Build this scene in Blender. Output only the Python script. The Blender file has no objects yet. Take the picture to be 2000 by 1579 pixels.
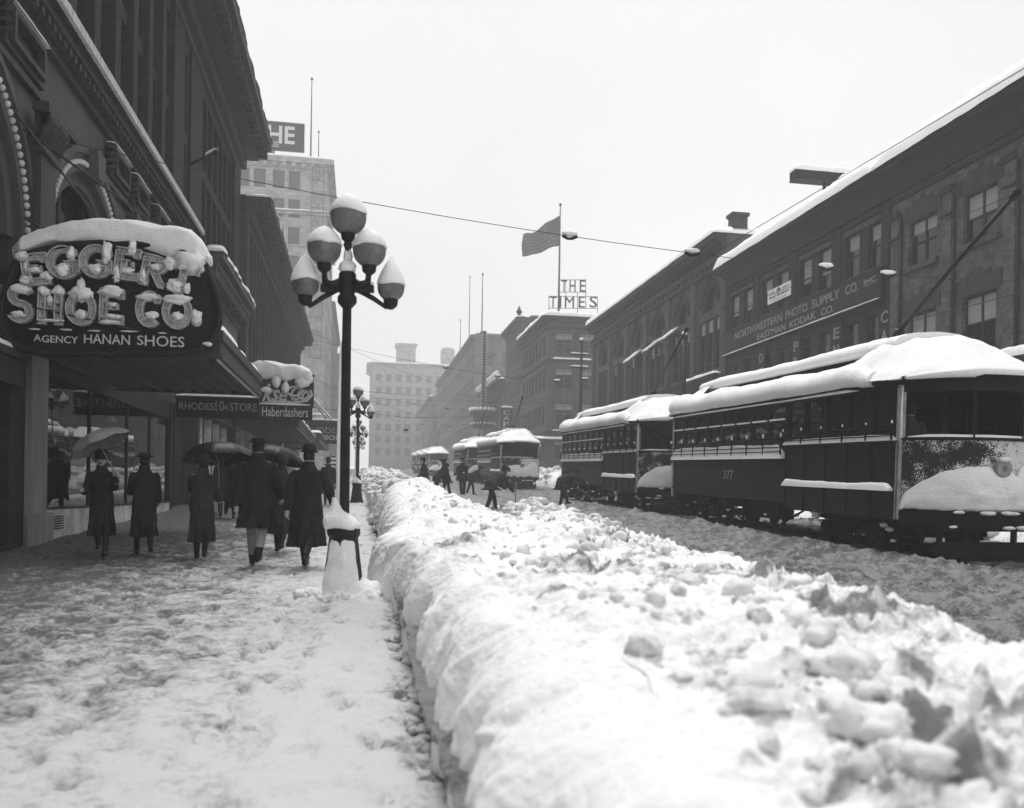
import bpy, bmesh, math, random
import numpy as np
from mathutils import Vector, Matrix
R = math.radians
random.seed(7)
sc = bpy.context.scene
col = sc.collection

# ------------------------------------------------------------------ camera model and survey of the street
F, PYC, ROLL, HC = 1700.0, 964.5, 0.015, 1.5        # focal length in photo pixels, horizon row, roll, camera height
TH = math.atan(298 / 1700)                          # the camera looks a little to the right of the street axis
SL = 0.0306                                         # the street climbs 3 %
def G(y): return SL * y
def ray(px, py):
    x, up = px - 1000.0, PYC - py
    u = x * math.cos(ROLL) - up * math.sin(ROLL); v = x * math.sin(ROLL) + up * math.cos(ROLL)
    f = Vector((math.sin(TH), math.cos(TH), 0)); r = Vector((math.cos(TH), -math.sin(TH), 0))
    return r * (u / F) + f + Vector((0, 0, v / F))
CAM = Vector((0, 0, HC))
def hx(px, py, X): d = ray(px, py); return CAM + d * (X / d.x)
def hy(px, py, Y): d = ray(px, py); return CAM + d * (Y / d.y)
def hg(px, py, h=0.0):
    d = ray(px, py); t = (h - HC) / (d.z - SL * d.y); return CAM + d * t

# ------------------------------------------------------------------ noise
_rng = np.random.RandomState(11)
_perm = np.concatenate([_rng.permutation(256)] * 3)
_grad = _rng.normal(size=(256, 3)); _grad /= np.linalg.norm(_grad, axis=1)[:, None]
def pnoise(x, y, z=0.0):
    x, y, z = np.broadcast_arrays(np.asarray(x, float), np.asarray(y, float), np.asarray(z, float))
    xi, yi, zi = np.floor(x).astype(int), np.floor(y).astype(int), np.floor(z).astype(int)
    xf, yf, zf = x - xi, y - yi, z - zi
    xi &= 255; yi &= 255; zi &= 255
    f = lambda t: t * t * t * (t * (t * 6 - 15) + 10)
    u, v, w = f(xf), f(yf), f(zf)
    def g(a, b, c):
        h = _perm[_perm[_perm[xi + a] + yi + b] + zi + c]
        gr = _grad[h]
        return gr[..., 0] * (xf - a) + gr[..., 1] * (yf - b) + gr[..., 2] * (zf - c)
    def L(t, a, b): return a + t * (b - a)
    return L(w, L(v, L(u, g(0,0,0), g(1,0,0)), L(u, g(0,1,0), g(1,1,0))), L(v, L(u, g(0,0,1), g(1,0,1)), L(u, g(0,1,1), g(1,1,1)))) * 1.6
def fbm(x, y, z=0.0, o=4, gain=0.5):
    s, a = 0.0, 1.0
    for k in range(o):
        f = 2.0 ** k
        s = s + a * pnoise(np.asarray(x) * f + 13.7 * k, np.asarray(y) * f + 5.1 * k, np.asarray(z) * f + 9.3 * k); a *= gain
    return s
def sstep(a, b, x):
    t = np.clip((np.asarray(x, float) - a) / (b - a), 0, 1); return t * t * (3 - 2 * t)

# ------------------------------------------------------------------ object helpers
def tag(o, label=None, cat=None, group=None, kind=None):
    if label: o['label'] = label
    if cat: o['category'] = cat
    if group: o['group'] = group
    if kind: o['kind'] = kind
    return o
ORG = {}
def empty(name, loc=(0, 0, 0), label=None, cat=None, group=None):
    o = bpy.data.objects.new(name, None); col.objects.link(o)
    o.location = loc; o.empty_display_size = 0.2
    ORG[o] = Vector(loc)
    return tag(o, label, cat, group)
def link_mesh(name, me, parent=None, loc=None):
    o = bpy.data.objects.new(name, me); col.objects.link(o)
    if parent is not None: o.parent = parent
    if loc is not None: o.location = loc
    ORG[o] = (ORG.get(parent, Vector()) if parent is not None else Vector()) + (Vector(loc) if loc is not None else Vector())
    return o
def kids(o): return [c for c in list(bpy.data.objects) if c.parent is o]
def copy_tree(o, parent=None):
    c = o.copy(); col.objects.link(c)
    if parent is not None: c.parent = parent
    for ch in list(o.children): copy_tree(ch, c)
    return c
class MB:
    """collects shapes in world (or local) coordinates and links them as one mesh object"""
    def __init__(s): s.v = []; s.f = []; s.sm = []
    def add(s, vs, fs, smooth=False):
        n = len(s.v); s.v.extend([tuple(p) for p in vs]); s.f.extend([tuple(i + n for i in f) for f in fs]); s.sm.extend([smooth] * len(fs)); return s
    def box(s, x0, x1, y0, y1, z0, z1):
        x0, x1 = sorted((x0, x1)); y0, y1 = sorted((y0, y1)); z0, z1 = sorted((z0, z1))
        v = [(x0,y0,z0),(x1,y0,z0),(x1,y1,z0),(x0,y1,z0),(x0,y0,z1),(x1,y0,z1),(x1,y1,z1),(x0,y1,z1)]
        return s.add(v, [(0,3,2,1),(4,5,6,7),(0,1,5,4),(1,2,6,5),(2,3,7,6),(3,0,4,7)])
    def fb(s, fr, u0, u1, z0, z1, o0, o1):
        """box in a facade frame: u along the wall, o outwards from it"""
        a = fr.p(u0, o0, 0); b = fr.p(u1, o1, 0)
        return s.box(a.x, b.x, a.y, b.y, z0, z1)
    def prism(s, pts, d):
        """closed planar outline swept by the vector d"""
        n = len(pts); d = Vector(d); a = [Vector(p) for p in pts]
        v = a + [p + d for p in a]
        fs = [tuple(range(n))[::-1], tuple(range(n, 2 * n))] + [(i, (i + 1) % n, n + (i + 1) % n, n + i) for i in range(n)]
        return s.add(v, fs)
    def tube(s, pts, r, n=8, cap=True, sx=1.0, smooth=True):
        pts = [Vector(p) for p in pts]; m = len(pts)
        rs = r if isinstance(r, (list, tuple)) else [r] * m
        vs = []; prev = None
        for i, p in enumerate(pts):
            t = (pts[min(i + 1, m - 1)] - pts[max(i - 1, 0)])
            t = t.normalized() if t.length > 1e-9 else Vector((0, 0, 1))
            a = prev if prev is not None else (Vector((1, 0, 0)) if abs(t.x) < 0.9 else Vector((0, 1, 0)))
            a = (a - t * a.dot(t)).normalized(); b = t.cross(a); prev = a
            for k in range(n):
                q = 2 * math.pi * k / n; vs.append(p + a * (math.cos(q) * rs[i] * sx) + b * (math.sin(q) * rs[i]))
        fs = [(i * n + k, i * n + (k + 1) % n, (i + 1) * n + (k + 1) % n, (i + 1) * n + k) for i in range(m - 1) for k in range(n)]
        if cap: fs += [tuple(range(n))[::-1], tuple((m - 1) * n + k for k in range(n))]
        return s.add(vs, fs, smooth)
    def lathe(s, prof, c=(0, 0, 0), n=16, smooth=True, sx=1, sy=1):
        c = Vector(c); m = len(prof); vs = []
        for r, z in prof:
            for k in range(n):
                q = 2 * math.pi * k / n; vs.append(c + Vector((math.cos(q) * r * sx, math.sin(q) * r * sy, z)))
        fs = [(i * n + k, i * n + (k + 1) % n, (i + 1) * n + (k + 1) % n, (i + 1) * n + k) for i in range(m - 1) for k in range(n)]
        fs += [tuple(range(n))[::-1], tuple((m - 1) * n + k for k in range(n))]
        return s.add(vs, fs, smooth)
    def ball(s, c, rx, ry=None, rz=None, n=12, m=8):
        ry = ry or rx; rz = rz or rx; c = Vector(c); vs = [c + Vector((0, 0, -rz))]
        for i in range(1, m):
            t = math.pi * i / m
            for k in range(n):
                q = 2 * math.pi * k / n
                vs.append(c + Vector((math.sin(t) * math.cos(q) * rx, math.sin(t) * math.sin(q) * ry, -math.cos(t) * rz)))
        vs.append(c + Vector((0, 0, rz))); e = len(vs) - 1
        fs = [(0, 1 + (k + 1) % n, 1 + k) for k in range(n)]
        for i in range(m - 2):
            a = 1 + i * n
            fs += [(a + k, a + (k + 1) % n, a + n + (k + 1) % n, a + n + k) for k in range(n)]
        a = 1 + (m - 2) * n
        fs += [(a + k, a + (k + 1) % n, e) for k in range(n)]
        return s.add(vs, fs, True)
    def grid(s, P, smooth=True, closed_u=False):
        """P: array (m, n, 3)"""
        m, n = P.shape[:2]; base = len(s.v)
        s.v.extend(map(tuple, P.reshape(-1, 3).tolist()))
        nn = n if closed_u else n - 1
        for i in range(m - 1):
            for k in range(nn):
                k2 = (k + 1) % n
                s.f.append((base + i * n + k, base + i * n + k2, base + (i + 1) * n + k2, base + (i + 1) * n + k)); s.sm.append(smooth)
        return s
    def me(s, name, m, off=None):
        me = bpy.data.meshes.new(name)
        vs = s.v if off is None else [(p[0] - off.x, p[1] - off.y, p[2] - off.z) for p in s.v]
        me.from_pydata(vs, [], s.f)
        me.polygons.foreach_set('use_smooth', s.sm)
        for mm in (m if isinstance(m, (list, tuple)) else [m]): me.materials.append(mm)
        me.update()
        return me
    def build(s, name, m, parent=None, pivot=None, bevel=0, **kw):
        off = ORG.get(parent) if parent is not None else None
        if parent is None and pivot is not None: off = Vector(pivot)
        o = link_mesh(name, s.me(name, m, off), parent, pivot if parent is None else None)
        if bevel:
            b = o.modifiers.new('edge', 'BEVEL'); b.width = bevel; b.segments = 2; b.limit_method = 'ANGLE'; b.angle_limit = R(40)
        tag(o, **kw)
        return o
class FR:
    """facade frame: origin, direction along the wall (u) and outwards (o)"""
    def __init__(s, o, u, n, rot): s.o = Vector(o); s.u = Vector(u); s.n = Vector(n); s.rot = rot
    def p(s, u, o, z): q = s.o + s.u * u + s.n * o; return Vector((q.x, q.y, z))
def left_fr(X): return FR((X, 0, 0), (0, 1, 0), (1, 0, 0), R(90))
def right_fr(X): return FR((X, 0, 0), (0, 1, 0), (-1, 0, 0), R(-90))
def cross_fr(Y): return FR((0, Y, 0), (1, 0, 0), (0, -1, 0), 0.0)

# ------------------------------------------------------------------ materials (the photograph is black and white: every tone a grey)
MATS = {}
def mat(name, base, rough=0.7, var=0.15, scale=3.0, bump=0.0, bscale=30.0, metal=0.0, spec=0.12, streak=False, brick=None):
    m = bpy.data.materials.new(name); m.use_nodes = True; nt = m.node_tree; N = nt.nodes; Lk = nt.links
    b = N['Principled BSDF']; b.inputs['Roughness'].default_value = rough; b.inputs['Metallic'].default_value = metal
    b.inputs['Specular IOR Level'].default_value = spec
    tc = N.new('ShaderNodeTexCoord'); ge = N.new('ShaderNodeNewGeometry')
    mp = N.new('ShaderNodeMapping'); Lk.new(ge.outputs['Position'] if brick or streak else tc.outputs['Object'], mp.inputs['Vector'])
    if streak: mp.inputs['Scale'].default_value = (3, 3, 0.25)
    no = N.new('ShaderNodeTexNoise'); no.inputs['Scale'].default_value = scale; no.inputs['Detail'].default_value = 6; no.inputs['Roughness'].default_value = 0.65
    Lk.new(mp.outputs[0], no.inputs['Vector'])
    ra = N.new('ShaderNodeMapRange'); ra.inputs['From Min'].default_value = 0.3; ra.inputs['From Max'].default_value = 0.7
    ra.inputs['To Min'].default_value = base * (1 - var); ra.inputs['To Max'].default_value = base * (1 + var)
    Lk.new(no.outputs['Fac'], ra.inputs['Value'])
    out = ra.outputs[0]; hgt = None
    if brick:
        sx = N.new('ShaderNodeSeparateXYZ'); Lk.new(ge.outputs['Position'], sx.inputs[0])
        ad = N.new('ShaderNodeMath'); Lk.new(sx.outputs[0], ad.inputs[0]); Lk.new(sx.outputs[1], ad.inputs[1])
        cb = N.new('ShaderNodeCombineXYZ'); Lk.new(ad.outputs[0], cb.inputs[0]); Lk.new(sx.outputs[2], cb.inputs[1])
        br = N.new('ShaderNodeTexBrick'); Lk.new(cb.outputs[0], br.inputs['Vector'])
        br.inputs['Scale'].default_value = 1.0; br.inputs['Brick Width'].default_value = brick[0]; br.inputs['Row Height'].default_value = brick[1]
        br.inputs['Mortar Size'].default_value = brick[2]; br.inputs['Mortar Smooth'].default_value = 0.3
        br.inputs['Color1'].default_value = (0.8,) * 3 + (1,); br.inputs['Color2'].default_value = (1.2,) * 3 + (1,); br.inputs['Mortar'].default_value = (brick[3],) * 3 + (1,)
        mu = N.new('ShaderNodeMath'); mu.operation = 'MULTIPLY'; Lk.new(out, mu.inputs[0]); Lk.new(br.outputs['Color'], mu.inputs[1]); out = mu.outputs[0]
        hgt = br.outputs['Color']
    Lk.new(out, b.inputs['Base Color'])
    if bump:
        bn = N.new('ShaderNodeTexNoise'); bn.inputs['Scale'].default_value = bscale; bn.inputs['Detail'].default_value = 5
        Lk.new(tc.outputs['Object'], bn.inputs['Vector'])
        bp = N.new('ShaderNodeBump'); bp.inputs['Strength'].default_value = bump; bp.inputs['Distance'].default_value = 0.03
        Lk.new(bn.outputs['Fac'], bp.inputs['Height']); Lk.new(bp.outputs[0], b.inputs['Normal'])
    MATS[name] = m
    return m
def snow_mat(name, clean, dirty, amount, scale, slush=False, w2=0.45):
    """snow with grime: noise decides where the grime lies"""
    m = bpy.data.materials.new(name); m.use_nodes = True; nt = m.node_tree; N = nt.nodes; Lk = nt.links
    b = N['Principled BSDF']; b.inputs['Roughness'].default_value = 0.55 if slush else 0.7; b.inputs['Specular IOR Level'].default_value = 0.25
    ge = N.new('ShaderNodeNewGeometry')
    n1 = N.new('ShaderNodeTexNoise'); n1.inputs['Scale'].default_value = scale; n1.inputs['Detail'].default_value = 8; n1.inputs['Roughness'].default_value = 0.7
    Lk.new(ge.outputs['Position'], n1.inputs['Vector'])
    n2 = N.new('ShaderNodeTexNoise'); n2.inputs['Scale'].default_value = scale * (6 if w2 < .5 else 18); n2.inputs['Detail'].default_value = 6
    Lk.new(ge.outputs['Position'], n2.inputs['Vector'])
    mx = N.new('ShaderNodeMath'); mx.operation = 'MULTIPLY_ADD'; Lk.new(n2.outputs['Fac'], mx.inputs[0]); mx.inputs[1].default_value = w2; Lk.new(n1.outputs['Fac'], mx.inputs[2])
    src = mx.outputs[0]
    at = N.new('ShaderNodeAttribute'); at.attribute_name = 'grime'
    ad = N.new('ShaderNodeMath'); Lk.new(src, ad.inputs[0]); Lk.new(at.outputs['Fac'], ad.inputs[1]); src = ad.outputs[0]
    ra = N.new('ShaderNodeMapRange'); ra.interpolation_type = 'SMOOTHSTEP'
    ra.inputs['From Min'].default_value = 0.5 + w2 / 2 + amount[0]; ra.inputs['From Max'].default_value = 0.5 + w2 / 2 + amount[1]
    ra.inputs['To Min'].default_value = clean; ra.inputs['To Max'].default_value = dirty
    Lk.new(src, ra.inputs['Value']); Lk.new(ra.outputs[0], b.inputs['Base Color'])
    bn = N.new('ShaderNodeTexNoise'); bn.inputs['Scale'].default_value = 28 if not slush else 14; bn.inputs['Detail'].default_value = 8; bn.inputs['Roughness'].default_value = 0.65
    Lk.new(ge.outputs['Position'], bn.inputs['Vector'])
    bp = N.new('ShaderNodeBump'); bp.inputs['Strength'].default_value = 0.6 if not slush else 0.8; bp.inputs['Distance'].default_value = 0.05
    Lk.new(bn.outputs['Fac'], bp.inputs['Height']); Lk.new(bp.outputs[0], b.inputs['Normal'])
    return m
def glass_mat(name, base, rough=0.03, wav=0.04, spec=0.5):
    m = mat(name, base, rough, 0.3, 0.6, spec=spec)
    nt = m.node_tree; N = nt.nodes; Lk = nt.links
    tc = N.new('ShaderNodeNewGeometry'); n = N.new('ShaderNodeTexNoise'); n.inputs['Scale'].default_value = 0.9
    Lk.new(tc.outputs['Position'], n.inputs['Vector'])
    bp = N.new('ShaderNodeBump'); bp.inputs['Strength'].default_value = wav; bp.inputs['Distance'].default_value = 0.2
    Lk.new(n.outputs['Fac'], bp.inputs['Height']); Lk.new(bp.outputs[0], N['Principled BSDF'].inputs['Normal'])
    return m
M = {}
M['snow'] = snow_mat('fresh_snow', 0.9, 0.78, (0.0, 0.3), 1.5)
M['bank'] = snow_mat('shovelled_snow', 0.86, 0.24, (0.08, 0.36), 3.2)
M['rubble'] = snow_mat('broken_snow', 0.78, 0.26, (0.0, 0.24), 2.8)
M['walk'] = snow_mat('trodden_snow', 0.60, 0.11, (-0.03, 0.40), 3.6)
M['slush'] = snow_mat('street_slush', 0.21, 0.045, (-0.16, 0.12), 4.5, slush=True)
M['ground'] = snow_mat('old_snow', 0.7, 0.4, (0.0, 0.3), 0.5)
M['iron'] = mat('black_iron', 0.018, 0.45, 0.4, 8, 0.15, 60)
M['globe'] = mat('frosted_globe', 0.13, 0.4, 0.35, 9, spec=0.3)
M['car'] = mat('streetcar_paint', 0.005, 0.45, 0.6, 1.6, 0.06, 8, spec=0.12)
M['cardark'] = mat('undercar_iron', 0.008, 0.8, 0.6, 6, 0.3, 20)
M['carpost'] = mat('weathered_post', 0.3, 0.6, 0.4, 7)
M['carsnowy'] = snow_mat('snow_spattered_paint', 0.70, 0.02, (0.02, 0.09), 3.0, w2=0.8)
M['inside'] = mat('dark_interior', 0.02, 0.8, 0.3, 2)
M['glass'] = glass_mat('window_glass', 0.01, 0.03, 0.04, 0.3)
M['glassf'] = glass_mat('hazed_window_glass', 0.10, 0.4, 0.04, 0.2)  # haze put into the colour: base lightened to soften distant window contrast
M['shopglass'] = glass_mat('plate_glass', 0.02, 0.02, 0.02)
M['shade'] = mat('window_blind', 0.28, 0.8, 0.12, 2)
M['terra'] = mat('grey_terracotta', 0.065, 0.6, 0.35, 1.2, 0.15, 10, streak=True)
M['pier'] = mat('pale_stone_pier', 0.26, 0.6, 0.3, 1.5, 0.1, 10, streak=True)
M['terradark'] = mat('sooty_terracotta', 0.042, 0.6, 0.4, 2.0, 0.2, 12, streak=True)
M['brickl'] = mat('dark_brick', 0.035, 0.8, 0.25, 2.0, 0.0, 20, brick=(0.22, 0.075, 0.008, 0.8))
M['brickc'] = mat('sooty_brick', 0.055, 0.8, 0.25, 2.0, 0.0, 20, brick=(0.22, 0.075, 0.008, 0.85))
M['stonel'] = mat('dark_stone', 0.07, 0.75, 0.25, 2.0, 0.1, 12, streak=True)
M['brickr'] = mat('buff_brick', 0.10, 0.85, 0.45, 2.0, 0.0, 20, brick=(0.24, 0.085, 0.012, 0.62))
M['brickd'] = mat('dark_voussoir_brick', 0.05, 0.8, 0.3, 3.0, 0.0, 20, brick=(0.08, 0.3, 0.008, 0.7))
M['stucco'] = mat('smoke_grey_stucco', 0.028, 0.85, 0.4, 1.5, streak=True)
M['stoner'] = mat('grey_stone', 0.062, 0.8, 0.4, 1.5, 0.08, 10, streak=True)
M['sootr'] = mat('sooty_cornice', 0.026, 0.75, 0.3, 1.5, streak=True)
M['far'] = mat('hazed_far_brick', 0.17, 0.85, 0.2, 0.8, brick=(0.6, 0.3, 0.02, 0.8))  # base colour raised to stand in for denser haze over distant fronts
M['farlight'] = mat('hazed_pale_terracotta', 0.34, 0.8, 0.2, 0.8, brick=(0.9, 0.45, 0.02, 0.75))  # pale in itself, lightened further to imitate haze with distance
M['frame'] = mat('dark_window_frame', 0.03, 0.6, 0.3, 5)
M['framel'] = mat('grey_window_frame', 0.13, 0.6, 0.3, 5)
M['signdark'] = mat('dark_enamel', 0.009, 0.4, 0.5, 2.5)
M['letter'] = mat('white_letter_paint', 0.62, 0.6, 0.15, 6)
M['lettergrey'] = mat('dull_letter_paint', 0.22, 0.6, 0.25, 6)
M['channel'] = mat('letter_channel_metal', 0.5, 0.4, 0.4, 9)
M['bulb'] = mat('unlit_bulb', 0.45, 0.2, 0.1, 5)
M['rope'] = mat('beaded_moulding', 0.5, 0.6, 0.2, 5)
M['marble'] = mat('veined_marble', 0.55, 0.35, 0.5, 1.8, 0.0)
M['soffit'] = mat('pressed_metal_soffit', 0.06, 0.5, 0.2, 3)
M['fascia'] = mat('canopy_fascia', 0.055, 0.5, 0.3, 4)
M['cloth'] = mat('pale_cloth', 0.75, 0.85, 0.15, 4, 0.1, 6)
M['wire'] = mat('snowy_wire', 0.05, 0.6, 0.3, 4)
M['wood'] = mat('weathered_wood', 0.12, 0.8, 0.3, 6)
M['whitesign'] = mat('white_sign_board', 0.75, 0.6, 0.06, 3)
M['coat1'] = mat('black_wool', 0.021, 0.95, 0.4, 6, 0.5, 25, spec=0.05)
M['coat2'] = mat('charcoal_wool', 0.034, 0.95, 0.4, 6, 0.5, 25, spec=0.05)
M['coat3'] = mat('dark_grey_wool', 0.055, 0.95, 0.4, 6, 0.5, 25, spec=0.05)
M['skin'] = mat('skin', 0.34, 0.55, 0.06, 20)
M['trousers'] = mat('dark_trousers', 0.018, 0.9, 0.3, 6)
M['spats'] = mat('pale_stockings', 0.22, 0.8, 0.15, 6)
M['shoe'] = mat('black_leather', 0.01, 0.4, 0.3, 6)
M['hair'] = mat('dark_hair', 0.015, 0.6, 0.3, 30)
M['umb'] = mat('black_umbrella_silk', 0.011, 0.45, 0.3, 4)
M['umbg'] = mat('grey_umbrella_silk', 0.22, 0.5, 0.2, 4)
M['flag'] = mat('flag_cloth', 0.10, 0.8, 0.15, 3)
M['flag2'] = mat('pale_flag_stripe', 0.17, 0.8, 0.15, 3)
M['steel'] = mat('grey_steel', 0.25, 0.4, 0.3, 8, metal=0.3)
M['canvas'] = mat('snowy_canvas', 0.18, 0.85, 0.2, 4)
def stripe_mat():
    m = mat('striped_canvas', 0.5); nt = m.node_tree; N = nt.nodes; Lk = nt.links
    ge = N.new('ShaderNodeNewGeometry'); sx = N.new('ShaderNodeSeparateXYZ'); Lk.new(ge.outputs['Position'], sx.inputs[0])
    mu = N.new('ShaderNodeMath'); mu.operation = 'MULTIPLY'; mu.inputs[1].default_value = 4.0; Lk.new(sx.outputs[2], mu.inputs[0])
    fr = N.new('ShaderNodeMath'); fr.operation = 'FRACT'; Lk.new(mu.outputs[0], fr.inputs[0])
    gt = N.new('ShaderNodeMath'); gt.operation = 'GREATER_THAN'; gt.inputs[1].default_value = 0.5; Lk.new(fr.outputs[0], gt.inputs[0])
    ra = N.new('ShaderNodeMapRange'); ra.inputs['To Min'].default_value = 0.04; ra.inputs['To Max'].default_value = 0.6; Lk.new(gt.outputs[0], ra.inputs['Value'])
    Lk.new(ra.outputs[0], N['Principled BSDF'].inputs['Base Color'])
    return m
M['stripe'] = stripe_mat()

# ------------------------------------------------------------------ snow that lies on ledges, letters on signs
def snow_on(pts, half, h, side, parent=None, seed=0, name='snow_cap', step=0.25, sag=0.0, nc=9, wob=0.25):
    """a rounded cushion of snow along the polyline pts (its bottom centre line); half = half width along the vector side"""
    pts = [Vector(p) for p in pts]; side = Vector(side).normalized(); up = Vector((0, 0, 1))
    P = []; acc = 0.0
    for a, b in zip(pts[:-1], pts[1:]):
        n = max(1, int((b - a).length / step))
        for i in range(n): P.append((a.lerp(b, i / n), acc + (b - a).length * i / n))
        acc += (b - a).length
    P.append((pts[-1], acc)); m = len(P); A = np.zeros((m, nc, 3))
    for i, (p, s) in enumerate(P):
        e = min(s, acc - s); taper = min(1.0, 0.35 + e / max(0.001, h * 1.2)) if e < h else 1.0
        w1 = 1 + wob * float(pnoise(s * 1.3 + seed * 7.1, seed, 0.3)); w2 = 1 + wob * 1.2 * float(pnoise(s * 0.9, seed + 4.4, 0.7)) + wob * 0.5 * float(pnoise(s * 4, seed, 2.2))
        for k in range(nc):
            t = math.pi * k / (nc - 1); cx = math.cos(t); sz = math.sin(t)
            x = half * w1 * math.copysign(abs(cx) ** 0.6, cx); z = h * w2 * (sz ** 0.7) * taper - sag * abs(cx) ** 3
            q = p + side * x + up * z; A[i, k] = q
    mb = MB(); mb.grid(A)
    n0 = nc; mb.f.append(tuple(range(n0))); mb.sm.append(False)
    mb.f.append(tuple(len(mb.v) - n0 + k for k in range(n0))[::-1]); mb.sm.append(False)
    return mb.build(name, M['snow'], parent)
def text_mesh(body, width, height, thick=0.02, shear=0.0, bold=0.0):
    cu = bpy.data.curves.new('lettering', 'FONT'); cu.body = body; cu.size = 1; cu.extrude = 0.5; cu.shear = shear; cu.offset = bold
    cu.align_x = 'LEFT'; cu.resolution_u = 3
    o = bpy.data.objects.new('lettering_tmp', cu); col.objects.link(o)
    dg = bpy.context.evaluated_depsgraph_get(); dg.update()
    me = bpy.data.meshes.new_from_object(o.evaluated_get(dg))
    bpy.data.objects.remove(o); bpy.data.curves.remove(cu)
    n = len(me.vertices); a = np.zeros(n * 3); me.vertices.foreach_get('co', a); a = a.reshape(-1, 3)
    lo, hi = a.min(0), a.max(0)
    a[:, 0] = (a[:, 0] - lo[0]) / (hi[0] - lo[0]) * width; a[:, 1] = (a[:, 1] - lo[1]) / (hi[1] - lo[1]) * height
    a[:, 2] = (a[:, 2] - lo[2]) / max(1e-6, hi[2] - lo[2]) * thick
    fs = [tuple(p.vertices) for p in me.polygons]
    bpy.data.meshes.remove(me)
    return a, fs
def text(body, o, u, up, out, width, height, m, parent, thick=0.02, name='lettering', shear=0.0, bold=0.0, mirror=False, arc=None):
    a, fs = text_mesh(body, width, height, thick, shear, bold)
    if mirror: a[:, 0] = width - a[:, 0]
    o, u, up, out = Vector(o), Vector(u), Vector(up), Vector(out)
    vs = [o + u * p[0] + up * (p[1] + (arc(p[0]) if arc else 0)) + out * p[2] for p in a]
    mb = MB(); mb.add(vs, fs); return mb.build(name, m, parent)
# ------------------------------------------------------------------ ground sheets and snow
XL, XR = -5.5, 21.2            # building lines
K1, K2 = 0.45, 16.6            # kerbs
def grid_obj(name, P, m, grime=None, **kw):
    mb = MB(); mb.grid(P); me = mb.me(name, m)
    if grime is not None:
        at = me.attributes.new('grime', 'FLOAT', 'POINT'); at.data.foreach_set('value', np.ascontiguousarray(grime.reshape(-1), dtype=np.float32))
    return tag(link_mesh(name, me), **kw)
def geo(a, b, n, k):           # spacing that grows with distance
    t = np.linspace(0, 1, n); return a + (b - a) * (np.exp(k * t) - 1) / (math.exp(k) - 1)
# the wide ground that the street lies in
mb = MB(); mb.add([(-300, -25, G(-25) - 0.12), (300, -25, G(-25) - 0.12), (300, 600, G(600) - 0.12), (-300, 600, G(600) - 0.12)], [(0, 1, 2, 3)])
mb.build('ground', M['ground'], kind='structure')
# left pavement, trodden snow
y = geo(-1, 260, 900, 4.6); x = np.linspace(XL - 1.2, K1 + 0.15, 230)
Xg, Yg = np.meshgrid(x, y)
amp = 1.0
z = G(Yg) + 0.022 * fbm(Xg * 1.1, Yg * 0.9, 0, 3) + 0.020 * fbm(Xg * 3.6, Yg * 3.2, 3.3, 3) * amp + 0.016 * np.abs(fbm(Xg * 6.5, Yg * 5.5, 8, 2)) * amp
z += 0.012 * fbm(Xg * 11, Yg * 13, 5, 3) * sstep(70, 20, Yg)
prints = sstep(0.30, 0.62, fbm(Xg * 4.2, Yg * 2.6, 21, 2)); z += -0.030 * prints       # boot prints
prn = np.zeros_like(Xg)
rs = np.random.RandomState(5)
for ln in range(46):
    px_, py_ = rs.uniform(-5.0, 0.0), rs.uniform(1.0, 4.0); side = 1; drift = rs.uniform(-.05, .05)
    while py_ < 24:
        cx_, cy_ = px_ + side * .10 + rs.normal(0, .03), py_ + rs.normal(0, .05); side = -side; py_ += rs.uniform(.55, .75); px_ += drift
        if rs.rand() < .35: continue
        j0, j1 = np.searchsorted(y, [cy_ - .2, cy_ + .2]); i0, i1 = np.searchsorted(x, [cx_ - .1, cx_ + .1])
        if j1 <= j0 or i1 <= i0: continue
        an = rs.normal(0, .25); dx, dy = Xg[j0:j1, i0:i1] - cx_, Yg[j0:j1, i0:i1] - cy_; a_, b_ = dx * math.cos(an) + dy * math.sin(an), -dx * math.sin(an) + dy * math.cos(an)
        e = (a_ / (.045 + .012 * np.sign(b_ - .02))) ** 2 + (b_ / .135) ** 2; prn[j0:j1, i0:i1] = np.maximum(prn[j0:j1, i0:i1], rs.uniform(.5, 1) * sstep(1.35, .75, e)); z[j0:j1, i0:i1] += .012 * np.exp(-((e - 1.5) / .5) ** 2)
z += -.048 * prn
z += 0.02 * sstep(-0.7, 0.0, Xg) - 0.06 * sstep(0.2, 0.5, Xg)
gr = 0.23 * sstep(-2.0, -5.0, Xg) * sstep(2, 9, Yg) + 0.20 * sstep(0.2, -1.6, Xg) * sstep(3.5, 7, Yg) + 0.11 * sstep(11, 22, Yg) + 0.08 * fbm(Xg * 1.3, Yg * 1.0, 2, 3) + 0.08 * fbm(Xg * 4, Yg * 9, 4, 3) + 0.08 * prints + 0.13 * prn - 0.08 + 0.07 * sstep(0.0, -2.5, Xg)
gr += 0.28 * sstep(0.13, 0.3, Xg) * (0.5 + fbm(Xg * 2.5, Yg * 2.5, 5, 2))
grid_obj('sidewalk', np.dstack([Xg, Yg, z]), M['walk'], gr, kind='structure')
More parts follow.
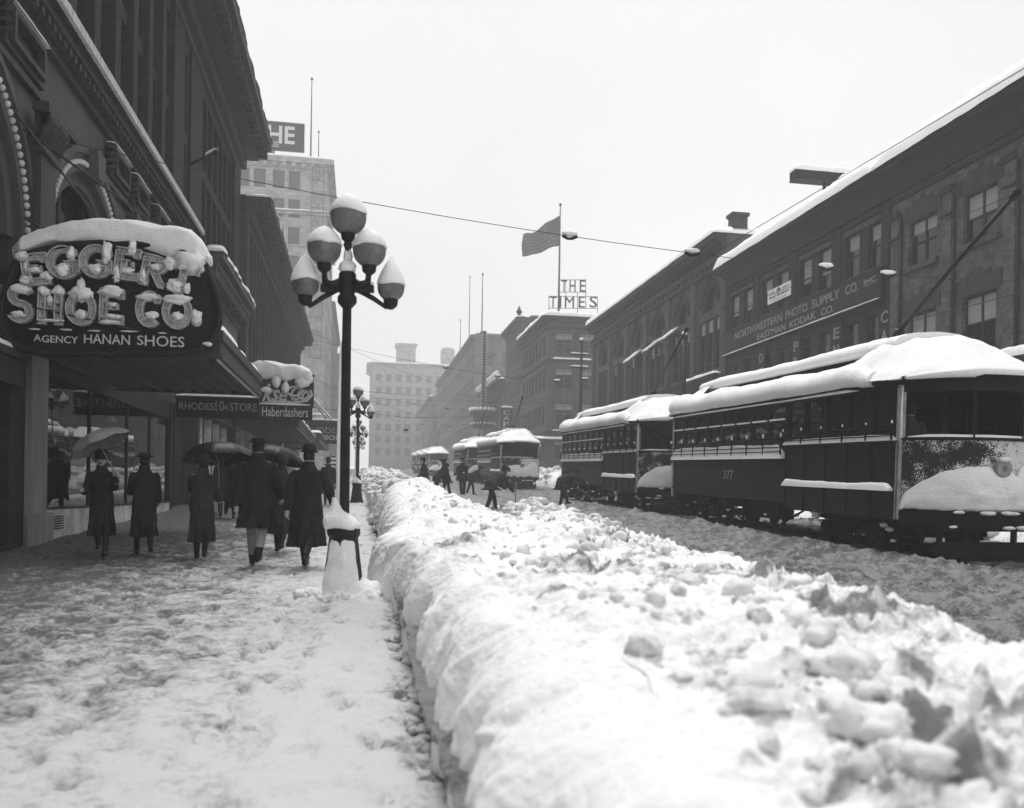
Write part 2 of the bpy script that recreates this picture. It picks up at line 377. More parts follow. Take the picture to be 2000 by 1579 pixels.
# street: packed slush between the banks
y = geo(1.5, 330, 760, 3.6); x = np.concatenate([np.linspace(K1 - 0.1, 4.0, 40), np.linspace(4.05, 9.6, 190), np.linspace(9.65, 17.4, 90)])
Xg, Yg = np.meshgrid(x, y)
fade = 1 / (1 + (Yg / 60) ** 2)
z = G(Yg) + 0.10 + 0.05 * fbm(Xg * 0.8, Yg * 0.5, 4, 3) + fade * (0.085 * fbm(Xg * 2.4, Yg * 2.0, 1, 3) + 0.06 * np.abs(fbm(Xg * 6, Yg * 5.5, 6, 3)) + 0.04 * fbm(Xg * 11, Yg * 11, 3, 3))
for xr in (6.28, 7.72): z -= 0.07 * np.exp(-((Xg - xr) / 0.16) ** 2)
z += 0.16 * np.exp(-((Xg - 8.3) / 0.5) ** 2) * (0.6 + 0.7 * fbm(Xg * 1.5, Yg * 1.1, 9, 2))
z += 0.30 * sstep(14.0, 15.6, Xg) * (0.8 + 0.5 * fbm(Xg, Yg, 12, 3)) + 0.12 * sstep(5.8, 4.4, Xg)
gr = 0.10 * fbm(Xg * 0.9, Yg * 0.9, 7, 3) + 0.12 * fbm(Xg * 4, Yg * 4, 17, 3) - 0.10 * sstep(5.6, 4.4, Xg) * 1.0 - 0.25 * sstep(14.4, 15.4, Xg) - 0.03
grid_obj('street', np.dstack([Xg, Yg, z]), M['slush'], gr, kind='structure')
# right pavement
y = geo(1.5, 330, 160, 3); x = np.linspace(17.3, 22.4, 24); Xg, Yg = np.meshgrid(x, y)
z = G(Yg) + 0.16 + 0.05 * fbm(Xg * 2, Yg * 1.5, 4, 3)
grid_obj('sidewalk', np.dstack([Xg, Yg, z]), M['walk'], 0.05 * fbm(Xg, Yg, 3, 2), kind='structure')

def slabs(x, y, sc_, seed):
    """broken-slab relief: every cell of a jittered grid lies at its own height and tilt"""
    gx, gy = np.floor(x * sc_), np.floor(y * sc_); best = np.full(np.shape(x), 9.0); second = best.copy(); val = np.zeros(np.shape(x))
    h = lambda a, b, k: np.modf(np.abs(np.sin(a * 127.1 + b * 311.7 + k * 74.7 + seed) * 43758.5453))[0]
    for ox in (-1, 0, 1):
        for oy in (-1, 0, 1):
            cx_, cy_ = gx + ox, gy + oy; px_, py_ = cx_ + h(cx_, cy_, 1), cy_ + h(cx_, cy_, 2); dx, dy = x * sc_ - px_, y * sc_ - py_; d = np.sqrt(dx * dx + dy * dy)
            v = h(cx_, cy_, 3) - .5 + (h(cx_, cy_, 4) - .5) * 1.2 * dx + (h(cx_, cy_, 5) - .5) * 1.2 * dy
            second = np.where(d < best, best, np.minimum(second, d)); val = np.where(d < best, v, val); best = np.minimum(best, d)
    return val * sstep(0.0, 0.16, second - best) - .25 * (1 - sstep(0.0, 0.14, second - best))
# the shovelled bank along the kerb
ny, nu = 760, 330
yy = geo(0.9, 25.5, ny, 2.3)
u = np.linspace(0, 1, nu)
U, Y = np.meshgrid(u, yy)
right = np.interp(Y, [0, 4, 7.5, 11, 15, 19, 22, 25.5], [3.5, 3.9, 4.5, 5.1, 5.5, 4.2, 3.4, 2.6])
H0 = np.interp(Y, [0, 2, 5, 8, 12, 15, 18, 20.3, 22.5, 24.5, 25.5], [0.78, 0.80, 0.80, 0.76, 0.76, 0.84, 1.04, 1.20, 1.02, 0.5, 0.1]) 
H0 = H0 * (1 + 0.10 * fbm(Y * 0.35, 0.0, 5, 2))
foot = K1 - 0.03 - 0.24 * np.exp(-((Y - 10.6) / 1.25) ** 2) + 0.10 * fbm(Y * 0.8, 3.0, 1, 3) + 0.05 * fbm(Y * 3.1, 1.0, 1, 2)
lean = np.interp(Y, [0, 3, 6, 9, 12, 16, 26], [0.72, 0.62, 0.42, 0.30, 0.32, 0.5, 0.9])
wallp = 0.34                                         # share of the profile that is the cut face
w = np.clip(U / wallp, 0, 1); t = np.clip((U - wallp) / (1 - wallp), 0, 1)
Xb = foot + lean * w ** 2.2 * (1 + 0.15 * fbm(Y * 1.2, 0.0, 2, 2))
Zb = H0 * np.sin(w * math.pi / 2) ** 0.8 * 0.93
xt = foot + lean + (right - foot - lean) * t
top = H0 * 0.93 + 0.07 * H0 * np.sin(np.clip(t * 3, 0, 1) * math.pi / 2)
drop = sstep(0.55, 1.0, t)
ridge = np.interp(Y, [0, 10, 13, 16, 19, 26], [0, 0, 0.22, 0.52, 0.76, 0.8])
top = top * (1 - drop) - ridge * H0 * sstep(0.08, 0.55, t) * (1 - drop)
Xb = np.where(U > wallp, xt, Xb); Zb = np.where(U > wallp, np.maximum(top, 0.02), Zb)
plat = np.clip((U - wallp * 0.7) / 0.15, 0, 1) * (1 - 0.6 * drop)
lump = 0.05 * fbm(Xb * 0.9, Y * 0.9, 2, 3) + 0.05 * np.clip(fbm(Xb * 2.3, Y * 2.1, 9, 3), -0.25, 2) + 0.065 * sstep(0.25, 0.8, fbm(Xb * 1.5, Y * 1.4, 31, 3)) * (1 + 0.5 * fbm(Xb * 7, Y * 7, 2, 2))
wx, wy = Xb + .08 * fbm(Xb * 3, Y * 3, 1, 3), Y + .08 * fbm(Xb * 3, Y * 3, 7, 3)
brk = sstep(0.02, 0.42, fbm(Xb * 0.9, Y * 0.8, 55, 3) - .08 - .35 * sstep(.45, .8, t) + .38 * np.exp(-((Xb - (1.2 + 0.25 * Y)) / 0.9) ** 2))
S2 = slabs(wx, wy, 7.5, 4.0)
lump += brk * (.045 * slabs(wx, wy, 3.4, 1.0) + .060 * S2 + .045 * slabs(wx, wy, 15, 9.0) - .02) + .022 * slabs(wx, wy, 11, 6.0) * (.5 + .5 * sstep(-.3, .3, fbm(Xb * 1.2, Y, 44, 2)))
lump += 0.03 * np.abs(fbm(Xb * 7, Y * 7, 4, 3)) + 0.018 * fbm(Xb * 14, Y * 14, 4, 3)
rough = np.interp(Y, [0, 3, 10, 25], [1.0, 1.0, 1.0, 1.3])
Zb = Zb + lump * plat * rough * 1.15
face = np.sin(np.clip(w, 0, 1) * math.pi) * (U <= wallp)
Xb = Xb + face * (0.05 * slabs(Y + .35 * Zb + .05 * fbm(Y * 4, Zb * 4, 3, 2), Zb * .55, 3.4, 2.0) * sstep(0, .3, Zb) + 0.055 * fbm(Y * 2.2 + Zb * 1.1, Zb * 0.9, 1, 4) + 0.035 * np.abs(fbm(Y * 4.5 + Zb * 2.5, Zb * 1.2, 6, 3)) + 0.012 * fbm(Y * 13, Zb * 13, 8, 2))
crown = sstep(0.28, 0.75, fbm(Xb * 1.5, Y * 1.4, 31, 3))
band = np.exp(-((Xb - (1.2 + 0.25 * Y)) / 0.8) ** 2)
gr = 0.20 * crown + 0.15 * brk * sstep(.05, .35, S2) + 0.10 * brk * sstep(.15, .5, fbm(Xb * 7, Y * 7, 91, 3)) + 0.14 * brk * sstep(-.1, .5, fbm(Xb * 3, Y * 3, 71, 4)) + 0.28 * band * sstep(-0.1, 0.6, fbm(Xb * 2, Y * 2, 15, 4)) + 0.07 * fbm(Xb * 5, Y * 5, 8, 2) - 0.02 - 0.07 * sstep(0.9, 0.2, U) * 0 - 0.14 * sstep(2.4, 3.4, Xb) * sstep(3.5, 7, Y)
gr = np.where(U < wallp * 0.97, 0.04 * fbm(Y * 3, Zb * 2, 3, 3) - 0.03 + 0.12 * sstep(0.14, 0.0, Zb), gr)
Pb = np.dstack([Xb, Y, Zb + G(Y)])
tag(grid_obj('snowbank', Pb, M['bank'], gr, kind='stuff'), 'tall shovelled snow bank with dirty lumps along the kerb')

# lumps of broken snow: irregular clods
_ico = bmesh.new(); bmesh.ops.create_icosphere(_ico, subdivisions=3, radius=1)
ICV = np.array([v.co[:] for v in _ico.verts]); ICF = [tuple(v.index for v in f.verts) for f in _ico.faces]; _ico.free()
def clod(mb, c, r, seed, flat=0.75):
    d = 1 + 0.38 * fbm(ICV[:, 0] * 1.1 + seed, ICV[:, 1] * 1.1, ICV[:, 2] * 1.1 + seed * 0.3, 3)
    d = np.maximum(d, 0.35) - .22 * np.abs(fbm(ICV[:, 0] * 2.2 + seed, ICV[:, 1] * 2.2, ICV[:, 2] * 2.2, 3))
    q = random.uniform(0, 6.28); s = (random.uniform(0.8, 1.3), random.uniform(0.7, 1.1), random.uniform(0.6, 0.9) * flat / 0.75)
    v = ICV * d[:, None] * r * np.array(s)
    v = np.column_stack([v[:, 0] * math.cos(q) - v[:, 1] * math.sin(q), v[:, 0] * math.sin(q) + v[:, 1] * math.cos(q), v[:, 2]])
    mb.add(v + np.array(c), ICF, True)
def bank_h(x, y):
    j = int(np.argmin(np.abs(yy - y))); k = int(np.argmin(np.abs(Pb[j, :, 0] - x) + (u < wallp * 0.9) * 9)); return Pb[j, k, 2]
mb = MB()
for i in range(760):
    yb = 2.0 + 17 * random.random() ** 1.3; xb = random.uniform(1.1, 1.2 + 0.22 * yb if i % 3 else 4.3)
    r = random.choice([0.012, 0.016, 0.02, 0.028, 0.035, 0.05, 0.075]) * random.uniform(0.7, 1.2)
    clod(mb, (xb, yb, bank_h(xb, yb) + r * 0.1), r, i * 1.7)
for i in range(150):                                 # clods along the far edge of the bank
    yb = random.uniform(4, 24); e = float(np.interp(yb, [0, 4, 7.5, 11, 15, 19, 22, 25.5], [3.3, 3.6, 4.2, 4.8, 5.3, 4.2, 3.4, 2.6]))
    xb = e * 0.80 + random.gauss(0, 0.28); r = random.uniform(0.03, 0.105)
    clod(mb, (xb, yb, bank_h(min(xb, e), yb) + r * 0.15), r, i * 2.3 + 500)
o = mb.build('snow_clods', M['rubble'], kind='stuff'); tag(o, 'loose dirty clods of snow scattered over the near bank')
# loose crumbs at the foot of the cut face
mb = MB()
for i in range(330):
    yb = 2.2 + 9.5 * random.random() ** 1.2; xb = K1 + random.gauss(-0.08, 0.10); r = random.uniform(0.015, 0.055)
    clod(mb, (xb, yb, G(yb) + 0.0), r, i * 3.1 + 900)
o = mb.build('snow_crumbs', M['walk'], kind='stuff'); tag(o, 'crumbs of snow in the groove at the foot of the bank')
# heaps further along the left kerb and on the right
def heap(name, x0, x1, y0, y1, h, n, label, seed, rr=(0.12, 0.34)):
    mb = MB(); ys = np.linspace(y0, y1, 160); xs = np.linspace(x0, x1, 46); Xh, Yh = np.meshgrid(xs, ys)
    tx = (Xh - x0) / (x1 - x0); ty = (Yh - y0) / (y1 - y0)
    prof = np.sin(np.clip(tx, 0, 1) * math.pi) ** 0.6 * np.clip(np.minimum(ty * 9, (1 - ty) * 9), 0, 1) ** 0.6
    prof = np.minimum(prof, 1)
    Z = G(Yh) + 0.05 + h * prof * (0.85 + 0.3 * fbm(Xh * 0.8, Yh * 0.5, seed, 3)) + prof * (0.13 * np.abs(fbm(Xh * 2.5, Yh * 2.2, seed + 3, 3)))
    mb.grid(np.dstack([Xh, Yh, Z]))
    for i in range(n):
        a, b = random.random(), random.random() ** 1.4; k = int(b * 159); j = int(a * 45)
        r = random.uniform(*rr) * (0.6 + 0.6 * b)
        clod(mb, (xs[j], ys[k], Z[k, j] + r * 0.2), r, seed + i * 1.3)
    o = mb.build(name, M['rubble'], kind='stuff'); tag(o, label); return o
heap('snow_heap', 0.35, 2.5, 19.5, 66, 0.95, 460, 'long heap of broken dirty snow along the left kerb beyond the bank', 40)
heap('snow_heap', 0.5, 3.4, 70, 130, 1.0, 120, 'low far heap of snow along the left kerb', 60)
heap('snow_heap', 13.4, 16.9, 42, 74, 1.35, 260, 'white heap of snow by the right kerb behind the stalled streetcars', 80)
heap('snow_heap', 13.2, 16.8, 3, 40, 0.7, 60, 'snow ridge along the right kerb beside the nearest streetcars', 95)
heap('snow_heap', 3.9, 6.2, 19.5, 27, 0.30, 70, 'small broken snow heap where the shovellers work', 105, (0.1, 0.24))
# snow drifted against the lamp post foot is built with the lamp

# ------------------------------------------------------------------ sky, light, air, camera
w = bpy.data.worlds.new('World'); sc.world = w; w.use_nodes = True
nt = w.node_tree; N = nt.nodes; Lk = nt.links; bg = N['Background']
SUN_EL, SUN_AZ = R(66), R(-10)
sk = N.new('ShaderNodeTexSky'); sk.sky_type = 'NISHITA'; sk.sun_disc = False; sk.sun_elevation = SUN_EL; sk.sun_rotation = SUN_AZ
sk.air_density = 1.0; sk.dust_density = 4.0; sk.ozone_density = 1.0
bw = N.new('ShaderNodeRGBToBW'); Lk.new(sk.outputs[0], bw.inputs[0])
tcs = N.new('ShaderNodeTexCoord'); cl = N.new('ShaderNodeTexNoise'); cl.inputs['Scale'].default_value = 2.2; cl.inputs['Detail'].default_value = 4
Lk.new(tcs.outputs['Generated'], cl.inputs['Vector'])
cr = N.new('ShaderNodeMapRange'); cr.inputs['To Min'].default_value = 0.85; cr.inputs['To Max'].default_value = 1.15; Lk.new(cl.outputs['Fac'], cr.inputs['Value'])
# an overcast deck evens the sky out: a constant grey mixed with the clear sky
mxs = N.new('ShaderNodeMix'); mxs.data_type = 'FLOAT'; mxs.inputs['Factor'].default_value = 0.86
Lk.new(bw.outputs[0], mxs.inputs['A']); mxs.inputs['B'].default_value = 7.7
ml = N.new('ShaderNodeMath'); ml.operation = 'MULTIPLY'; Lk.new(mxs.outputs[0], ml.inputs[0]); Lk.new(cr.outputs[0], ml.inputs[1])
Lk.new(ml.outputs[0], bg.inputs['Color']); bg.inputs['Strength'].default_value = 0.0605
sun = bpy.data.lights.new('sun', 'SUN'); sun.energy = 1.5; sun.angle = R(30); sun.color = (1, 1, 1)
so = bpy.data.objects.new('sun', sun); col.objects.link(so)
sd = Vector((math.sin(SUN_AZ) * math.cos(SUN_EL), math.cos(SUN_AZ) * math.cos(SUN_EL), math.sin(SUN_EL)))
so.rotation_euler = sd.to_track_quat('Z', 'Y').to_euler(); so.location = (0, 0, 90)
# falling-snow haze
HAZE = 0.0018
mb = MB(); mb.box(-305, 305, -30, 605, -2.2, 66)
hm = bpy.data.materials.new('snowy_air'); hm.use_nodes = True; hn = hm.node_tree.nodes; hn.remove(hn['Principled BSDF'])
pv = hn.new('ShaderNodeVolumePrincipled'); pv.inputs['Color'].default_value = (0.97,) * 3 + (1,); pv.inputs['Density'].default_value = HAZE; pv.inputs['Anisotropy'].default_value = 0.0
hm.node_tree.links.new(pv.outputs[0], hn['Material Output'].inputs['Volume'])
mb.build('haze', hm, kind='stuff')
cd = bpy.data.cameras.new('camera'); co = bpy.data.objects.new('camera', cd); col.objects.link(co); sc.camera = co
cd.sensor_width = 36; cd.lens = 36 * F / 2000; cd.clip_start = 0.05; cd.clip_end = 3000
cd.shift_y = (PYC - 789.5) / 2000
co.matrix_world = Matrix.Translation(CAM) @ Matrix.Rotation(-TH, 4, 'Z') @ Matrix.Rotation(R(90), 4, 'X') @ Matrix.Rotation(ROLL, 4, 'Z')
cd.dof.use_dof = True; cd.dof.focus_distance = 19; cd.dof.aperture_fstop = 1.5
sc.view_settings.view_transform = 'Standard'; sc.view_settings.look = 'None'; sc.view_settings.exposure = 1.08; sc.view_settings.gamma = 1.0
sc.render.engine = 'CYCLES'
sc.cycles.max_bounces = 6; sc.cycles.diffuse_bounces = 3; sc.cycles.glossy_bounces = 3; sc.cycles.volume_bounces = 2
sc.cycles.use_denoising = True
# ------------------------------------------------------------------ building kit
def wall_rows(mb, fr, U0, U1, Z0, Z1, cols, rows, t=0.32):
    """solid wall strips round a grid of openings"""
    z = Z0
    for za, zb in rows:
        if za > z: mb.fb(fr, U0, U1, z, za, -t, 0)
        p = U0
        for a, b in cols:
            if a > p: mb.fb(fr, p, a, za, zb, -t, 0)
            p = b
        if U1 > p: mb.fb(fr, p, U1, za, zb, -t, 0)
        z = zb
    if Z1 > z: mb.fb(fr, U0, U1, z, Z1, -t, 0)
WCACHE = {}
def win(fr, parent, u0, u1, z0, z1, o=-0.2, fm='frame', gm='glass', nx=1, nz=2, bar=0.07, blind=0.0, name='window'):
    """sash window: frame with meeting rail, its pane a sub-part"""
    w, h = round(u1 - u0, 3), round(z1 - z0, 3); key = (w, h, fm, gm, nx, nz, bar, blind)
    if key not in WCACHE:
        f = MB()
        f.box(0, w, -0.05, 0.05, 0, bar); f.box(0, w, -0.05, 0.05, h - bar, h)
        f.box(0, bar, -0.05, 0.05, bar, h - bar); f.box(w - bar, w, -0.05, 0.05, bar, h - bar)
        for i in range(1, nx): x = w * i / nx; f.box(x - bar * .6, x + bar * .6, -0.045, 0.05, bar, h - bar)
        for i in range(1, nz): z = h * i / nz; f.box(bar, w - bar, -0.04, 0.05, z - bar * .4, z + bar * .4)
        p = MB(); p.box(bar * .5, w - bar * .5, 0.0, 0.02, bar * .5, h - bar * .5)
        b = None
        if blind: b = MB(); b.box(bar, w - bar, -0.012, -0.004, h * (1 - blind), h - bar)
        WCACHE[key] = (f.me('window', M[fm]), p.me('pane', M[gm]), b.me('blind', M['shade']) if b else None)
    fme, pme, bme = WCACHE[key]
    # the frame's local x runs along the wall so that local -y points outwards
    base = fr.p(u0 if fr.rot >= 0 else u1, o, z0)
    wo = link_mesh(name, fme, parent, base - ORG[parent]); wo.rotation_euler = (0, 0, fr.rot)
    link_mesh('pane', pme, wo)
    if bme: link_mesh('blind', bme, wo)
    return wo
def roof_snow(fr, parent, u0, u1, z, o, half=0.45, h=0.4, seed=0, step=0.4, name='snow_cap'):
    return snow_on([fr.p(u0, o, z), fr.p(u1, o, z)], half, h, fr.n, parent, seed, name, step, wob=.10)
def cornice(mb, fr, u0, u1, prof, ):
    """prof: list of (z0, z1, out) courses, each a box proud of the wall"""
    for z0, z1, o in prof: mb.fb(fr, u0, u1, z0, z1, 0.002, o)
def dentils(mb, fr, u0, u1, z0, z1, o0, o1, pitch, wd):
    n = int((u1 - u0) / pitch)
    for i in range(n): a = u0 + (i + 0.5) * (u1 - u0) / n; mb.fb(fr, a - wd / 2, a + wd / 2, z0, z1, o0, o1)
def arch_wall(mb, fr, ua, ub, z0, z1, uc, r, zs, t=0.4, n=16):
    """wall panel ua..ub with a round-headed opening centred on uc"""
    dv = fr.n * (-t)
    for sgn in (-1, 1):
        e = ua if sgn < 0 else ub
        pts = [fr.p(e, 0, z0), fr.p(uc + sgn * r, 0, z0)]
        pts += [fr.p(uc + sgn * r * math.cos(k * math.pi / 2 / n), 0, zs + r * math.sin(k * math.pi / 2 / n)) for k in range(n + 1)]
        pts += [fr.p(uc, 0, z1), fr.p(e, 0, z1)]
        mb.prism(pts, dv)
def arch_band(mb, fr, uc, zs, r0, r1, o0, o1, n=20, a0=0.0, a1=math.pi):
    """a moulded ring over a round opening"""
    for k in range(n):
        q0, q1 = a0 + (a1 - a0) * k / n, a0 + (a1 - a0) * (k + 1) / n
        pts = [fr.p(uc + r * math.cos(q), o0, zs + r * math.sin(q)) for r, q in ((r0, q0), (r1, q0), (r1, q1), (r0, q1))]
        mb.prism(pts, fr.n * (o1 - o0))
def disc(mb, fr, uc, zs, r, o, n=24, zb=None):
    """glass filling of a round-headed opening"""
    pts = [fr.p(uc + r * math.cos(math.pi * k / n), o, zs + r * math.sin(math.pi * k / n)) for k in range(n + 1)]
    if zb is not None: pts += [fr.p(uc - r, o, zb), fr.p(uc + r, o, zb)]
    mb.prism(pts, fr.n * (-0.02))

# ================================================================== LEFT SIDE
# ---- shoe shop: two storeys of grey terracotta with round arches over plate-glass windows
XA = -5.6; fr = left_fr(XA); U0, U1 = 2.0, 29.6
rt = empty('shop_building', (XA, 16, G(16)), 'two-storey ornate grey shop building with arched windows behind the hanging oval sign', 'shop building')
wl = MB(); arches = [7.4, 13.2, 19.0, 24.8]
for c in arches: arch_wall(wl, fr, c - 2.9, c + 2.9, 4.75, 8.15, c, 2.25, 5.55)
wl.fb(fr, U0, 4.5, 4.75, 8.15, -0.4, 0); wl.fb(fr, 27.7, U1, 4.75, 8.15, -0.4, 0)
wl.fb(fr, U0, U1, 8.15, 9.2, -0.4, 0); wl.fb(fr, U0, U1, 4.1, 4.75, -0.4, 0)
wl.fb(fr, U0, U1, -0.3, 9.85, -12, -3.2); wl.fb(fr, U0, U1, 4.15, 4.3, -3.2, -0.4); wl.fb(fr, U0, U1, 9.2, 9.5, -3.2, -0.4)
wl.fb(fr, U0, U0 + 0.3, -0.3, 9.2, -3.2, -0.4); wl.fb(fr, U1 - 0.3, U1, -0.3, 4.1, -3.2, -0.4)
wl.build('wall', M['terra'], rt)
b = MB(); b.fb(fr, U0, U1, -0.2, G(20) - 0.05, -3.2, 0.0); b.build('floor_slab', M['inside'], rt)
for c in arches:
    f = MB(); disc(f, fr, c, 5.55, 2.25, -0.36, zb=4.75); wo = f.build('arched_window', M['glass'], rt)
    f = MB(); arch_band(f, fr, c, 5.55, 2.1, 2.249, -0.33, -0.22)
    for dx in (-0.75, 0.75): f.fb(fr, c + dx - 0.05, c + dx + 0.05, 4.75, 5.55 + math.sqrt(2.1 ** 2 - dx * dx), -0.33, -0.24)
    f.fb(fr, c - 2.2, c + 2.2, 5.5, 5.6, -0.335, -0.22); f.build('window_frame', M['frame'], wo)
    f = MB(); arch_band(f, fr, c, 5.55, 2.26, 2.62, 0.003, 0.09); arch_band(f, fr, c, 5.55, 2.62, 2.75, 0.003, 0.16)
    arch_band(f, fr, c, 5.55, 2.0, 2.249, -0.2, -0.04)
    f.prism([fr.p(c - 0.2, 0.1, 7.75), fr.p(c + 0.2, 0.1, 7.75), fr.p(c + 0.28, 0.1, 8.3), fr.p(c - 0.28, 0.1, 8.3)], fr.n * 0.22)
    f.build('archivolt', M['terra'], rt)
    f = MB()
    for k in range(58):
        q = math.pi * (k + 0.5) / 58; p = fr.p(c + 2.44 * math.cos(q), 0.11, 5.55 + 2.44 * math.sin(q)); f.ball(p, 0.055, n=6, m=4)
    f.build('beaded_moulding', M['rope'], rt)
    f = MB()
    for z0, z1, o, hw in ((4.75, 5.1, 0.14, 0.46), (5.1, 7.1, 0.10, 0.36), (7.1, 7.22, 0.16, 0.42), (7.75, 7.9, 0.26, 0.52)): f.fb(fr, c - 2.9 - hw, c - 2.9 + hw, z0, z1, 0.17, 0.17 + o)
    for k in range(5):
        a = c - 2.9 - 0.36 + k * 0.18
        f.tube([fr.p(a, 0.24, 7.2), fr.p(a, 0.30, 7.45), fr.p(a, 0.42, 7.62), fr.p(a, 0.36, 7.76)], [0.09, 0.085, 0.08, 0.06], 6)
    f.fb(fr, c - 2.9 - 0.4, c - 2.9 + 0.4, 7.22, 7.75, 0.17, 0.24); f.build('pilaster', M['terradark'], rt)
cm = MB(); cornice(cm, fr, U0, U1, [(9.2, 9.36, 0.12), (9.36, 9.52, 0.22), (9.52, 9.70, 0.34), (9.70, 9.86, 0.44)]); cornice(cm, fr, U0, U1, [(8.16, 8.28, 0.1)])
dentils(cm, fr, U0, U1, 9.37, 9.5, 0.222, 0.30, 0.28, 0.14); cm.build('cornice', M['terradark'], rt)
f = MB(); dentils(f, fr, U0, U1, 9.72, 9.9, 0.44, 0.52, 0.24, 0.20); f.build('cornice_cresting', M['rope'], rt)
snow_on([fr.p(U0, 0.3, 9.86), fr.p(U1, 0.3, 9.86)], 0.16, 0.10, fr.n, rt, 3)
for a, b_ in ((9.6, 11.2), (12.4, 14.0), (14.6, 16.3), (20.4, 21.9), (22.3, 23.8), (24.6, 26.2)):
    f = MB()
    for r0, o in ((0.0, 0.12), (0.16, 0.20)):
        u0, u1, z0, z1 = a + r0, b_ - r0, 8.36 + r0 * .6, 9.10 - r0 * .6; wd = 0.09
        f.fb(fr, u0, u1, z0, z0 + wd, 0.003, o); f.fb(fr, u0, u1, z1 - wd, z1, 0.003, o); f.fb(fr, u0, u0 + wd, z0 + wd, z1 - wd, 0.003, o); f.fb(fr, u1 - wd, u1, z0 + wd, z1 - wd, 0.003, o)
    for k in range(4): f.tube([fr.p(a - 0.1, 0.03, 8.5 + k * .15), fr.p(a - 0.02, 0.2, 8.56 + k * .15), fr.p(a + 0.05, 0.05, 8.62 + k * .15)], 0.05, 6)
    f.build('panel_frame', M['terradark'], rt)
    snow_on([fr.p(a, 0.1, 9.10), fr.p(b_, 0.1, 9.10)], 0.10, 0.06, fr.n, rt, a)
# shopfront
def shopglass():
    m = bpy.data.materials.new('shop_plate_glass'); m.use_nodes = True; nt = m.node_tree; N = nt.nodes; Lk = nt.links; N.remove(N['Principled BSDF'])
    tr = N.new('ShaderNodeBsdfTransparent'); tr.inputs[0].default_value = (0.75,) * 3 + (1,); gl = N.new('ShaderNodeBsdfGlossy'); gl.inputs['Roughness'].default_value = 0.01
    gl.inputs['Color'].default_value = (0.9,) * 3 + (1,)
    fn = N.new('ShaderNodeFresnel'); fn.inputs[0].default_value = 2.2; mx = N.new('ShaderNodeMixShader')
    ge = N.new('ShaderNodeNewGeometry'); n = N.new('ShaderNodeTexNoise'); n.inputs['Scale'].default_value = 0.8; Lk.new(ge.outputs['Position'], n.inputs['Vector'])
    bp = N.new('ShaderNodeBump'); bp.inputs['Strength'].default_value = 0.03; bp.inputs['Distance'].default_value = 0.2; Lk.new(n.outputs['Fac'], bp.inputs['Height']); Lk.new(bp.outputs[0], gl.inputs['Normal'])
    Lk.new(fn.outputs[0], mx.inputs[0]); Lk.new(tr.outputs[0], mx.inputs[1]); Lk.new(gl.outputs[0], mx.inputs[2]); Lk.new(mx.outputs[0], N['Material Output'].inputs['Surface'])
    return m
M['shopglass'] = shopglass()
f = MB(); f.fb(fr, 15.9, 16.7, G(16) - 0.1, 4.1, -0.3, 0.12); f.fb(fr, 15.78, 16.82, G(16) - 0.1, G(16) + 0.55, 0.122, 0.2); f.build('stone_pier', M['pier'], rt)
for a, b_, o0, o1 in ((15.25, 15.9, -.5, .02), (27.3, 27.5, -.3, .05), (11.0, 11.6, -.4, .05)): f = MB(); f.fb(fr, a, b_, G(a) - .1, 4.1, o0, o1); f.build('shopfront_post', M['frame'], rt)
for a, b_, z1 in ((16.7, 27.3, 1.08), (3.0, 11.0, .85)): f = MB(); f.fb(fr, a, b_, G(a) - 0.1, z1, -0.2, 0.03); f.build('marble_bulkhead', M['marble'], rt)
for a in (17.25, 24.4):
    f = MB()
    for k in range(6): f.fb(fr, a, a + 0.62, G(a) + 0.18 + k * 0.045, G(a) + 0.20 + k * 0.045, 0.032, 0.045)
    f.build('vent_grille', M['iron'], rt)
for a, b_ in ((16.7, 19.6), (19.64, 22.6), (22.64, 24.9), (24.94, 27.3)):
    f = MB(); f.fb(fr, a, b_, 1.12, 3.55, -0.05, -0.035); f.build('shop_window', M['shopglass'], rt)
f = MB(); f.fb(fr, 3.0, 11.0, 0.88, 3.55, -0.05, -0.035); f.build('shop_window', M['shopglass'], rt)
f = MB(); f.fb(fr, 3, 11, 0.85, 0.88, -0.15, 0.05); f.fb(fr, 3, 11, 3.55, 4.1, -0.15, 0.02); f.build('shopfront_frame', M['frame'], rt)
f = MB(); f.fb(fr, 16.7, 27.3, 1.08, 1.12, -0.15, 0.05); f.fb(fr, 16.7, 27.3, 3.55, 4.1, -0.15, 0.02)
for a in (19.62, 22.62, 24.92): f.fb(fr, a - 0.02, a + 0.02, 1.12, 3.55, -0.06, 0.0)
f.build('shopfront_frame', M['frame'], rt)
f = MB(); f.fb(fr, 11.6, 15.25, 0.3, 3.1, -1.7, -1.62); f.build('door', M['glass'], rt)
f = MB(); f.fb(fr, 11.6, 15.25, 3.1, 3.5, -0.3, 0.22); f.fb(fr, 11.6, 15.25, 3.5, 3.62, -0.3, 0.34); f.fb(fr, 11.6, 15.25, 3.62, 4.1, -0.3, 0.0); f.build('door_header', M['terradark'], rt)
snow_on([fr.p(11.6, 0.16, 3.62), fr.p(15.25, 0.16, 3.62)], 0.17, 0.12, fr.n, rt, 5)
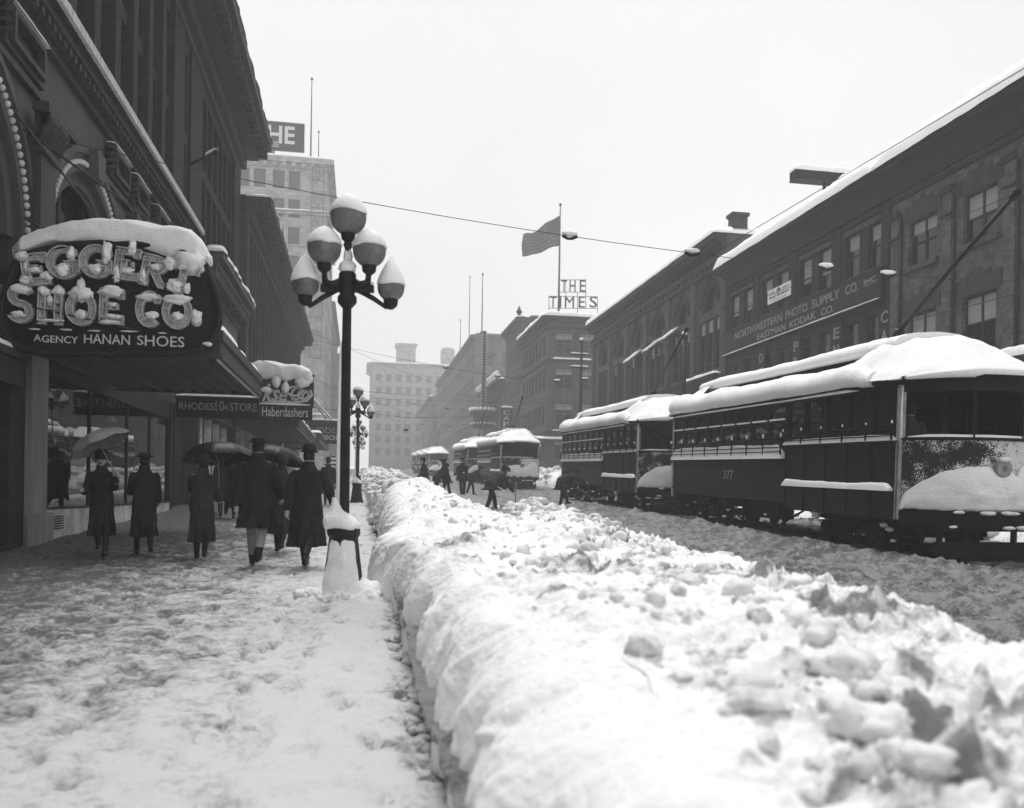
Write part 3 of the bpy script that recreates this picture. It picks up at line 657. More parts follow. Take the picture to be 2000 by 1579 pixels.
# what stands in the window
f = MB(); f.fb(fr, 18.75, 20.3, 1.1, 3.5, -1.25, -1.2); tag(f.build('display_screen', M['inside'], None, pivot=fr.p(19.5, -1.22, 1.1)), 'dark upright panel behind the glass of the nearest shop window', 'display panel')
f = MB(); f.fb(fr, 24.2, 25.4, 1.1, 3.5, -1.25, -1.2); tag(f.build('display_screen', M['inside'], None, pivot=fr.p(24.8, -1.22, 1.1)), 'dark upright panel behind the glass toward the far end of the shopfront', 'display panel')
def drape(u0, u1, z0, z1, o, lab, seed):
    n, mm = 40, 16; A = np.zeros((mm, n, 3))
    for i in range(mm):
        for k in range(n):
            tt = k / (n - 1); s = i / (mm - 1); uu = u0 + (u1 - u0) * tt * (1 - 0.25 * s); oo = o + 0.06 * math.sin(tt * 19 + seed) * (0.4 + s)
            zz = z1 + (z0 - z1) * s * (1 - 0.22 * abs(math.sin(tt * 3.0 + seed))); A[i, k] = fr.p(uu, oo, zz)
    mb = MB(); mb.grid(A); ob = mb.build('drape', M['cloth'], None, pivot=fr.p(u0, o, z0)); sm = ob.modifiers.new('thick', 'SOLIDIFY'); sm.thickness = 0.015
    tag(ob, lab, 'drape')
drape(18.95, 19.9, 2.1, 3.4, -1.05, 'pale cloth draped high in the nearest shop window', 1.0)
drape(24.3, 24.8, 2.2, 3.35, -1.05, 'narrow pale cloth hanging in the far shop window', 2.2)
def stand(u, h, lab):
    t = empty('shoe_stand', fr.p(u, -0.6, 1.08), lab, 'shoe stand', 'shoe stands in the shop window'); z = 1.08; p = fr.p(u, -0.6, z)
    f = MB(); f.lathe([(0.12, 0), (0.12, 0.03), (0.02, 0.05), (0.02, h), (0.11, h + 0.01), (0.11, h + 0.03)], p, 12); f.build('pedestal', M['steel'], t)
    f = MB(); f.tube([p + Vector((0, -0.1, h + .09)), p + Vector((0, -0.04, h + .10)), p + Vector((0, 0.04, h + .075)), p + Vector((0, 0.12, h + .06))], [0.035, 0.045, 0.04, 0.02], 8); f.build('shoe', M['shoe'], t)
for i, (a, h) in enumerate(((17.2, 0.5), (17.9, 0.8), (18.5, 0.45), (20.8, 0.6), (21.6, 0.35), (23.2, 0.7))):
    stand(a, h, 'display stand with a shoe, %s along the shop window from the stone pier' % ['first', 'second', 'third', 'fourth', 'fifth', 'sixth'][i])
# ---- marquee over the shop door
def marquee(y0, y1, x1, z, lab, group='canopies over the left pavement', ribs=11, bulbs=True, xw=-5.45, th=0.42, seed=1):
    t = empty('marquee', (xw, (y0 + y1) / 2, z), lab, 'canopy', group)
    f = MB(); f.box(xw, x1 - 0.1, y0 + .06, y1 - .06, z + 0.08, z + th - 0.06); f.build('deck', M['soffit'], t)
    f = MB()
    for k in range(ribs): x = xw + 0.15 + (x1 - 0.25 - xw) * k / (ribs - 1); f.box(x - 0.05, x + 0.05, y0 + .07, y1 - .07, z + 0.02, z + 0.079)
    f.build('soffit_ribs', M['soffit'], t)
    f = MB()
    for (a, b, c, d) in ((xw, x1, y0, y0 + .06), (xw, x1, y1 - .06, y1), (x1 - .1, x1, y0 + .06, y1 - .06)): f.box(a, b, c, d, z, z + th)
    f.box(xw, x1 + .05, y0 - .05, y0 + .0, z + th - .14, z + th + .02); f.box(x1, x1 + .05, y0, y1, z + th - .14, z + th + .02); f.box(x1, x1 + .04, y0, y1, z - .03, z + .06)
    f.build('fascia', M['fascia'], t)
    if bulbs:
        f = MB(); n = int((y1 - y0) / 0.2)
        for k in range(n): f.ball((x1 - .05, y0 + (k + .5) * (y1 - y0) / n, z - 0.035), 0.035, n=6, m=4)
        f.build('bulb_row', M['bulb'], t)
    snow_on([(x1 - 0.35, y0 - .02, z + th), (x1 - 0.35, y1, z + th)], 0.36, 0.22, (1, 0, 0), t, seed)
    snow_on([((xw + x1) / 2 - .4, y0 + .02, z + th - .08), ((xw + x1) / 2 - .4, y1, z + th - .08)], (x1 - xw) / 2 - .3, 0.28, (1, 0, 0), t, seed + 3)
    f = MB()
    for yy_ in (y0 + .4, y1 - .4): f.tube([(xw, yy_, z + 2.2), (x1 - 0.3, yy_, z + th + .1)], 0.022, 6)
    f.build('stay_chains', M['wire'], t)
    return t
marquee(15.0, 20.9, -2.3, 3.68, 'ribbed metal canopy with bulbs just behind the hanging oval shoe sign', seed=1)
marquee(39.6, 54, -2.7, 4.3, 'ribbed metal canopy under the script haberdashers sign', seed=2)
marquee(57, 72, -2.5, 4.75, 'long canopy beyond the haberdashers sign, before the mirrored sign frame', seed=5)

# ---- tall dark brick store above and beyond the shop
def store(name, fr, U0, U1, Zb, Zt, wm, cm_, cols, rows, cn, lab, cat, depth=14, zc=None, seed=0, pil=None, gm='glass', fm='frame', nz=2, body=None):
    t = empty(name, fr.p((U0 + U1) / 2, 0, max(Zb, G((U0 + U1) / 2))), lab, cat)
    wb = MB(); zc = zc or Zt - 1.2
    wall_rows(wb, fr, U0, U1, Zb, zc, cols, rows)
    b0, b1 = body or (U0, U1)
    wb.fb(fr, U0, U1, zc, Zt - 0.05, -0.32, 0); wb.fb(fr, b0, b1, Zb, Zt - 0.1, -depth, -0.33)
    if pil:
        for a, b, z0, z1, o in pil: wb.fb(fr, a, b, z0, z1, 0.002, o)
    wb.build('wall', M[wm], t)
    c = MB(); cornice(c, fr, U0, U1, cn)
    mx_ = max(cn, key=lambda q: q[2]); dn = [q for q in cn if q[2] < mx_[2]]
    if dn: q = dn[-1]; dentils(c, fr, U0, U1, q[0] + 0.03, q[1] - 0.03, q[2] + .001, q[2] + (mx_[2] - q[2]) * 0.7, max(0.5, (U1 - U0) / 70), max(0.2, (U1 - U0) / 200))
    c.build('cornice', M[cm_], t)
    roof_snow(fr, t, U0, U1, mx_[1], mx_[2] * 0.5, mx_[2] * 0.52, 0.22, seed)
    for za, zb in rows:
        for a, b in cols: win(fr, t, a, b, za, zb, nz=nz, gm=gm, fm=fm)
    return t
frB = left_fr(-5.95)
cB = [(6.0 + 1.62 * i, 7.15 + 1.62 * i) for i in range(14)] + [(30.3, 30.95)] + [(33.7 + 1.28 * i, 34.75 + 1.28 * i) for i in range(6)]
cnB = [(16.55, 16.85, 0.15), (16.85, 17.3, 0.4), (17.3, 17.75, 0.95), (17.75, 18.15, 1.55)]
tB = store('department_store', frB, 4.0, 43.4, 9.9, 18.2, 'brickl', 'stonel', cB, [(10.15, 13.1), (13.5, 16.1)], cnB,
      'tall dark brick department store with heavy projecting cornice above the shoe shop', 'department store', zc=16.5, seed=1,
      pil=[(5.55 + 1.62 * i, 6.0 + 1.62 * i, 9.9, 16.5, 0.16) for i in range(15)] + [(28.7, 30.1, 9.9, 16.5, 0.10), (31.2, 33.4, 9.9, 16.5, 0.10), (41.5, 43.4, 9.9, 16.5, 0.12)])
f = MB(); f.fb(frB, 29.7, 31.4, 0, 9.9, -8, 0); f.fb(frB, 40.7, 43.4, 0, 9.9, -8, 0); f.fb(frB, 31.4, 40.7, 0, 9.9, -8, -1.0); f.build('lower_wall', M['brickl'], tB)
for (a, z) in ((31.1, 12.5),):
    f = MB(); f.tube([frB.p(a, 0.05, z), frB.p(a, 0.9, z + 0.5)], 0.05, 8); f.ball(frB.p(a, 0.95, z + 0.53), 0.1, n=8, m=6); f.build('flagpole_bracket', M['iron'], tB)
    snow_on([frB.p(a, 0.6, z + .4), frB.p(a, 1.0, z + .62)], 0.08, 0.1, (0, 1, 0), tB, 4, step=.1)
# ---- ten-cent store: lower front with its own cornice
frD = left_fr(-5.5)
tD = empty('ten_cent_store', frD.p(36, 0, G(36)), 'lower grey store front with a bracketed snow-topped cornice behind the oval sign', 'store')
wb = MB(); wall_rows(wb, frD, 31.4, 40.6, 4.9, 8.7, [(31.9 + 1.45 * i, 33.0 + 1.45 * i) for i in range(6)], [(5.3, 7.9)]); wb.fb(frD, 31.4, 40.6, 8.7, 9.6, -.32, 0); wb.fb(frD, 31.4, 40.6, 4.2, 4.9, -.9, 0)
wb.fb(frD, 31.4, 31.7, 0.9, 4.2, -.9, 0); wb.fb(frD, 40.3, 40.6, 0.9, 4.2, -.9, 0); wb.build('wall', M['terra'], tD)
for i in range(6): win(frD, tD, 31.9 + 1.45 * i, 33.0 + 1.45 * i, 5.3, 7.9, nx=2)
c = MB(); cornice(c, frD, 31.4, 40.7, [(8.7, 8.85, .12), (9.0, 9.25, .3), (9.25, 9.5, .55), (9.5, 9.72, .75)]); dentils(c, frD, 31.4, 40.7, 8.86, 9.24, .01, .5, .45, .2); cornice(c, frD, 31.4, 40.6, [(4.6, 4.75, .2)]); c.build('cornice', M['terra'], tD)
snow_on([frD.p(31.35, .45, 9.72), frD.p(40.7, .45, 9.72)], .34, .26, (1, 0, 0), tD, 9)
for a in (31.9, 33.9, 35.9, 37.9):
    f = MB(); f.fb(frD, a, a + 1.8, 1.5, 4.2, -.6, -.57); f.build('shop_window', M['shopglass'], tD)
f = MB(); f.fb(frD, 31.7, 40.3, 0.9, 1.5, -.7, -.5); f.build('bulkhead', M['marble'], tD)
for a in (31.7, 33.75, 35.75, 37.75, 39.8): f = MB(); f.fb(frD, a, a + .16, 0.9, 4.2, -.55, -.3); f.build('shopfront_post', M['marble'], tD)
# ---- shops under the department store between the shoe shop and the ten-cent store, and the next long block
frC = left_fr(-5.6); cC = [(44.3 + 1.5 * i, 45.4 + 1.5 * i) for i in range(26) if i % 9 != 8]
tC = store('store_block', frC, 43.5, 83, 5.2, 15.75, 'brickc', 'stonel', cC, [(5.9, 8.3), (9.0, 11.4), (12.0, 14.0)], [(14.2, 14.5, .15), (14.5, 14.9, .4), (14.9, 15.3, .85), (15.3, 15.65, 1.2)],
      'long dark brick block with regular windows and cornice, before the tall pale tower', 'store block', zc=14.2, seed=3,
      pil=[(43.5, 44.2, 5.2, 14.2, .12)] + [(45.5 + 1.5 * i, 45.72 + 1.5 * i, 5.2, 14.2, .12) for i in range(25)])
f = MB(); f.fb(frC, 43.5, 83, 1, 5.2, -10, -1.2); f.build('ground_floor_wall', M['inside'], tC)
for a in np.arange(44, 82, 3.2):
    f = MB(); f.fb(frC, a, a + .35, G(a) - .1, 5.2, -1.2, -.05); f.build('shopfront_post', M['marble'], tC)
f = MB(); f.fb(frC, 43.5, 83, 4.6, 5.2, -1.2, 0.05); f.build('shop_header', M['stonel'], tC)
# ---- corner tower
YT = 122.5; frT = left_fr(-5.0); frX = cross_fr(YT)
tT = empty('office_tower', (-5.0, YT, G(YT)), 'tall pale office tower on the left with an upright letter sign on its corner', 'office tower')
wb = MB(); rows = []; z = 8.0
while z < 43: rows.append((z, z + 2.5)); z += 3.85
cx = [(-8.6 - 4.6 * i - 2.1 * j - 1.55, -8.6 - 4.6 * i - 2.1 * j) for i in range(4) for j in (1, 0)]; cx.sort()
wall_rows(wb, frX, -27, -5.0, 2, 45.5, cx, rows, .4); cy = [(124.6 + 3.4 * i, 126.4 + 3.4 * i) for i in range(7)]
wall_rows(wb, frT, YT + .4, 148.5, 2, 45.5, cy, rows, .4)
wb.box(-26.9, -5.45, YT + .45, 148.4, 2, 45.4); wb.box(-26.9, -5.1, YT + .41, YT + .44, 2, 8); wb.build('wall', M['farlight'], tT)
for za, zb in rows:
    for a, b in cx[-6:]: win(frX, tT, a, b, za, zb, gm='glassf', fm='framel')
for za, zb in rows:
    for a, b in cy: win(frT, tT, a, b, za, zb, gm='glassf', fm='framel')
c = MB()
for z0, z1, o in ((45.5, 46.1, .4), (46.1, 46.8, .9), (39.2, 39.6, .45), (34.9, 35.1, .25), (11.5, 11.9, .5)):
    c.box(-27, -5 + o, YT - o, YT - .002, z0, z1); c.box(-4.998, -5 + o, YT, 148.5, z0, z1)
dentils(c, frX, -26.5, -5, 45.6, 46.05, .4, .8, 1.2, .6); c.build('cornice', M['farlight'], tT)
for k, z in enumerate((46.8, 39.6, 11.9)):
    snow_on([(-27, YT - .3, z), (-4.6, YT - .3, z)], .45, .4 if k == 0 else .25, (0, 1, 0), tT, 2 + k, step=.8); snow_on([(-4.7, YT, z), (-4.7, 148, z)], .4, .4 if k == 0 else .2, (1, 0, 0), tT, 6 + k, step=.8)
t = empty('corner_sign', (-6.2, YT - 1.2, 24), 'upright ladder sign of pale outlined letters on the tower corner', 'letter sign')
f = MB()
for xx in (-6.95, -5.45): f.box(xx - .05, xx + .05, YT - 1.15, YT - 1.05, 19.5, 45.6)
for k in range(15): z = 19.5 + k * 1.865; f.box(-6.95, -5.45, YT - 1.14, YT - 1.06, z - .05, z + .05)
for z in (22, 30, 38, 44): f.box(-6.2, -6.1, YT - 1.05, YT - .01, z, z + .1)
f.build('ladder_frame', M['framel'], t)
for ch, z in (('P', 43.3), ('O', 40.2), ('O', 31.8), ('D', 28.4), ('O', 25.0), ('W', 20.4)):
    text(ch, (-6.65, YT - 1.2, z), (1, 0, 0), (0, 0, 1), (0, -1, 0), .95, 1.7, M['lettergrey'], t, .08, 'letter')
t = empty('roof_sign', (-13, YT + 1, 46.8), 'big dark signboard ending in HE on the tower roof', 'roof sign')
a = hy(516, 292, YT + 1); b = hy(595, 243, YT + 1)
f = MB(); f.box(-19, b.x, YT + 1, YT + 1.25, a.z, b.z); f.build('board', M['signdark'], t)
f = MB()
for xx in (-18, -15, -12.4): f.box(xx - .1, xx + .1, YT + 1.3, YT + 1.5, 45.3, b.z); f.tube([(xx, YT + 1.4, b.z - .5), (xx, YT + 4, 45.4)], .08, 6)
f.build('struts', M['iron'], t)
a = hy(493, 276, YT + 1); b = hy(576, 249, YT + 1); text('THE', (a.x, YT + .99, a.z), (1, 0, 0), (0, 0, 1), (0, -1, 0), b.x - a.x, b.z - a.z, M['letter'], t, .08, bold=.02)
a = hy(528, 286, YT + 1); b = hy(545, 278, YT + 1); text('E', (a.x, YT + .99, a.z), (1, 0, 0), (0, 0, 1), (0, -1, 0), b.x - a.x, b.z - a.z, M['letter'], t, .08)
snow_on([(-19, YT + 1.1, hy(595, 243, YT + 1).z), (hy(595, 243, YT + 1).x, YT + 1.1, hy(595, 243, YT + 1).z)], .22, .15, (0, 1, 0), t, 3, step=.8)
def mast(p0, z1, r, lab, name='flagpole', cat='flagpole'):
    f = MB(); f.tube([p0, (p0[0], p0[1], (p0[2] + z1) / 2), (p0[0], p0[1], z1)], [r, r * .8, r * .5], 8); f.ball((p0[0], p0[1], z1), r * 1.8, n=8, m=6)
    f.lathe([(r * 3, 0), (r * 3, .2), (r, .5)], p0, 10)
    return tag(f.build(name, M['iron'], None, pivot=p0), lab, cat)
mast((hy(607, 300, YT + 1).x, YT + 1, 46.8), hy(611, 155, YT + 1).z, .11, 'tall bare pole on the roof of the left tower')
mast((hy(622, 300, YT + 2).x, YT + 2, 46.8), hy(620, 258, YT + 2).z, .08, 'short thin rod on the roof corner of the left tower', 'roof_rod', 'rod')
# ---- hazy blocks beyond
def plain_block(name, fr, U0, U1, zt, wm, lab, cols, rows, cn=.5, seed=0, side=None, depth=20, cat='building', gm='glassf'):
    t = empty(name, fr.p((U0 + U1) / 2, 0, G((U0 + U1) / 2)), lab, cat, None)
    wb = MB(); wall_rows(wb, fr, U0, U1, 2, zt, cols, rows, .3); wb.fb(fr, U0, U1, 2, zt - .1, -depth, -.31)
    if side:
        fx, X0, X1, c2 = side; wb2 = MB(); wall_rows(wb, fx, X0, X1, 2, zt, c2, rows, .3)
    wb.build('wall', M[wm], t)
    for za, zb in rows:
        for a, b in cols: win(fr, t, a, b, za, zb, gm=gm, fm='framel')
        if side:
            for a, b in side[3]: win(side[0], t, a, b, za, zb, gm=gm, fm='framel')
    c = MB(); cornice(c, fr, U0 - cn * .0, U1, [(zt - .9, zt - .5, cn * .4), (zt - .5, zt - .1, cn)])
    if side: cornice(c, side[0], side[1], side[2], [(zt - .9, zt - .5, cn * .4), (zt - .5, zt - .1, cn)])
    c.build('cornice', M[wm], t)
    roof_snow(fr, t, U0, U1, zt - .1, cn * .3, .5, .4, seed, 1.0)
    if side: roof_snow(side[0], t, side[1], side[2], zt - .05, cn * .3, .45, .35, seed + 1, 1.0)
    return t
def rowz(z0, n, p, h): return [(z0 + p * i, z0 + p * i + h) for i in range(n)]
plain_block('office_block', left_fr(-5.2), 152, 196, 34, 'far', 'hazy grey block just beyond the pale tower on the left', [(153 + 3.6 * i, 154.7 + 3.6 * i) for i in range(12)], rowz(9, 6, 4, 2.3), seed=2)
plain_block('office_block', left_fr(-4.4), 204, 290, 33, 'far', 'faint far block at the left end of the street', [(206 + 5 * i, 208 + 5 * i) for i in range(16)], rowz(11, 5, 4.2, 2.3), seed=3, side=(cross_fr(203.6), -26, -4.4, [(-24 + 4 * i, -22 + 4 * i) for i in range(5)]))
YE = 300
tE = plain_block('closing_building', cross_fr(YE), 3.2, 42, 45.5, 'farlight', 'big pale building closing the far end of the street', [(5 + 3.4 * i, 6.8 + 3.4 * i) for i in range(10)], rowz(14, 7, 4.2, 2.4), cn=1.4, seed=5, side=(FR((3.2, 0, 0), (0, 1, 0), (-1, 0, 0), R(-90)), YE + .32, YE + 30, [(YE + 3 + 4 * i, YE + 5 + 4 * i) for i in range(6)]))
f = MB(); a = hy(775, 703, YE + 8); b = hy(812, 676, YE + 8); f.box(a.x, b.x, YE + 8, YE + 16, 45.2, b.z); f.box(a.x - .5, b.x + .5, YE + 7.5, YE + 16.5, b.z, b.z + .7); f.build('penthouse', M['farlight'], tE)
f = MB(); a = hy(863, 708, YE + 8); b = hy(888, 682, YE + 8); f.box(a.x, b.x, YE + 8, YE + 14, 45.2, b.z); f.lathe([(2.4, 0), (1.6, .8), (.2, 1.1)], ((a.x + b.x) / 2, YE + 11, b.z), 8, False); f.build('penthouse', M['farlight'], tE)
# ================================================================== RIGHT SIDE
fe = right_fr(21.2)
# ---- photographic supply house
tP = empty('supply_house', fe.p(40, 0, G(40)), 'dark plain building with a long painted sign band and deep snowy eaves', 'store building')
YP0, YP1 = 32.35, 48.5
colsP = []
for c in (34.3, 38.35, 42.4, 46.45): colsP += [(c - 1.45, c - .35), (c + .3, c + 1.4)]
wb = MB(); wall_rows(wb, fe, YP0, YP1, 1, 13.7, colsP, [(6.3, 9.25), (11.2, 13.15)]); wb.fb(fe, YP0, YP1, 1, 14.9, -14, -.33); wb.fb(fe, YP0, YP1, 13.7, 14.9, -.32, 0)
for c in (32.35, 36.05, 40.1, 44.15): wb.fb(fe, c, c + .55, 11.1, 13.7, .002, .08)
wb.build('wall', M['stucco'], tP)
for a, b in colsP:
    win(fe, tP, a, b, 11.2, 13.15, nx=1, blind=.35 if int(a * 7) % 3 else .6); win(fe, tP, a, b, 6.3, 9.25, nx=1)
for c in (34.3, 38.35, 42.4, 46.45):
    f = MB(); f.fb(fe, c - 1.5, c + 1.45, 13.15, 13.35, .002, .05); f.build('window_lintel', M['stoner'], tP); f = MB(); f.fb(fe, c - 1.55, c + 1.5, 11.08, 11.2, .002, .12); f.build('window_sill', M['stoner'], tP)
def eave(fr, t, u0, u1, m, seed, sn=True):
    c = MB(); cornice(c, fr, u0, u1, [(13.45, 13.6, .10), (13.75, 14.0, .14)])
    A = np.zeros((2, 9, 3))
    prof = [(.14, 14.0), (.18, 14.2), (.28, 14.38), (.45, 14.5), (.66, 14.56), (.82, 14.6), (.82, 14.92), (-.2, 14.92), (-.2, 14.0)]
    for i, uu in enumerate((u0, u1)):
        for k, (o, z) in enumerate(prof): A[i, k] = fr.p(uu, o, z)
    c.grid(A, False, True); c.f.append(tuple(len(c.v) - 18 + k for k in range(9))); c.sm.append(False); c.f.append(tuple(len(c.v) - 9 + k for k in range(9))[::-1]); c.sm.append(False)
    c.build('cornice', M[m], t)
    if sn:
        snow_on([fr.p(u0, .42, 14.92), fr.p(u1, .42, 14.92)], .50, .58, fr.n, t, seed, step=.3, sag=.10, wob=.09)
        snow_on([fr.p(u0 - .05, -.7, 14.9), fr.p(u1 + .05, -.7, 14.9)], .9, 1.25, fr.n, t, seed + 2, step=.4, wob=.12)
        snow_on([fr.p(u0 - .05, -5, 14.8), fr.p(u1 + .05, -5, 14.8)], 4.0, 1.25, fr.n, t, seed + 4, step=.6)
eave(fe, tP, YP0, YP1, 'sootr', 11)
# its sign band
tS = empty('sign_band', fe.p(40, .1, 9.75), 'long dark fascia sign with photo supply lettering across the building', 'sign')
f = MB(); f.fb(fe, YP0 + .25, YP1 - .15, 9.75, 11.02, .125, .24); f.fb(fe, YP0 + .25, YP1 - .15, 9.68, 9.75, .125, .32); f.fb(fe, YP0 + .25, YP1 - .15, 11.02, 11.07, .125, .28); f.build('board', M['signdark'], tS)
snow_on([fe.p(YP0 + .25, .28, 9.75), fe.p(YP1 - .15, .28, 9.75)], .05, .05, fe.n, tS, 4)
ux = Vector((0, -1, 0)); upv = Vector((0, 0, 1)); ox = Vector((-1, 0, 0))
def wtext(s, ya, yb, z0, z1, m='lettergrey', o=.242, parent=None, name='lettering', **k):
    """words on the right-hand facade reading from the far end towards the camera"""
    return text(s, fe.p(ya, o, z0), ux, upv, ox, ya - yb, z1 - z0, M[m], parent, .015, name, **k)
def uY(px, py=600): return hx(px, py, 20.96).y
for wd, p0, p1, z0, z1 in (('NORTHWESTERN', 1436, 1528, 10.45, 10.86), ('PHOTO', 1535, 1577, 10.45, 10.86), ('SUPPLY', 1586, 1640, 10.45, 10.86), ('CO.', 1651, 1676, 10.45, 10.86), ('INC.', 1687, 1713, 10.56, 10.78),
                           ('EASTMAN', 1480, 1535, 9.93, 10.28), ('KODAK', 1543, 1594, 9.93, 10.28), ('CO.', 1604, 1629, 9.93, 10.28)):
    wtext(wd, uY(p0), uY(p1), z0, z1, parent=tS, bold=.012)
f = MB(); f.fb(fe, uY(1713), uY(1687), 10.49, 10.515, .242, .252); f.build('underline', M['lettergrey'], tS)
for wd, px in (('DEV', 1484), ('PRI', 1551), ('ENL', 1629), ('CAM', 1722)):
    yc = uY(px); c0 = 6.0
    t = empty('pier_sign', fe.p(yc, .1, 7.2), 'narrow upright pier sign with the letters %s, below the long sign band' % wd, 'sign', 'upright pier signs')
    f = MB(); f.fb(fe, yc - .42, yc + .42, 5.2, 9.5, .003, .10); f.build('board', M['signdark'], t)
    for k, chh in enumerate(wd): wtext(chh, yc + .24, yc - .24, 8.72 - .78 * k, 9.22 - .78 * k, 'lettergrey', .102, t, 'letter', bold=.02)
t = empty('rental_sign', fe.p(uY(1522), .3, 10.4), 'white board hung below the upper windows with a round monogram', 'sign')
a = hx(1499, 597, 20.7); b = hx(1544, 546, 20.7); fq = right_fr(20.7)
f = MB(); f.fb(fq, b.y, a.y, a.z + .02, b.z - .05, -.04, 0); f.build('board', M['whitesign'], t)
f = MB(); f.tube([(20.72, b.y + .2, b.z - .06), (21.3, b.y + .2, b.z + .5)], .015, 5); f.tube([(20.72, a.y - .2, b.z - .06), (21.3, a.y - .2, b.z + .5)], .015, 5); f.build('hanger', M['wire'], t)
wS, hS = a.y - b.y, b.z - a.z - .07
def stext(s, x0, x1, z0, z1, **k): text(s, (20.699, a.y - wS * x0, a.z + .02 + hS * z0), ux, upv, ox, wS * (x1 - x0), hS * (z1 - z0), M['signdark'], t, .008, **k)
stext('FOR', .06, .32, .66, .82); stext('RENT', .66, .95, .66, .82); stext('HB', .41, .58, .66, .86, bold=.02); stext('Henry Broderick', .05, .95, .28, .50, shear=.4, bold=.02)
f = MB(); arch_band(f, fq, a.y - wS * .495, a.z + hS * .77, hS * .17, hS * .20, .001, .01, 24, 0, 2 * math.pi); f.fb(fq, b.y + .15, a.y - .15, a.z + hS * .58, a.z + hS * .595, .001, .008); f.fb(fq, b.y + .4, a.y - .4, a.z + hS * .15, a.z + hS * .17, .001, .008); f.build('ring_and_rules', M['signdark'], t)
t = empty('roof_board', (22, 40, 15), 'horizontal snow-covered board sticking out over the supply house roof', 'board')
a = hy(1546, 345, 40); b = hy(1630, 350, 40); f = MB(); f.box(a.x, b.x + 1.2, 39.6, 40.2, a.z - .14, a.z + .22); f.box(a.x, b.x + 1.2, 39.55, 40.25, a.z - .24, a.z - .18); f.build('plank', M['sootr'], t)
f = MB(); f.tube([(b.x + .9, 39.9, 14.5), (b.x + .9, 39.9, a.z)], .09, 8); f.tube([(b.x - .6, 39.9, 14.5), (b.x - .6, 39.9, a.z)], .09, 8); f.build('post', M['sootr'], t)
snow_on([(a.x, 39.9, a.z + .22), (b.x + 1.2, 39.9, a.z + .22)], .33, .36, (0, 1, 0), t, 6, step=.3)
# ---- buff brick building at the right edge
tQ = empty('brick_building', fe.p(24, 0, G(24)), 'buff brick building with jagged dark window heads at the right edge', 'brick building')
Q0, Q1 = 8, 32.3; cQ = [30.3 - 3.15 * i for i in range(7)]
colsQ = sorted((c - .85, c + .85) for c in cQ); rowsQ = [(2.4, 5.4), (6.75, 8.75), (10.6, 12.4)]
wb = MB(); wall_rows(wb, fe, Q0, Q1, 0, 13.4, colsQ, rowsQ, .36); wb.fb(fe, Q0, Q1, 0, 14.9, -14, -.37); wb.fb(fe, Q0, Q1, 13.4, 14.9, -.36, 0)
for c in cQ:
    wb.fb(fe, c + 1.32, c + 1.83, 5.6, 13.0, .002, .14)
wb.build('wall', M['brickr'], tQ)
for c in cQ:
    pb = MB()
    for zt in (8.75, 12.4):
        vb = MB()
        for k in range(9):                             # stepped voussoirs
            a = (k - 4) * .25; s = .5 + .16 * (4 - abs(k - 4)) / 2 + (.12 if k % 2 == 0 else 0)
            vb.fb(fe, c + a - .124, c + a + .124, zt, zt + s, .003, .03)
        vb.build('window_head', M['brickd'], tQ)
    for zb in (10.6, 6.75): sb = MB(); sb.fb(fe, c - 1.0, c + 1.0, zb - .2, zb, .003, .16); sb.build('window_sill', M['stoner'], tQ)
    pb.fb(fe, c + 1.25, c + 1.9, 12.75, 13.0, .142, .24); pb.fb(fe, c + 1.25, c + 1.9, 11.9, 12.0, .142, .2); pb.tube([fe.p(c + 1.25, .08, 5), fe.p(c + 1.25, .08, 12.7)], .06, 8); pb.build('pier_cap', M['sootr'], tQ)
for a, b in colsQ:
    for za, zb in rowsQ: win(fe, tQ, a, b, za, zb, nx=2, nz=2, bar=.08, blind=(.5 if int(a * 3 + za) % 2 else .3), fm='frame')
eave(fe, tQ, Q0, YP0 - .02, 'sootr', 21)
f = MB(); f.fb(fe, Q0, 27.2, 5.75, 5.95, .002, 1.5); f.build('canopy', M['sootr'], tQ); snow_on([fe.p(Q0, .85, 5.95), fe.p(27.2, .85, 5.95)], .7, .35, fe.n, tQ, 13)
# ---- arched row
tF = empty('arcade_building', fe.p(63, 0, G(63)), 'grey stone row with six arched bays and a snowy cornice before the roof letter sign', 'store building')
F0, F1 = 48.55, 78.3; cF = [51.0 + 4.78 * i for i in range(6)]; wb = MB(); pl = MB()
for i, c in enumerate(cF):
    a, b = (F0 if i == 0 else c - 2.39), (F1 if i == 5 else c + 2.39)
    arch_wall(wb, fe, a, b, 13.0, 15.2, c, 1.2, 13.35, .35, 12)
    wall_rows(wb, fe, a, b, 1.5, 13.0, [(c - 1.75, c - .68), (c - .56, c + .56), (c + .68, c + 1.75)], [(2.6, 5.4), (6.2, 8.4), (9.3, 12.5)], .35)
    for za, zb in ((6.2, 8.4), (9.3, 12.5)):
        for u0, u1 in ((c - 1.75, c - .68), (c - .56, c + .56), (c + .68, c + 1.75)): win(fe, tF, u0, u1, za, zb, nz=2, blind=.25 if int(u0 * 5) % 3 == 0 else 0)
    win(fe, tF, c - 1.75, c + 1.75, 2.6, 5.4, nx=3, nz=1)
    f = MB(); disc(f, fe, c, 13.35, 1.2, -.3, 16, zb=13.0); wo = f.build('lunette', M['glass'], tF)
    f = MB(); arch_band(f, fe, c, 13.35, 1.22, 1.36, .003, .10, 16); arch_band(f, fe, c, 13.35, 1.52, 1.60, .003, .07, 16); f.fb(fe, c - .12, c + .12, 14.5, 15.1, .1, .2); f.build('arch_moulding', M['sootr'], tF)
    pl.fb(fe, c - 2.39 - .38, c - 2.39 + .38, 2, 15.2, .003, .2); pl.fb(fe, c - 2.39 - .48, c - 2.39 + .48, 12.7, 13.0, .2, .28)
pl.fb(fe, F1 - .7, F1, 2, 15.2, .003, .2)
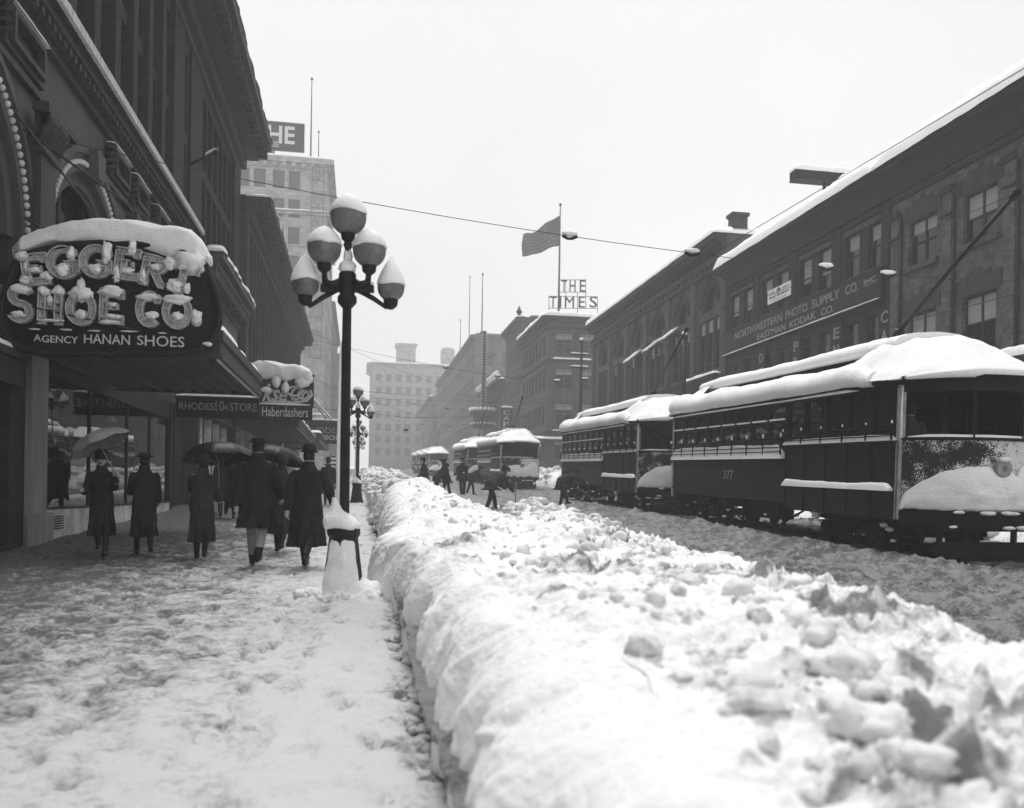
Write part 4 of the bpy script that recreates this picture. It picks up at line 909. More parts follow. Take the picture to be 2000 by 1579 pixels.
wb.fb(fe, F0, F1, 15.2, 17.2, -.35, 0); wb.fb(fe, F0, F1, 1.5, 17.2, -14, -.36); wb.build('wall', M['stoner'], tF); pl.build('pilaster', M['stoner'], tF)
c = MB(); cornice(c, fe, F0, F1, [(15.2, 15.4, .28), (15.75, 15.85, .22), (16.3, 16.5, .3), (16.5, 16.75, .55), (16.75, 17.1, .85)]); dentils(c, fe, F0, F1, 15.4, 15.75, .02, .24, .8, .5); c.build('cornice', M['sootr'], tF)
f = MB(); f.fb(fe, F0, F1, 8.62, 8.8, .21, .75); f.build('ledge', M['sootr'], tF); snow_on([fe.p(F0, .5, 8.8), fe.p(F0 + 5, .5, 8.8)], .27, .2, fe.n, tF, 4)
roof_snow(fe, tF, F0 - .1, F1, 17.1, .4, .48, .5, 31, .4); roof_snow(fe, tF, F0 - .1, F1, 17.1, -1.2, 1.1, .65, 33, .6)
f = MB(); a = hx(1425, 415, 22.6); f.box(21.6, 22.5, F0 + .05, F0 + .8, 17, 18.2); f.box(21.5, 22.6, F0 - .02, F0 + .9, 18.2, 18.4); f.build('chimney', M['brickd'], tF)
def awning(y0, y1, z, out, lab):
    t = empty('window_awning', fe.p((y0 + y1) / 2, 0, z - .8), lab, 'awning', 'snow-covered awnings on the arched row')
    A = np.zeros((5, 8, 3))
    for i in range(5):
        for k in range(8): s = i / 4; A[i, k] = fe.p(y0 + (y1 - y0) * k / 7, .05 + out * s, z - .75 * s - .05 * math.sin(s * 3.1))
    f = MB(); f.grid(A); ob = f.build('canvas', M['signdark'], t); sm = ob.modifiers.new('thick', 'SOLIDIFY'); sm.thickness = .03
    f = MB(); f.fb(fe, y0, y1, z - 1.0, z - .76, out, out + .03)
    for yy_ in (y0, y1): f.tube([fe.p(yy_, .03, z - .9), fe.p(yy_, out, z - .9)], .02, 5)
    f.build('valance', M['signdark'], t)
    f = MB(); A2 = A.copy(); A3 = A.copy(); A3[:, :, 2] += .16 + .05 * pnoise(A[:, :, 1] * 3, A[:, :, 0] * 3, 1); P = np.concatenate([A3, A3[-1:, :, :] * [1, 1, 1] - [0, 0, .14]]); f.grid(P)
    ob = f.build('snow_cap', M['snow'], t); sm = ob.modifiers.new('thick', 'SOLIDIFY'); sm.thickness = .1; sm.offset = -1
awning(cF[1] + .5, cF[1] + 1.8, 12.9, .95, 'small snow-topped window awning, nearest of the three on the arched row')
awning(cF[2] - .7, cF[2] + .6, 12.7, .95, 'small snow-topped window awning, middle of the three on the arched row')
awning(cF[3] - 1.2, cF[3] + .5, 12.6, .95, 'small snow-topped window awning, farthest of the three on the arched row')
# ---- newspaper building on the next corner
YN = 95.0; fn_ = right_fr(20.5); fnx = cross_fr(YN)
rN = rowz(5.4, 4, 3.95, 2.3); cN = [(96.6 + 2.05 * i, 97.9 + 2.05 * i) for i in range(7)]; cNx = [(21.4 + 2.9 * i, 23.4 + 2.9 * i) for i in range(5)]
tN = empty('newspaper_building', (20.5, YN, G(YN)), 'dark corner building carrying the roof letters THE TIMES', 'newspaper building')
wb = MB(); wall_rows(wb, fnx, 20.5, 37, 3, 20.7, cNx, rN, .35); wall_rows(wb, fn_, YN + .35, 111, 3, 20.7, cN, rN, .35); wb.box(20.9, 37, YN + .4, 111, 3, 20.6)
for k in range(26): wb.fb(fnx, 20.5, 37, 3.4 + .66 * k, 3.46 + .66 * k, .003, .04)
wb.build('wall', M['stoner'], tN)
for za, zb in rN:
    for a, b in cNx: win(fnx, tN, a, b, za, zb, nx=2, nz=2, blind=.3, fm='framel')
    for a, b in cN: win(fn_, tN, a, b, za, zb)
c = MB()
for z0, z1, o in ((20.0, 20.3, .25), (20.7, 21.0, .5), (21.0, 21.3, .8), (8.35, 8.6, .3), (16.4, 16.6, .25)):
    c.box(20.5 - o, 37, YN - o, YN - .002, z0, z1); c.box(20.5 - o, 20.498, YN, 111, z0, z1)
c.build('cornice', M['sootr'], tN)
snow_on([(19.9, YN - .3, 21.3), (37, YN - .3, 21.3)], .6, .55, (0, 1, 0), tN, 3, step=.5); snow_on([(20.2, YN - .4, 21.3), (20.2, 111, 21.3)], .55, .5, (1, 0, 0), tN, 5, step=.5)
snow_on([(21, YN - .17, 16.6), (37, YN - .17, 16.6)], .15, .2, (0, 1, 0), tN, 6); snow_on([(21, YN - .17, 8.6), (37, YN - .17, 8.6)], .15, .15, (0, 1, 0), tN, 7)
f = MB(); f.box(18.9, 20.45, YN - 1.0, YN + 16, 7.3, 7.6); f.box(20.45, 36, YN - 1.0, YN - .05, 7.3, 7.6); f.build('canopy', M['sootr'], tN)
snow_on([(19.5, YN - 1, 7.6), (19.5, YN + 16, 7.6)], .55, .3, (1, 0, 0), tN, 8); snow_on([(19, YN - .5, 7.6), (36, YN - .5, 7.6)], .4, .3, (0, 1, 0), tN, 9)
t = empty('roof_letters', (26, YN + 1.2, 21.3), 'open frame roof sign of dark letters reading THE TIMES', 'roof sign')
YS = YN + 1.2
def rtext(s, p0, p1, parent, m='frame'):
    a = hy(p0[0], p0[1], YS); b = hy(p1[0], p1[1], YS); text(s, (a.x, YS, a.z), (1, 0, 0), (0, 0, 1), (0, -1, 0), b.x - a.x, b.z - a.z, M[m], parent, .12, 'letter')
for s, x0, x1 in (('T', 1096, 1107), ('H', 1112, 1124), ('E', 1132, 1143)): rtext(s, (x0, 570), (x1, 548), t)
for s, x0, x1 in (('T', 1073, 1087), ('I', 1092, 1096), ('M', 1103, 1121), ('E', 1130, 1142), ('S', 1151, 1166)): rtext(s, (x0, 601), (x1, 580), t)
f = MB()
def bar(p, q, r=.035): f.tube([hy(p[0], p[1], YS + .15), hy(q[0], q[1], YS + .15)], r, 5)
for p, q in (((1092, 547), (1145, 547)), ((1092, 571), (1145, 571)), ((1144, 547), (1144, 604)), ((1105, 547), (1105, 604)), ((1072, 579), (1167, 580)), ((1072, 602), (1167, 603)), ((1072, 579), (1072, 612)), ((1167, 579), (1167, 614)), ((1128, 571), (1128, 612))): bar(p, q)
f.build('frame', M['iron'], t)
tF2 = empty('flagpole', hy(1091, 603, YN + 2.5), 'tall roof flagpole rising behind the roof letters', 'flagpole'); a = hy(1091, 603, YN + 2.5); b = hy(1094.5, 402, YN + 2.5)
f = MB(); f.tube([a + Vector((0, 0, -.8)), (a + b) / 2, b], [.13, .11, .06], 8); f.build('pole', M['framel'], tF2); f = MB(); f.ball(b + Vector((0, 0, .1)), .17, n=10, m=6); f.build('finial', M['iron'], tF2)
# the flag streams to the left
c1, c2, c3, c4 = (hy(x, y_, YN + 2.5) for x, y_ in ((1093.5, 421), (1093, 480), (1020, 503), (1020, 462)))
A = np.zeros((14, 40, 3))
for i in range(14):
    for k in range(40):
        s = k / 39; q = i / 13; top_ = c1.lerp(c4, s); bot = c2.lerp(c3, s); p = top_.lerp(bot, q)
        A[i, k] = (p.x + .12 * s * math.sin(q * 4 + s * 3), p.y + .55 * s ** .6 * math.sin(s * 11 + q * 2.2), p.z + .22 * s * math.sin(s * 6.0 + 1) - .10 * s * math.sin(s * 13 + q * 3))
f = MB(); f.grid(A); me = f.me('flag', [M['flag'], M['flag2']], c1); me.polygons.foreach_set('material_index', [1 if (k // 39) % 2 and not ((k // 39) < 7 and k % 39 < 15) else 0 for k in range(13 * 39)])
ob = link_mesh('flag', me, None, c1); sm = ob.modifiers.new('thick', 'SOLIDIFY'); sm.thickness = .03; tag(ob, 'dark striped flag streaming to the left from the roof flagpole', 'flag')
# ---- block behind it
plain_block('tall_block', right_fr(20.5), 111.2, 124, 24.6, 'stoner', 'darker taller block behind the newspaper building', [(112 + 2.2 * i, 113.3 + 2.2 * i) for i in range(5)], rowz(6, 4, 4.3, 2.6), cn=.8, seed=6, side=(cross_fr(111.15), 21.5, 38, []), cat='building', gm='glass')
f = MB(); a = hx(1027, 603, 20.6); f.lathe([(.5, 0), (.35, .3), (.18, .5), (.3, .8), (.45, 1.0), (.2, 1.3), (.12, 1.7)], (20.4, 113, 24.5), 10); f.tube([(20.4, 112.6, 25.5), (20.4, 113.5, 25.9)], .15, 6); tag(f.build('roof_finial', M['iron'], None, pivot=(20.4, 113, 24.5)), 'small dark ornament on the roof corner behind the newspaper building', 'ornament')
# ---- theatre with crested roof sign and upright bulb sign
tH = plain_block('theatre', right_fr(20.5), 124.2, 146, 18.2, 'stoner', 'lower theatre front with a snowy crested cornice behind the upright bulb sign', [(126 + 3.3 * i, 127.8 + 3.3 * i) for i in range(6)], rowz(6.5, 3, 3.6, 2.4), cn=1.2, seed=8, cat='theatre')
f = MB()
for k in range(22): f.ball((19.4, 124.8 + k, 18.9), .42, n=8, m=6)
f.build('cresting', M['snow'], tH)
t = empty('upright_sign', (18.6, 133, 12), 'tall upright bulb sign with a round crown hung out from the theatre', 'theatre sign')
zt = hx(940, 655, 18.6).z; f = MB(); f.box(18.3, 18.9, 132.7, 133.3, 14.5, zt); f.build('blade', M['iron'], t)
f = MB()
for k in range(26): z = 14.8 + k * (zt - 15) / 26; f.ball((18.25, 132.66, z), .13, n=6, m=4); f.ball((18.95, 132.66, z), .13, n=6, m=4)
f.build('bulb_rows', M['bulb'], t)
f = MB(); f.lathe([(.4, 14.6), (2.0, 14.2), (2.1, 13.5), (1.6, 13.3), (1.5, 12.4), (1.8, 12.2), (1.7, 11.6), (.3, 11.3)], (18.6, 133, 0), 20); f.build('crown', M['iron'], t)
f = MB()
for k in range(20): q = k * math.pi / 10; f.ball((18.6 + 2.05 * math.cos(q), 133 + 2.05 * math.sin(q), 14.35), .28, n=7, m=5); f.ball((18.6 + 1.85 * math.cos(q), 133 + 1.85 * math.sin(q), 12.2), .16, n=6, m=4)
f.build('snow_cap', M['snow'], t)
f = MB(); f.tube([(18.6, 133, 15), (20.6, 133, 16)], .08, 6); f.tube([(18.6, 133, 22), (20.6, 133, 23)], .08, 6); f.build('brackets', M['iron'], t)
t = empty('cafe_sign', (19, 112, 9), 'dark upright signboard with pale letters below the taller corner block', 'sign')
a = hx(986, 798, 19.3); b = hx(1000, 832, 19.3); yv = a.y - 1; f = MB(); f.box(18.6, 20.2, yv, yv + .3, b.z, a.z); f.build('board', M['signdark'], t)
for k, chh in enumerate('CAFE'): text(chh, (18.95, yv - .01, a.z - .95 - k * .78), (1, 0, 0), (0, 0, 1), (0, -1, 0), .85, .6, M['letter'], t, .04, 'letter')
snow_on([(18.6, yv + .15, a.z), (20.2, yv + .15, a.z)], .25, .25, (0, 1, 0), t, 2)
# ---- far right blocks
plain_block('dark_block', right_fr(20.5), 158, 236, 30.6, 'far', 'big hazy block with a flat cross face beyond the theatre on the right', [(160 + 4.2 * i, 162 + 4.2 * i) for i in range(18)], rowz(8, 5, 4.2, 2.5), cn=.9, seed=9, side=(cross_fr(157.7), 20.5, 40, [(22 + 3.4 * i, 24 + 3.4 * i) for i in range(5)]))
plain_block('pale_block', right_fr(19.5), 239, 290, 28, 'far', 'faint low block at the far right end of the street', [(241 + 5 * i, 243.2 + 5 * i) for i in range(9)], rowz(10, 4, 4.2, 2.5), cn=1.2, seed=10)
mast((hx(941, 655, 21.5).x, hx(941, 655, 21.5).y, 30.5), hx(940, 541, 21.5).z, .12, 'tall thin mast on the hazy block right of the street end', 'mast', 'mast')
mast((21.5, 176, 30.5), hx(905, 566, 21.5).z, .1, 'thin mast farther along the hazy block roof', 'mast', 'mast')
mast((21.5, 192, 30.5), hx(888, 645, 21.5).z, .1, 'short mast at the far end of the hazy block roof', 'mast', 'mast')
# ================================================================== HANGING SIGNS
def cx2(x, y): return (x * 0.33, 400 + y * 0.33)
YE1 = 14.62                                            # plane of the oval sign's face
def sp(x, y, Y=YE1): q = cx2(x, y); return hy(q[0], q[1], Y)
def lump(mb, c, r, seed, sx=1, sy=1, sz=1, amp=.22):
    d = 1 + amp * fbm(ICV[:, 0] * 1.4 + seed, ICV[:, 1] * 1.4, ICV[:, 2] * 1.4 + seed * .7, 3)
    mb.add(ICV * d[:, None] * r * np.array((sx, sy, sz)) + np.array(c), ICF, True)
def cap_strip(pts_top, pts_bot, yc, front, back, parent, seed, Y, cvt=sp, n=80, m=20, name='snow_cap'):
    """snow lying over the top of an upright board: between a top and a bottom outline, bulging to both sides"""
    xs = np.linspace(pts_top[0][0], pts_top[-1][0], n)
    zt = np.interp(xs, [p[0] for p in pts_top], [p[1] for p in pts_top]); zb = np.interp(xs, [p[0] for p in pts_bot], [p[1] for p in pts_bot])
    A = np.zeros((n, m, 3))
    for i, x in enumerate(xs):
        t_ = cvt(x, zt[i], Y); b_ = cvt(x, zb[i], Y); e = min(i, n - 1 - i) / (n - 1); tp = min(1, .15 + e * 14)
        for k in range(m):
            q = 2 * math.pi * k / m; cz = math.sin(q); cy = math.cos(q)
            zz = (t_.z + b_.z) / 2 + (t_.z - b_.z) / 2 * math.copysign(abs(cz) ** .7, cz)
            bulge = math.copysign(abs(cy) ** .6, cy) * (front if cy < 0 else back) * tp
            nn = .05 * float(fbm(t_.x * 1.5 + seed, math.cos(q) * 1.2, math.sin(q) * 1.2 + 3, 4))
            A[i, k] = (t_.x, yc + bulge * (1 + nn * 4), zz + nn * (1 if cz > 0 else .8))
    mb = MB(); mb.grid(A, True, True); mb.f.append(tuple(range(m))); mb.sm.append(False); mb.f.append(tuple((n - 1) * m + k for k in range(m))[::-1]); mb.sm.append(False)
    return mb.build(name, M['snow'], parent)
def arcp(cx, cy, rx, ry, a0, a1, n=18): return [(cx + rx * math.cos(R(a0 + (a1 - a0) * k / n)), cy + ry * math.sin(R(a0 + (a1 - a0) * k / n))) for k in range(n + 1)]
GLY = {
 'E': [[(.16, .0), (.16, 1)], [(0, 1), (.92, 1), (.92, .78)], [(.16, .52), (.66, .52)], [(.66, .62), (.66, .42)], [(0, 0), (.92, 0), (.92, .22)]],
 'G': [arcp(.5, .5, .46, .5, 50, 318, 22), [(.5, .42), (.93, .42), (.93, .08)], [(.86, .98), (.86, .74)]],
 'R': [[(.18, 0), (.18, 1)], [(0, 1), (.55, 1)] + arcp(.55, .76, .32, .24, 90, -90, 10)[1:] + [(.18, .52)], [(.5, .52), (.86, 0), (1.0, 0)], [(0, 0), (.36, 0)]],
 'T': [[(.5, 0), (.5, 1)], [(.02, .76), (.02, 1), (.98, 1), (.98, .76)], [(.3, 0), (.7, 0)]],
 'S': [arcp(.5, .75, .42, .25, 20, 270, 16) + arcp(.5, .25, .44, .25, 90, -160, 16)[1:]],
 'H': [[(.16, 0), (.16, 1)], [(.84, 0), (.84, 1)], [(.16, .5), (.84, .5)], [(0, 1), (.32, 1)], [(.68, 1), (1, 1)], [(0, 0), (.32, 0)], [(.68, 0), (1, 0)]],
 'O': [arcp(.5, .5, .48, .5, 90, 450, 28)],
 'C': [arcp(.5, .5, .48, .5, 48, 312, 24), [(.84, .98), (.84, .72)]],
 '.': [[(.3, .1), (.7, .1)]],
}
def channel_letter(ch, c, w, h, rot, Y, parent, hw, out=.12):
    """open-faced metal channel letter: each stroke a trough, a row of bulbs along it"""
    f = MB(); bl = MB(); ca, sa = math.cos(R(rot)), math.sin(R(rot))
    def P(p, lat=(0, 0), o=0.0):
        x = (p[0] - .5) * w + lat[0]; y = (p[1] - .5) * h + lat[1]
        return Vector((c.x + x * ca - y * sa, Y - o, c.z + x * sa + y * ca))
    lip = hw * .22
    prof = [(-hw, 0), (-hw, out), (-hw + lip, out), (-hw + lip, out * .35), (hw - lip, out * .35), (hw - lip, out), (hw, out), (hw, 0)]
    for st in GLY[ch]:
        pts = [Vector(((p[0]) * w, (p[1]) * h)) for p in st]; m = len(pts); closed = (pts[0] - pts[-1]).length < 1e-4
        A = np.zeros((m, 8, 3))
        for i in range(m):
            a = pts[i - 1] if i > 0 else (pts[-2] if closed else pts[0]); b = pts[i + 1] if i < m - 1 else (pts[1] if closed else pts[-1])
            d1 = (pts[i] - a); d2 = (b - pts[i]); d = (d1.normalized() if d1.length else d2.normalized()) + (d2.normalized() if d2.length else d1.normalized()); d.normalize()
            nrm = Vector((-d.y, d.x)); ms = 1 / max(.6, abs(nrm.dot(Vector((-(d2 if d2.length else d1).normalized().y, (d2 if d2.length else d1).normalized().x)))))
            for k, (l, o) in enumerate(prof):
                q = (pts[i].x / w, pts[i].y / h); A[i, k] = P(q, (nrm.x * l * ms, nrm.y * l * ms), o)
        f.grid(A, False, True); n0 = len(f.v)
        f.f.append(tuple(n0 - 8 + k for k in range(8))); f.sm.append(False); f.f.append(tuple(n0 - 8 * m + k for k in range(8))[::-1]); f.sm.append(False)
        L = 0
        for i in range(m - 1):
            seg = (pts[i + 1] - pts[i]).length; s = (0.04 - L) % .085
            while s < seg: q = pts[i].lerp(pts[i + 1], s / seg); bl.ball(P((q.x / w, q.y / h), o=out * .6), .018, n=6, m=4); s += .085
            L += seg
    o = f.build('letter', M['channel'], parent); bl.build('bulbs', M['bulb'], o); return o
tE1 = empty('oval_sign', sp(655, 640), 'huge oval shoe company sign with snow-filled channel letters hung across the left pavement', 'hanging sign')
half = [(655, 898), (705, 882), (800, 884), (900, 888), (1000, 887), (1100, 876), (1180, 856), (1240, 820), (1280, 765), (1300, 700), (1303, 640), (1290, 570), (1268, 490), (1240, 420), (1225, 370), (1190, 320), (1100, 280), (900, 240), (655, 225)]
out_ = half + [(1310 - x, y) for x, y in half[-2:0:-1]]
f = MB(); f.prism([sp(x, y) for x, y in out_][::-1], (0, .26, 0)); f.build('board', M['signdark'], tE1)
f = MB(); pts = [sp(x, y) + Vector((0, -.03, 0)) for x, y in out_]; f.tube(pts + [pts[0]], .05, 8, False)
pts = [sp(655 + (x - 655) * .965, 560 + (y - 560) * .95) + Vector((0, -.012, 0)) for x, y in out_]; f.tube(pts + [pts[0]], .015, 6, False); f.build('rim', M['iron'], tE1)
mpx = 0.33 * 15.4 / 1700
for ch, x, y, h, w, rot in (('E', 215, 392, 128, 120, 9), ('G', 385, 350, 136, 140, 5), ('G', 580, 345, 138, 145, 0), ('E', 757, 360, 132, 118, -6), ('R', 915, 400, 130, 128, -10), ('T', 1085, 440, 130, 125, -16),
                            ('S', 133, 592, 165, 100, -1), ('H', 308, 606, 158, 118, -1), ('O', 490, 622, 142, 118, -1), ('E', 665, 610, 150, 108, -1), ('C', 893, 626, 155, 108, -1), ('O', 1055, 640, 150, 120, -1)):
    k = hy(*cx2(x, y), YE1).y * 0 + mpx
    channel_letter(ch, sp(x, y), w * mpx, h * mpx, rot, YE1, tE1, 18.5 * mpx)
f = MB(); f.ball(sp(1165, 695) + Vector((0, -.03, 0)), .085, .06, .085); f.build('letter', M['channel'], tE1)
def line(s, x0, x1, y0, y1, **k):
    a = sp(x0, y1); b = sp(x1, y0); text(s, (a.x, YE1 - .002, a.z), (1, 0, -ROLL * .0), (0, 0, 1), (0, -1, 0), b.x - a.x, b.z - a.z, M['letter'], tE1, .012, 'painted_word', **k)
line('A', 200, 245, 770, 808); line('GENCY', 250, 462, 782, 815); line('H', 498, 545, 770, 820); line('ANAN', 550, 770, 774, 822); line('S', 812, 850, 776, 830); line('HOES', 858, 1092, 784, 836)
cap_strip([(70, 262), (130, 215), (250, 165), (450, 112), (620, 92), (770, 86), (900, 105), (1010, 122), (1130, 150), (1190, 205), (1230, 270), (1252, 325)],
          [(70, 296), (130, 300), (200, 290), (260, 262), (330, 240), (420, 246), (520, 232), (620, 248), (700, 268), (800, 256), (880, 280), (950, 306), (1020, 330), (1100, 318), (1180, 370), (1252, 345)], YE1 + .16, .26, .38, tE1, 3, YE1 + .1)
f = MB(); sd_ = 1
for x, y, r, sx, sz in ((140, 310, 26, 1.2, .8), (430, 298, 26, .8, 1.1), (640, 290, 34, .8, 1.3), (790, 268, 26, .9, 1.2), (1010, 350, 30, 1.2, .9), (1130, 350, 56, 1.3, .9), (700, 420, 24, .7, 1.6), (855, 430, 24, .8, 1.5), (1040, 490, 28, 1.4, 1.1), (160, 450, 22, 1.4, .8), (285, 430, 22, 1.2, .9),
                        (380, 396, 36, 1.0, .8), (575, 392, 34, 1.0, .7), (760, 395, 22, 1.6, .6), (930, 375, 22, 1.3, .7), (215, 395, 20, 1.6, .6), (165, 370, 16, .8, 1.5),
                        (133, 506, 30, 1.7, .6), (270, 520, 26, 1.2, .8), (352, 518, 26, 1.2, .8), (305, 572, 16, .9, 1.2), (490, 538, 36, 1.6, .9), (488, 495, 20, .8, 2.0), (488, 655, 26, 1.1, .8), (665, 522, 36, 1.75, .75), (670, 598, 20, 1.6, .5), (680, 668, 22, 2.0, .5), (650, 700, 16, 3.4, .5),
                        (885, 552, 28, 2.0, .6), (905, 662, 24, 1.5, .7), (1055, 566, 32, 1.9, .65), (1055, 670, 24, 1.3, .8), (1165, 668, 28, .95, 1.1), (120, 655, 22, 1.6, .6), (305, 690, 16, 4, .45), (1240, 330, 18, 1, 1), (1110, 500, 20, .9, 1.3), (215, 742, 9, 3, .4), (400, 745, 9, 3.4, .4), (565, 752, 8, 4, .4), (770, 755, 9, 4.4, .4), (965, 765, 7, 3, .4), (1235, 830, 12, 2, .7)):
    sd_ += 1; lump(f, sp(x, y) + Vector((0, -.07, 0)), r * mpx, sd_ * 3.3, sx, .9, sz * 1.2, .42)
f.build('snow_cap', M['snow'], tE1)
f = MB(); a = sp(205, 615); b = sp(845, 752); f.tube([a + Vector((0, -.12, 0)), b + Vector((0, -.05, 0))], .012, 6); f.tube([sp(1225, 330) + Vector((0, .1, 0)), Vector((-5.6, 15.3, 7.4))], .02, 6); f.tube([sp(700, 240) + Vector((0, .1, 0)), Vector((-5.6, 14.9, 7.6))], .02, 6)
f.build('stay_wires', M['wire'], tE1)
f = MB(); f.box(-5.62, sp(100, 500).x, YE1 + .05, YE1 + .2, sp(0, 420).z - .08, sp(0, 420).z + .08); f.build('wall_bracket', M['iron'], tE1)
# ten-cent store board
def board_sign(name, Y, x0, x1, y0, y1, lab, cat='sign', grp=None, d=.18, m='signdark'):
    a = hy(x0, y1, Y); b = hy(x1, y0, Y); t = empty(name, (a.x, Y, a.z), lab, cat, grp)
    f = MB(); f.box(a.x, b.x, Y, Y + d, a.z, b.z); f.build('board', M[m], t)
    f = MB(); e = .035; f.box(a.x - e, b.x + e, Y - .03, Y + d, b.z + .002, b.z + .05); f.box(a.x - e, b.x + e, Y - .03, Y + d, a.z - .05, a.z - .002); f.build('frame', M['iron'], t)
    return t, a, b
def pxtext(s, Y, x0, x1, y0, y1, m, t, **k):
    a = hy(x0, y1, Y); b = hy(x1, y0, Y); return text(s, (a.x, Y - .003, a.z), (1, 0, 0), (0, 0, 1), (0, -1, 0), b.x - a.x, b.z - a.z, M[m], t, .03, **k)
t, a, b = board_sign('ten_cent_sign', 27.2, 343, 506, 781, 812, 'dark board reading RHODES 10c STORE under the far end of the first canopy')
pxtext('RHODES', 27.2, 350, 418, 788, 800, 'lettergrey', t); pxtext('10', 27.2, 421, 438, 784, 803, 'lettergrey', t); pxtext('¢', 27.2, 439, 446, 791, 801, 'lettergrey', t); pxtext('STORE', 27.2, 449, 502, 789, 803, 'lettergrey', t)
f = MB(); f.tube([(a.x + .5, 27.3, b.z), (a.x + .5, 27.3, 4.6)], .02, 5); f.tube([(b.x - .5, 27.3, b.z), (b.x - .5, 27.3, 4.6)], .02, 5); f.box(-5.6, b.x - .3, 27.24, 27.36, 4.55, 4.65); f.build('hangers', M['iron'], t)
snow_on([(a.x, 27.29, b.z + .05), (b.x, 27.29, b.z + .05)], .1, .07, (0, 1, 0), t, 3)
f = MB(); q0 = hy(395, 818, 26.5); q1 = hy(454, 814, 26.5)
# haberdashers
YH = 38.6
t, a, b = board_sign('haberdasher_sign', YH, 470, 613, 735, 789, 'script shop sign under a thick snow cap, above a Haberdashers board', 'hanging sign', None, .3)
f = MB(); a2 = hy(505, 818, YH); b2 = hy(610, 791, YH); f.box(a2.x, b2.x, YH + .02, YH + .26, a2.z, b2.z - .05); f.build('lower_board', M['signdark'], t)
pxtext('Haberdashers', YH + .02, 512, 602, 797, 813, 'letter', t)
pxtext('kse', YH, 512, 563, 752, 784, 'channel', t, shear=.45, bold=.02); pxtext('Co', YH, 567, 606, 755, 783, 'channel', t, shear=.3, bold=.02)
def hp(x, y, o=0): q = hy(x, y, YH); return q + Vector((0, -o, 0))
f = MB(); f.tube([hp(x, y, .06) for x, y in ((505, 789), (540, 785), (580, 787), (600, 783), (609, 772), (606, 763))], .06, 8); f.build('script_flourish', M['channel'], t)
for s_, r_ in (((575, 765), (14, 9)), ((592, 772), (10, 8))):
    f = MB(); f.tube([hp(s_[0] + r_[0] * math.cos(q * .3), s_[1] + r_[1] * math.sin(q * .3), .06) for q in range(20)], .05, 6); f.build('script_flourish', M['channel'], t)
cap_strip([(467, 728), (485, 712), (505, 703), (530, 706), (560, 712), (590, 714), (605, 722), (614, 742)], [(467, 740), (500, 738), (520, 742), (540, 738), (560, 748), (575, 742), (598, 752), (614, 748)], YH + .15, .42, .42, t, 8, YH + .1, lambda x, y, Y: hy(x, y, Y), 60)
f = MB()
for x, y, r, sx, sz in ((540, 745, 9, .9, 1.3), (558, 758, 8, .8, 1.4), (590, 748, 11, 1.2, .9), (520, 762, 7, 1.3, .8), (550, 790, 4, 12, .5)): lump(f, hp(x, y, .08), r * 40 / 1700, x, sx, .8, sz)
f.build('snow_cap', M['snow'], t)
f = MB(); f.tube([(a.x, YH + .15, b.z), (-5.6, YH + .15, b.z + 1.5)], .04, 6); f.box(-5.9, a.x, YH + .1, YH + .2, (a.z + b.z) / 2 - .06, (a.z + b.z) / 2 + .06); f.build('bracket', M['iron'], t)
# open sign frame with mirrored letters
YM = 64.2
t, a, b = board_sign('marquee_sign', YM, 588, 676, 824, 849, 'dark pavement-spanning sign with RHODES repeated in mirror writing', 'hanging sign')
pxtext('RHODES', YM, 598, 664, 836, 846, 'lettergrey', t); pxtext('RHODES', YM, 612, 676, 851.5, 859, 'letter', t, mirror=True)
f = MB(); q = hy(588, 866, YM); f.box(a.x, b.x, YM, YM + .1, q.z, q.z + .06); f.box(a.x, b.x, YM + .1, YM + .13, q.z + .05, a.z - .05); f.build('letter_rail', M['frame'], t)
snow_on([(a.x, YM + .09, b.z + .05), (b.x, YM + .09, b.z + .05)], .2, .14, (0, 1, 0), t, 3)
f = MB()
for x0, x1 in ((608, 640), (612, 650)): f.tube([hy(x0, 780, YM - 1), hy(x1, 823, YM)], .045, 6)
f.tube([hy(588, 836, YM), (-5.6, YM, hy(588, 836, YM).z)], .06, 6); f.build('stays', M['framel'], t)
snow_on([hy(612, 779, YM - 1), hy(650, 822, YM)], .08, .12, (0, 1, 0), t, 5)
# striped canvas stand and small street name board
t = empty('striped_stall', hg(652, 960), 'small booth with a striped canvas top on the pavement beyond the walkers', 'booth'); c = hg(650, 955); h0 = G(c.y)
f = MB(); f.box(c.x - .5, c.x + .5, c.y - .4, c.y + .4, h0, h0 + 1.15); f.build('counter', M['wood'], t)
f = MB(); f.add([(c.x - .6, c.y - .5, h0 + 1.3), (c.x + .6, c.y - .5, h0 + 1.3), (c.x + .6, c.y + .5, h0 + 1.3), (c.x - .6, c.y + .5, h0 + 1.3), (c.x, c.y, h0 + 2.1)], [(0, 1, 4), (1, 2, 4), (2, 3, 4), (3, 0, 4), (3, 2, 1, 0)]); f.build('striped_top', M['stripe'], t)
f = MB()
for sx in (-.55, .55): f.tube([(c.x + sx, c.y - .45, h0), (c.x + sx, c.y - .45, h0 + 1.3)], .025, 6)
f.build('poles', M['wood'], t)
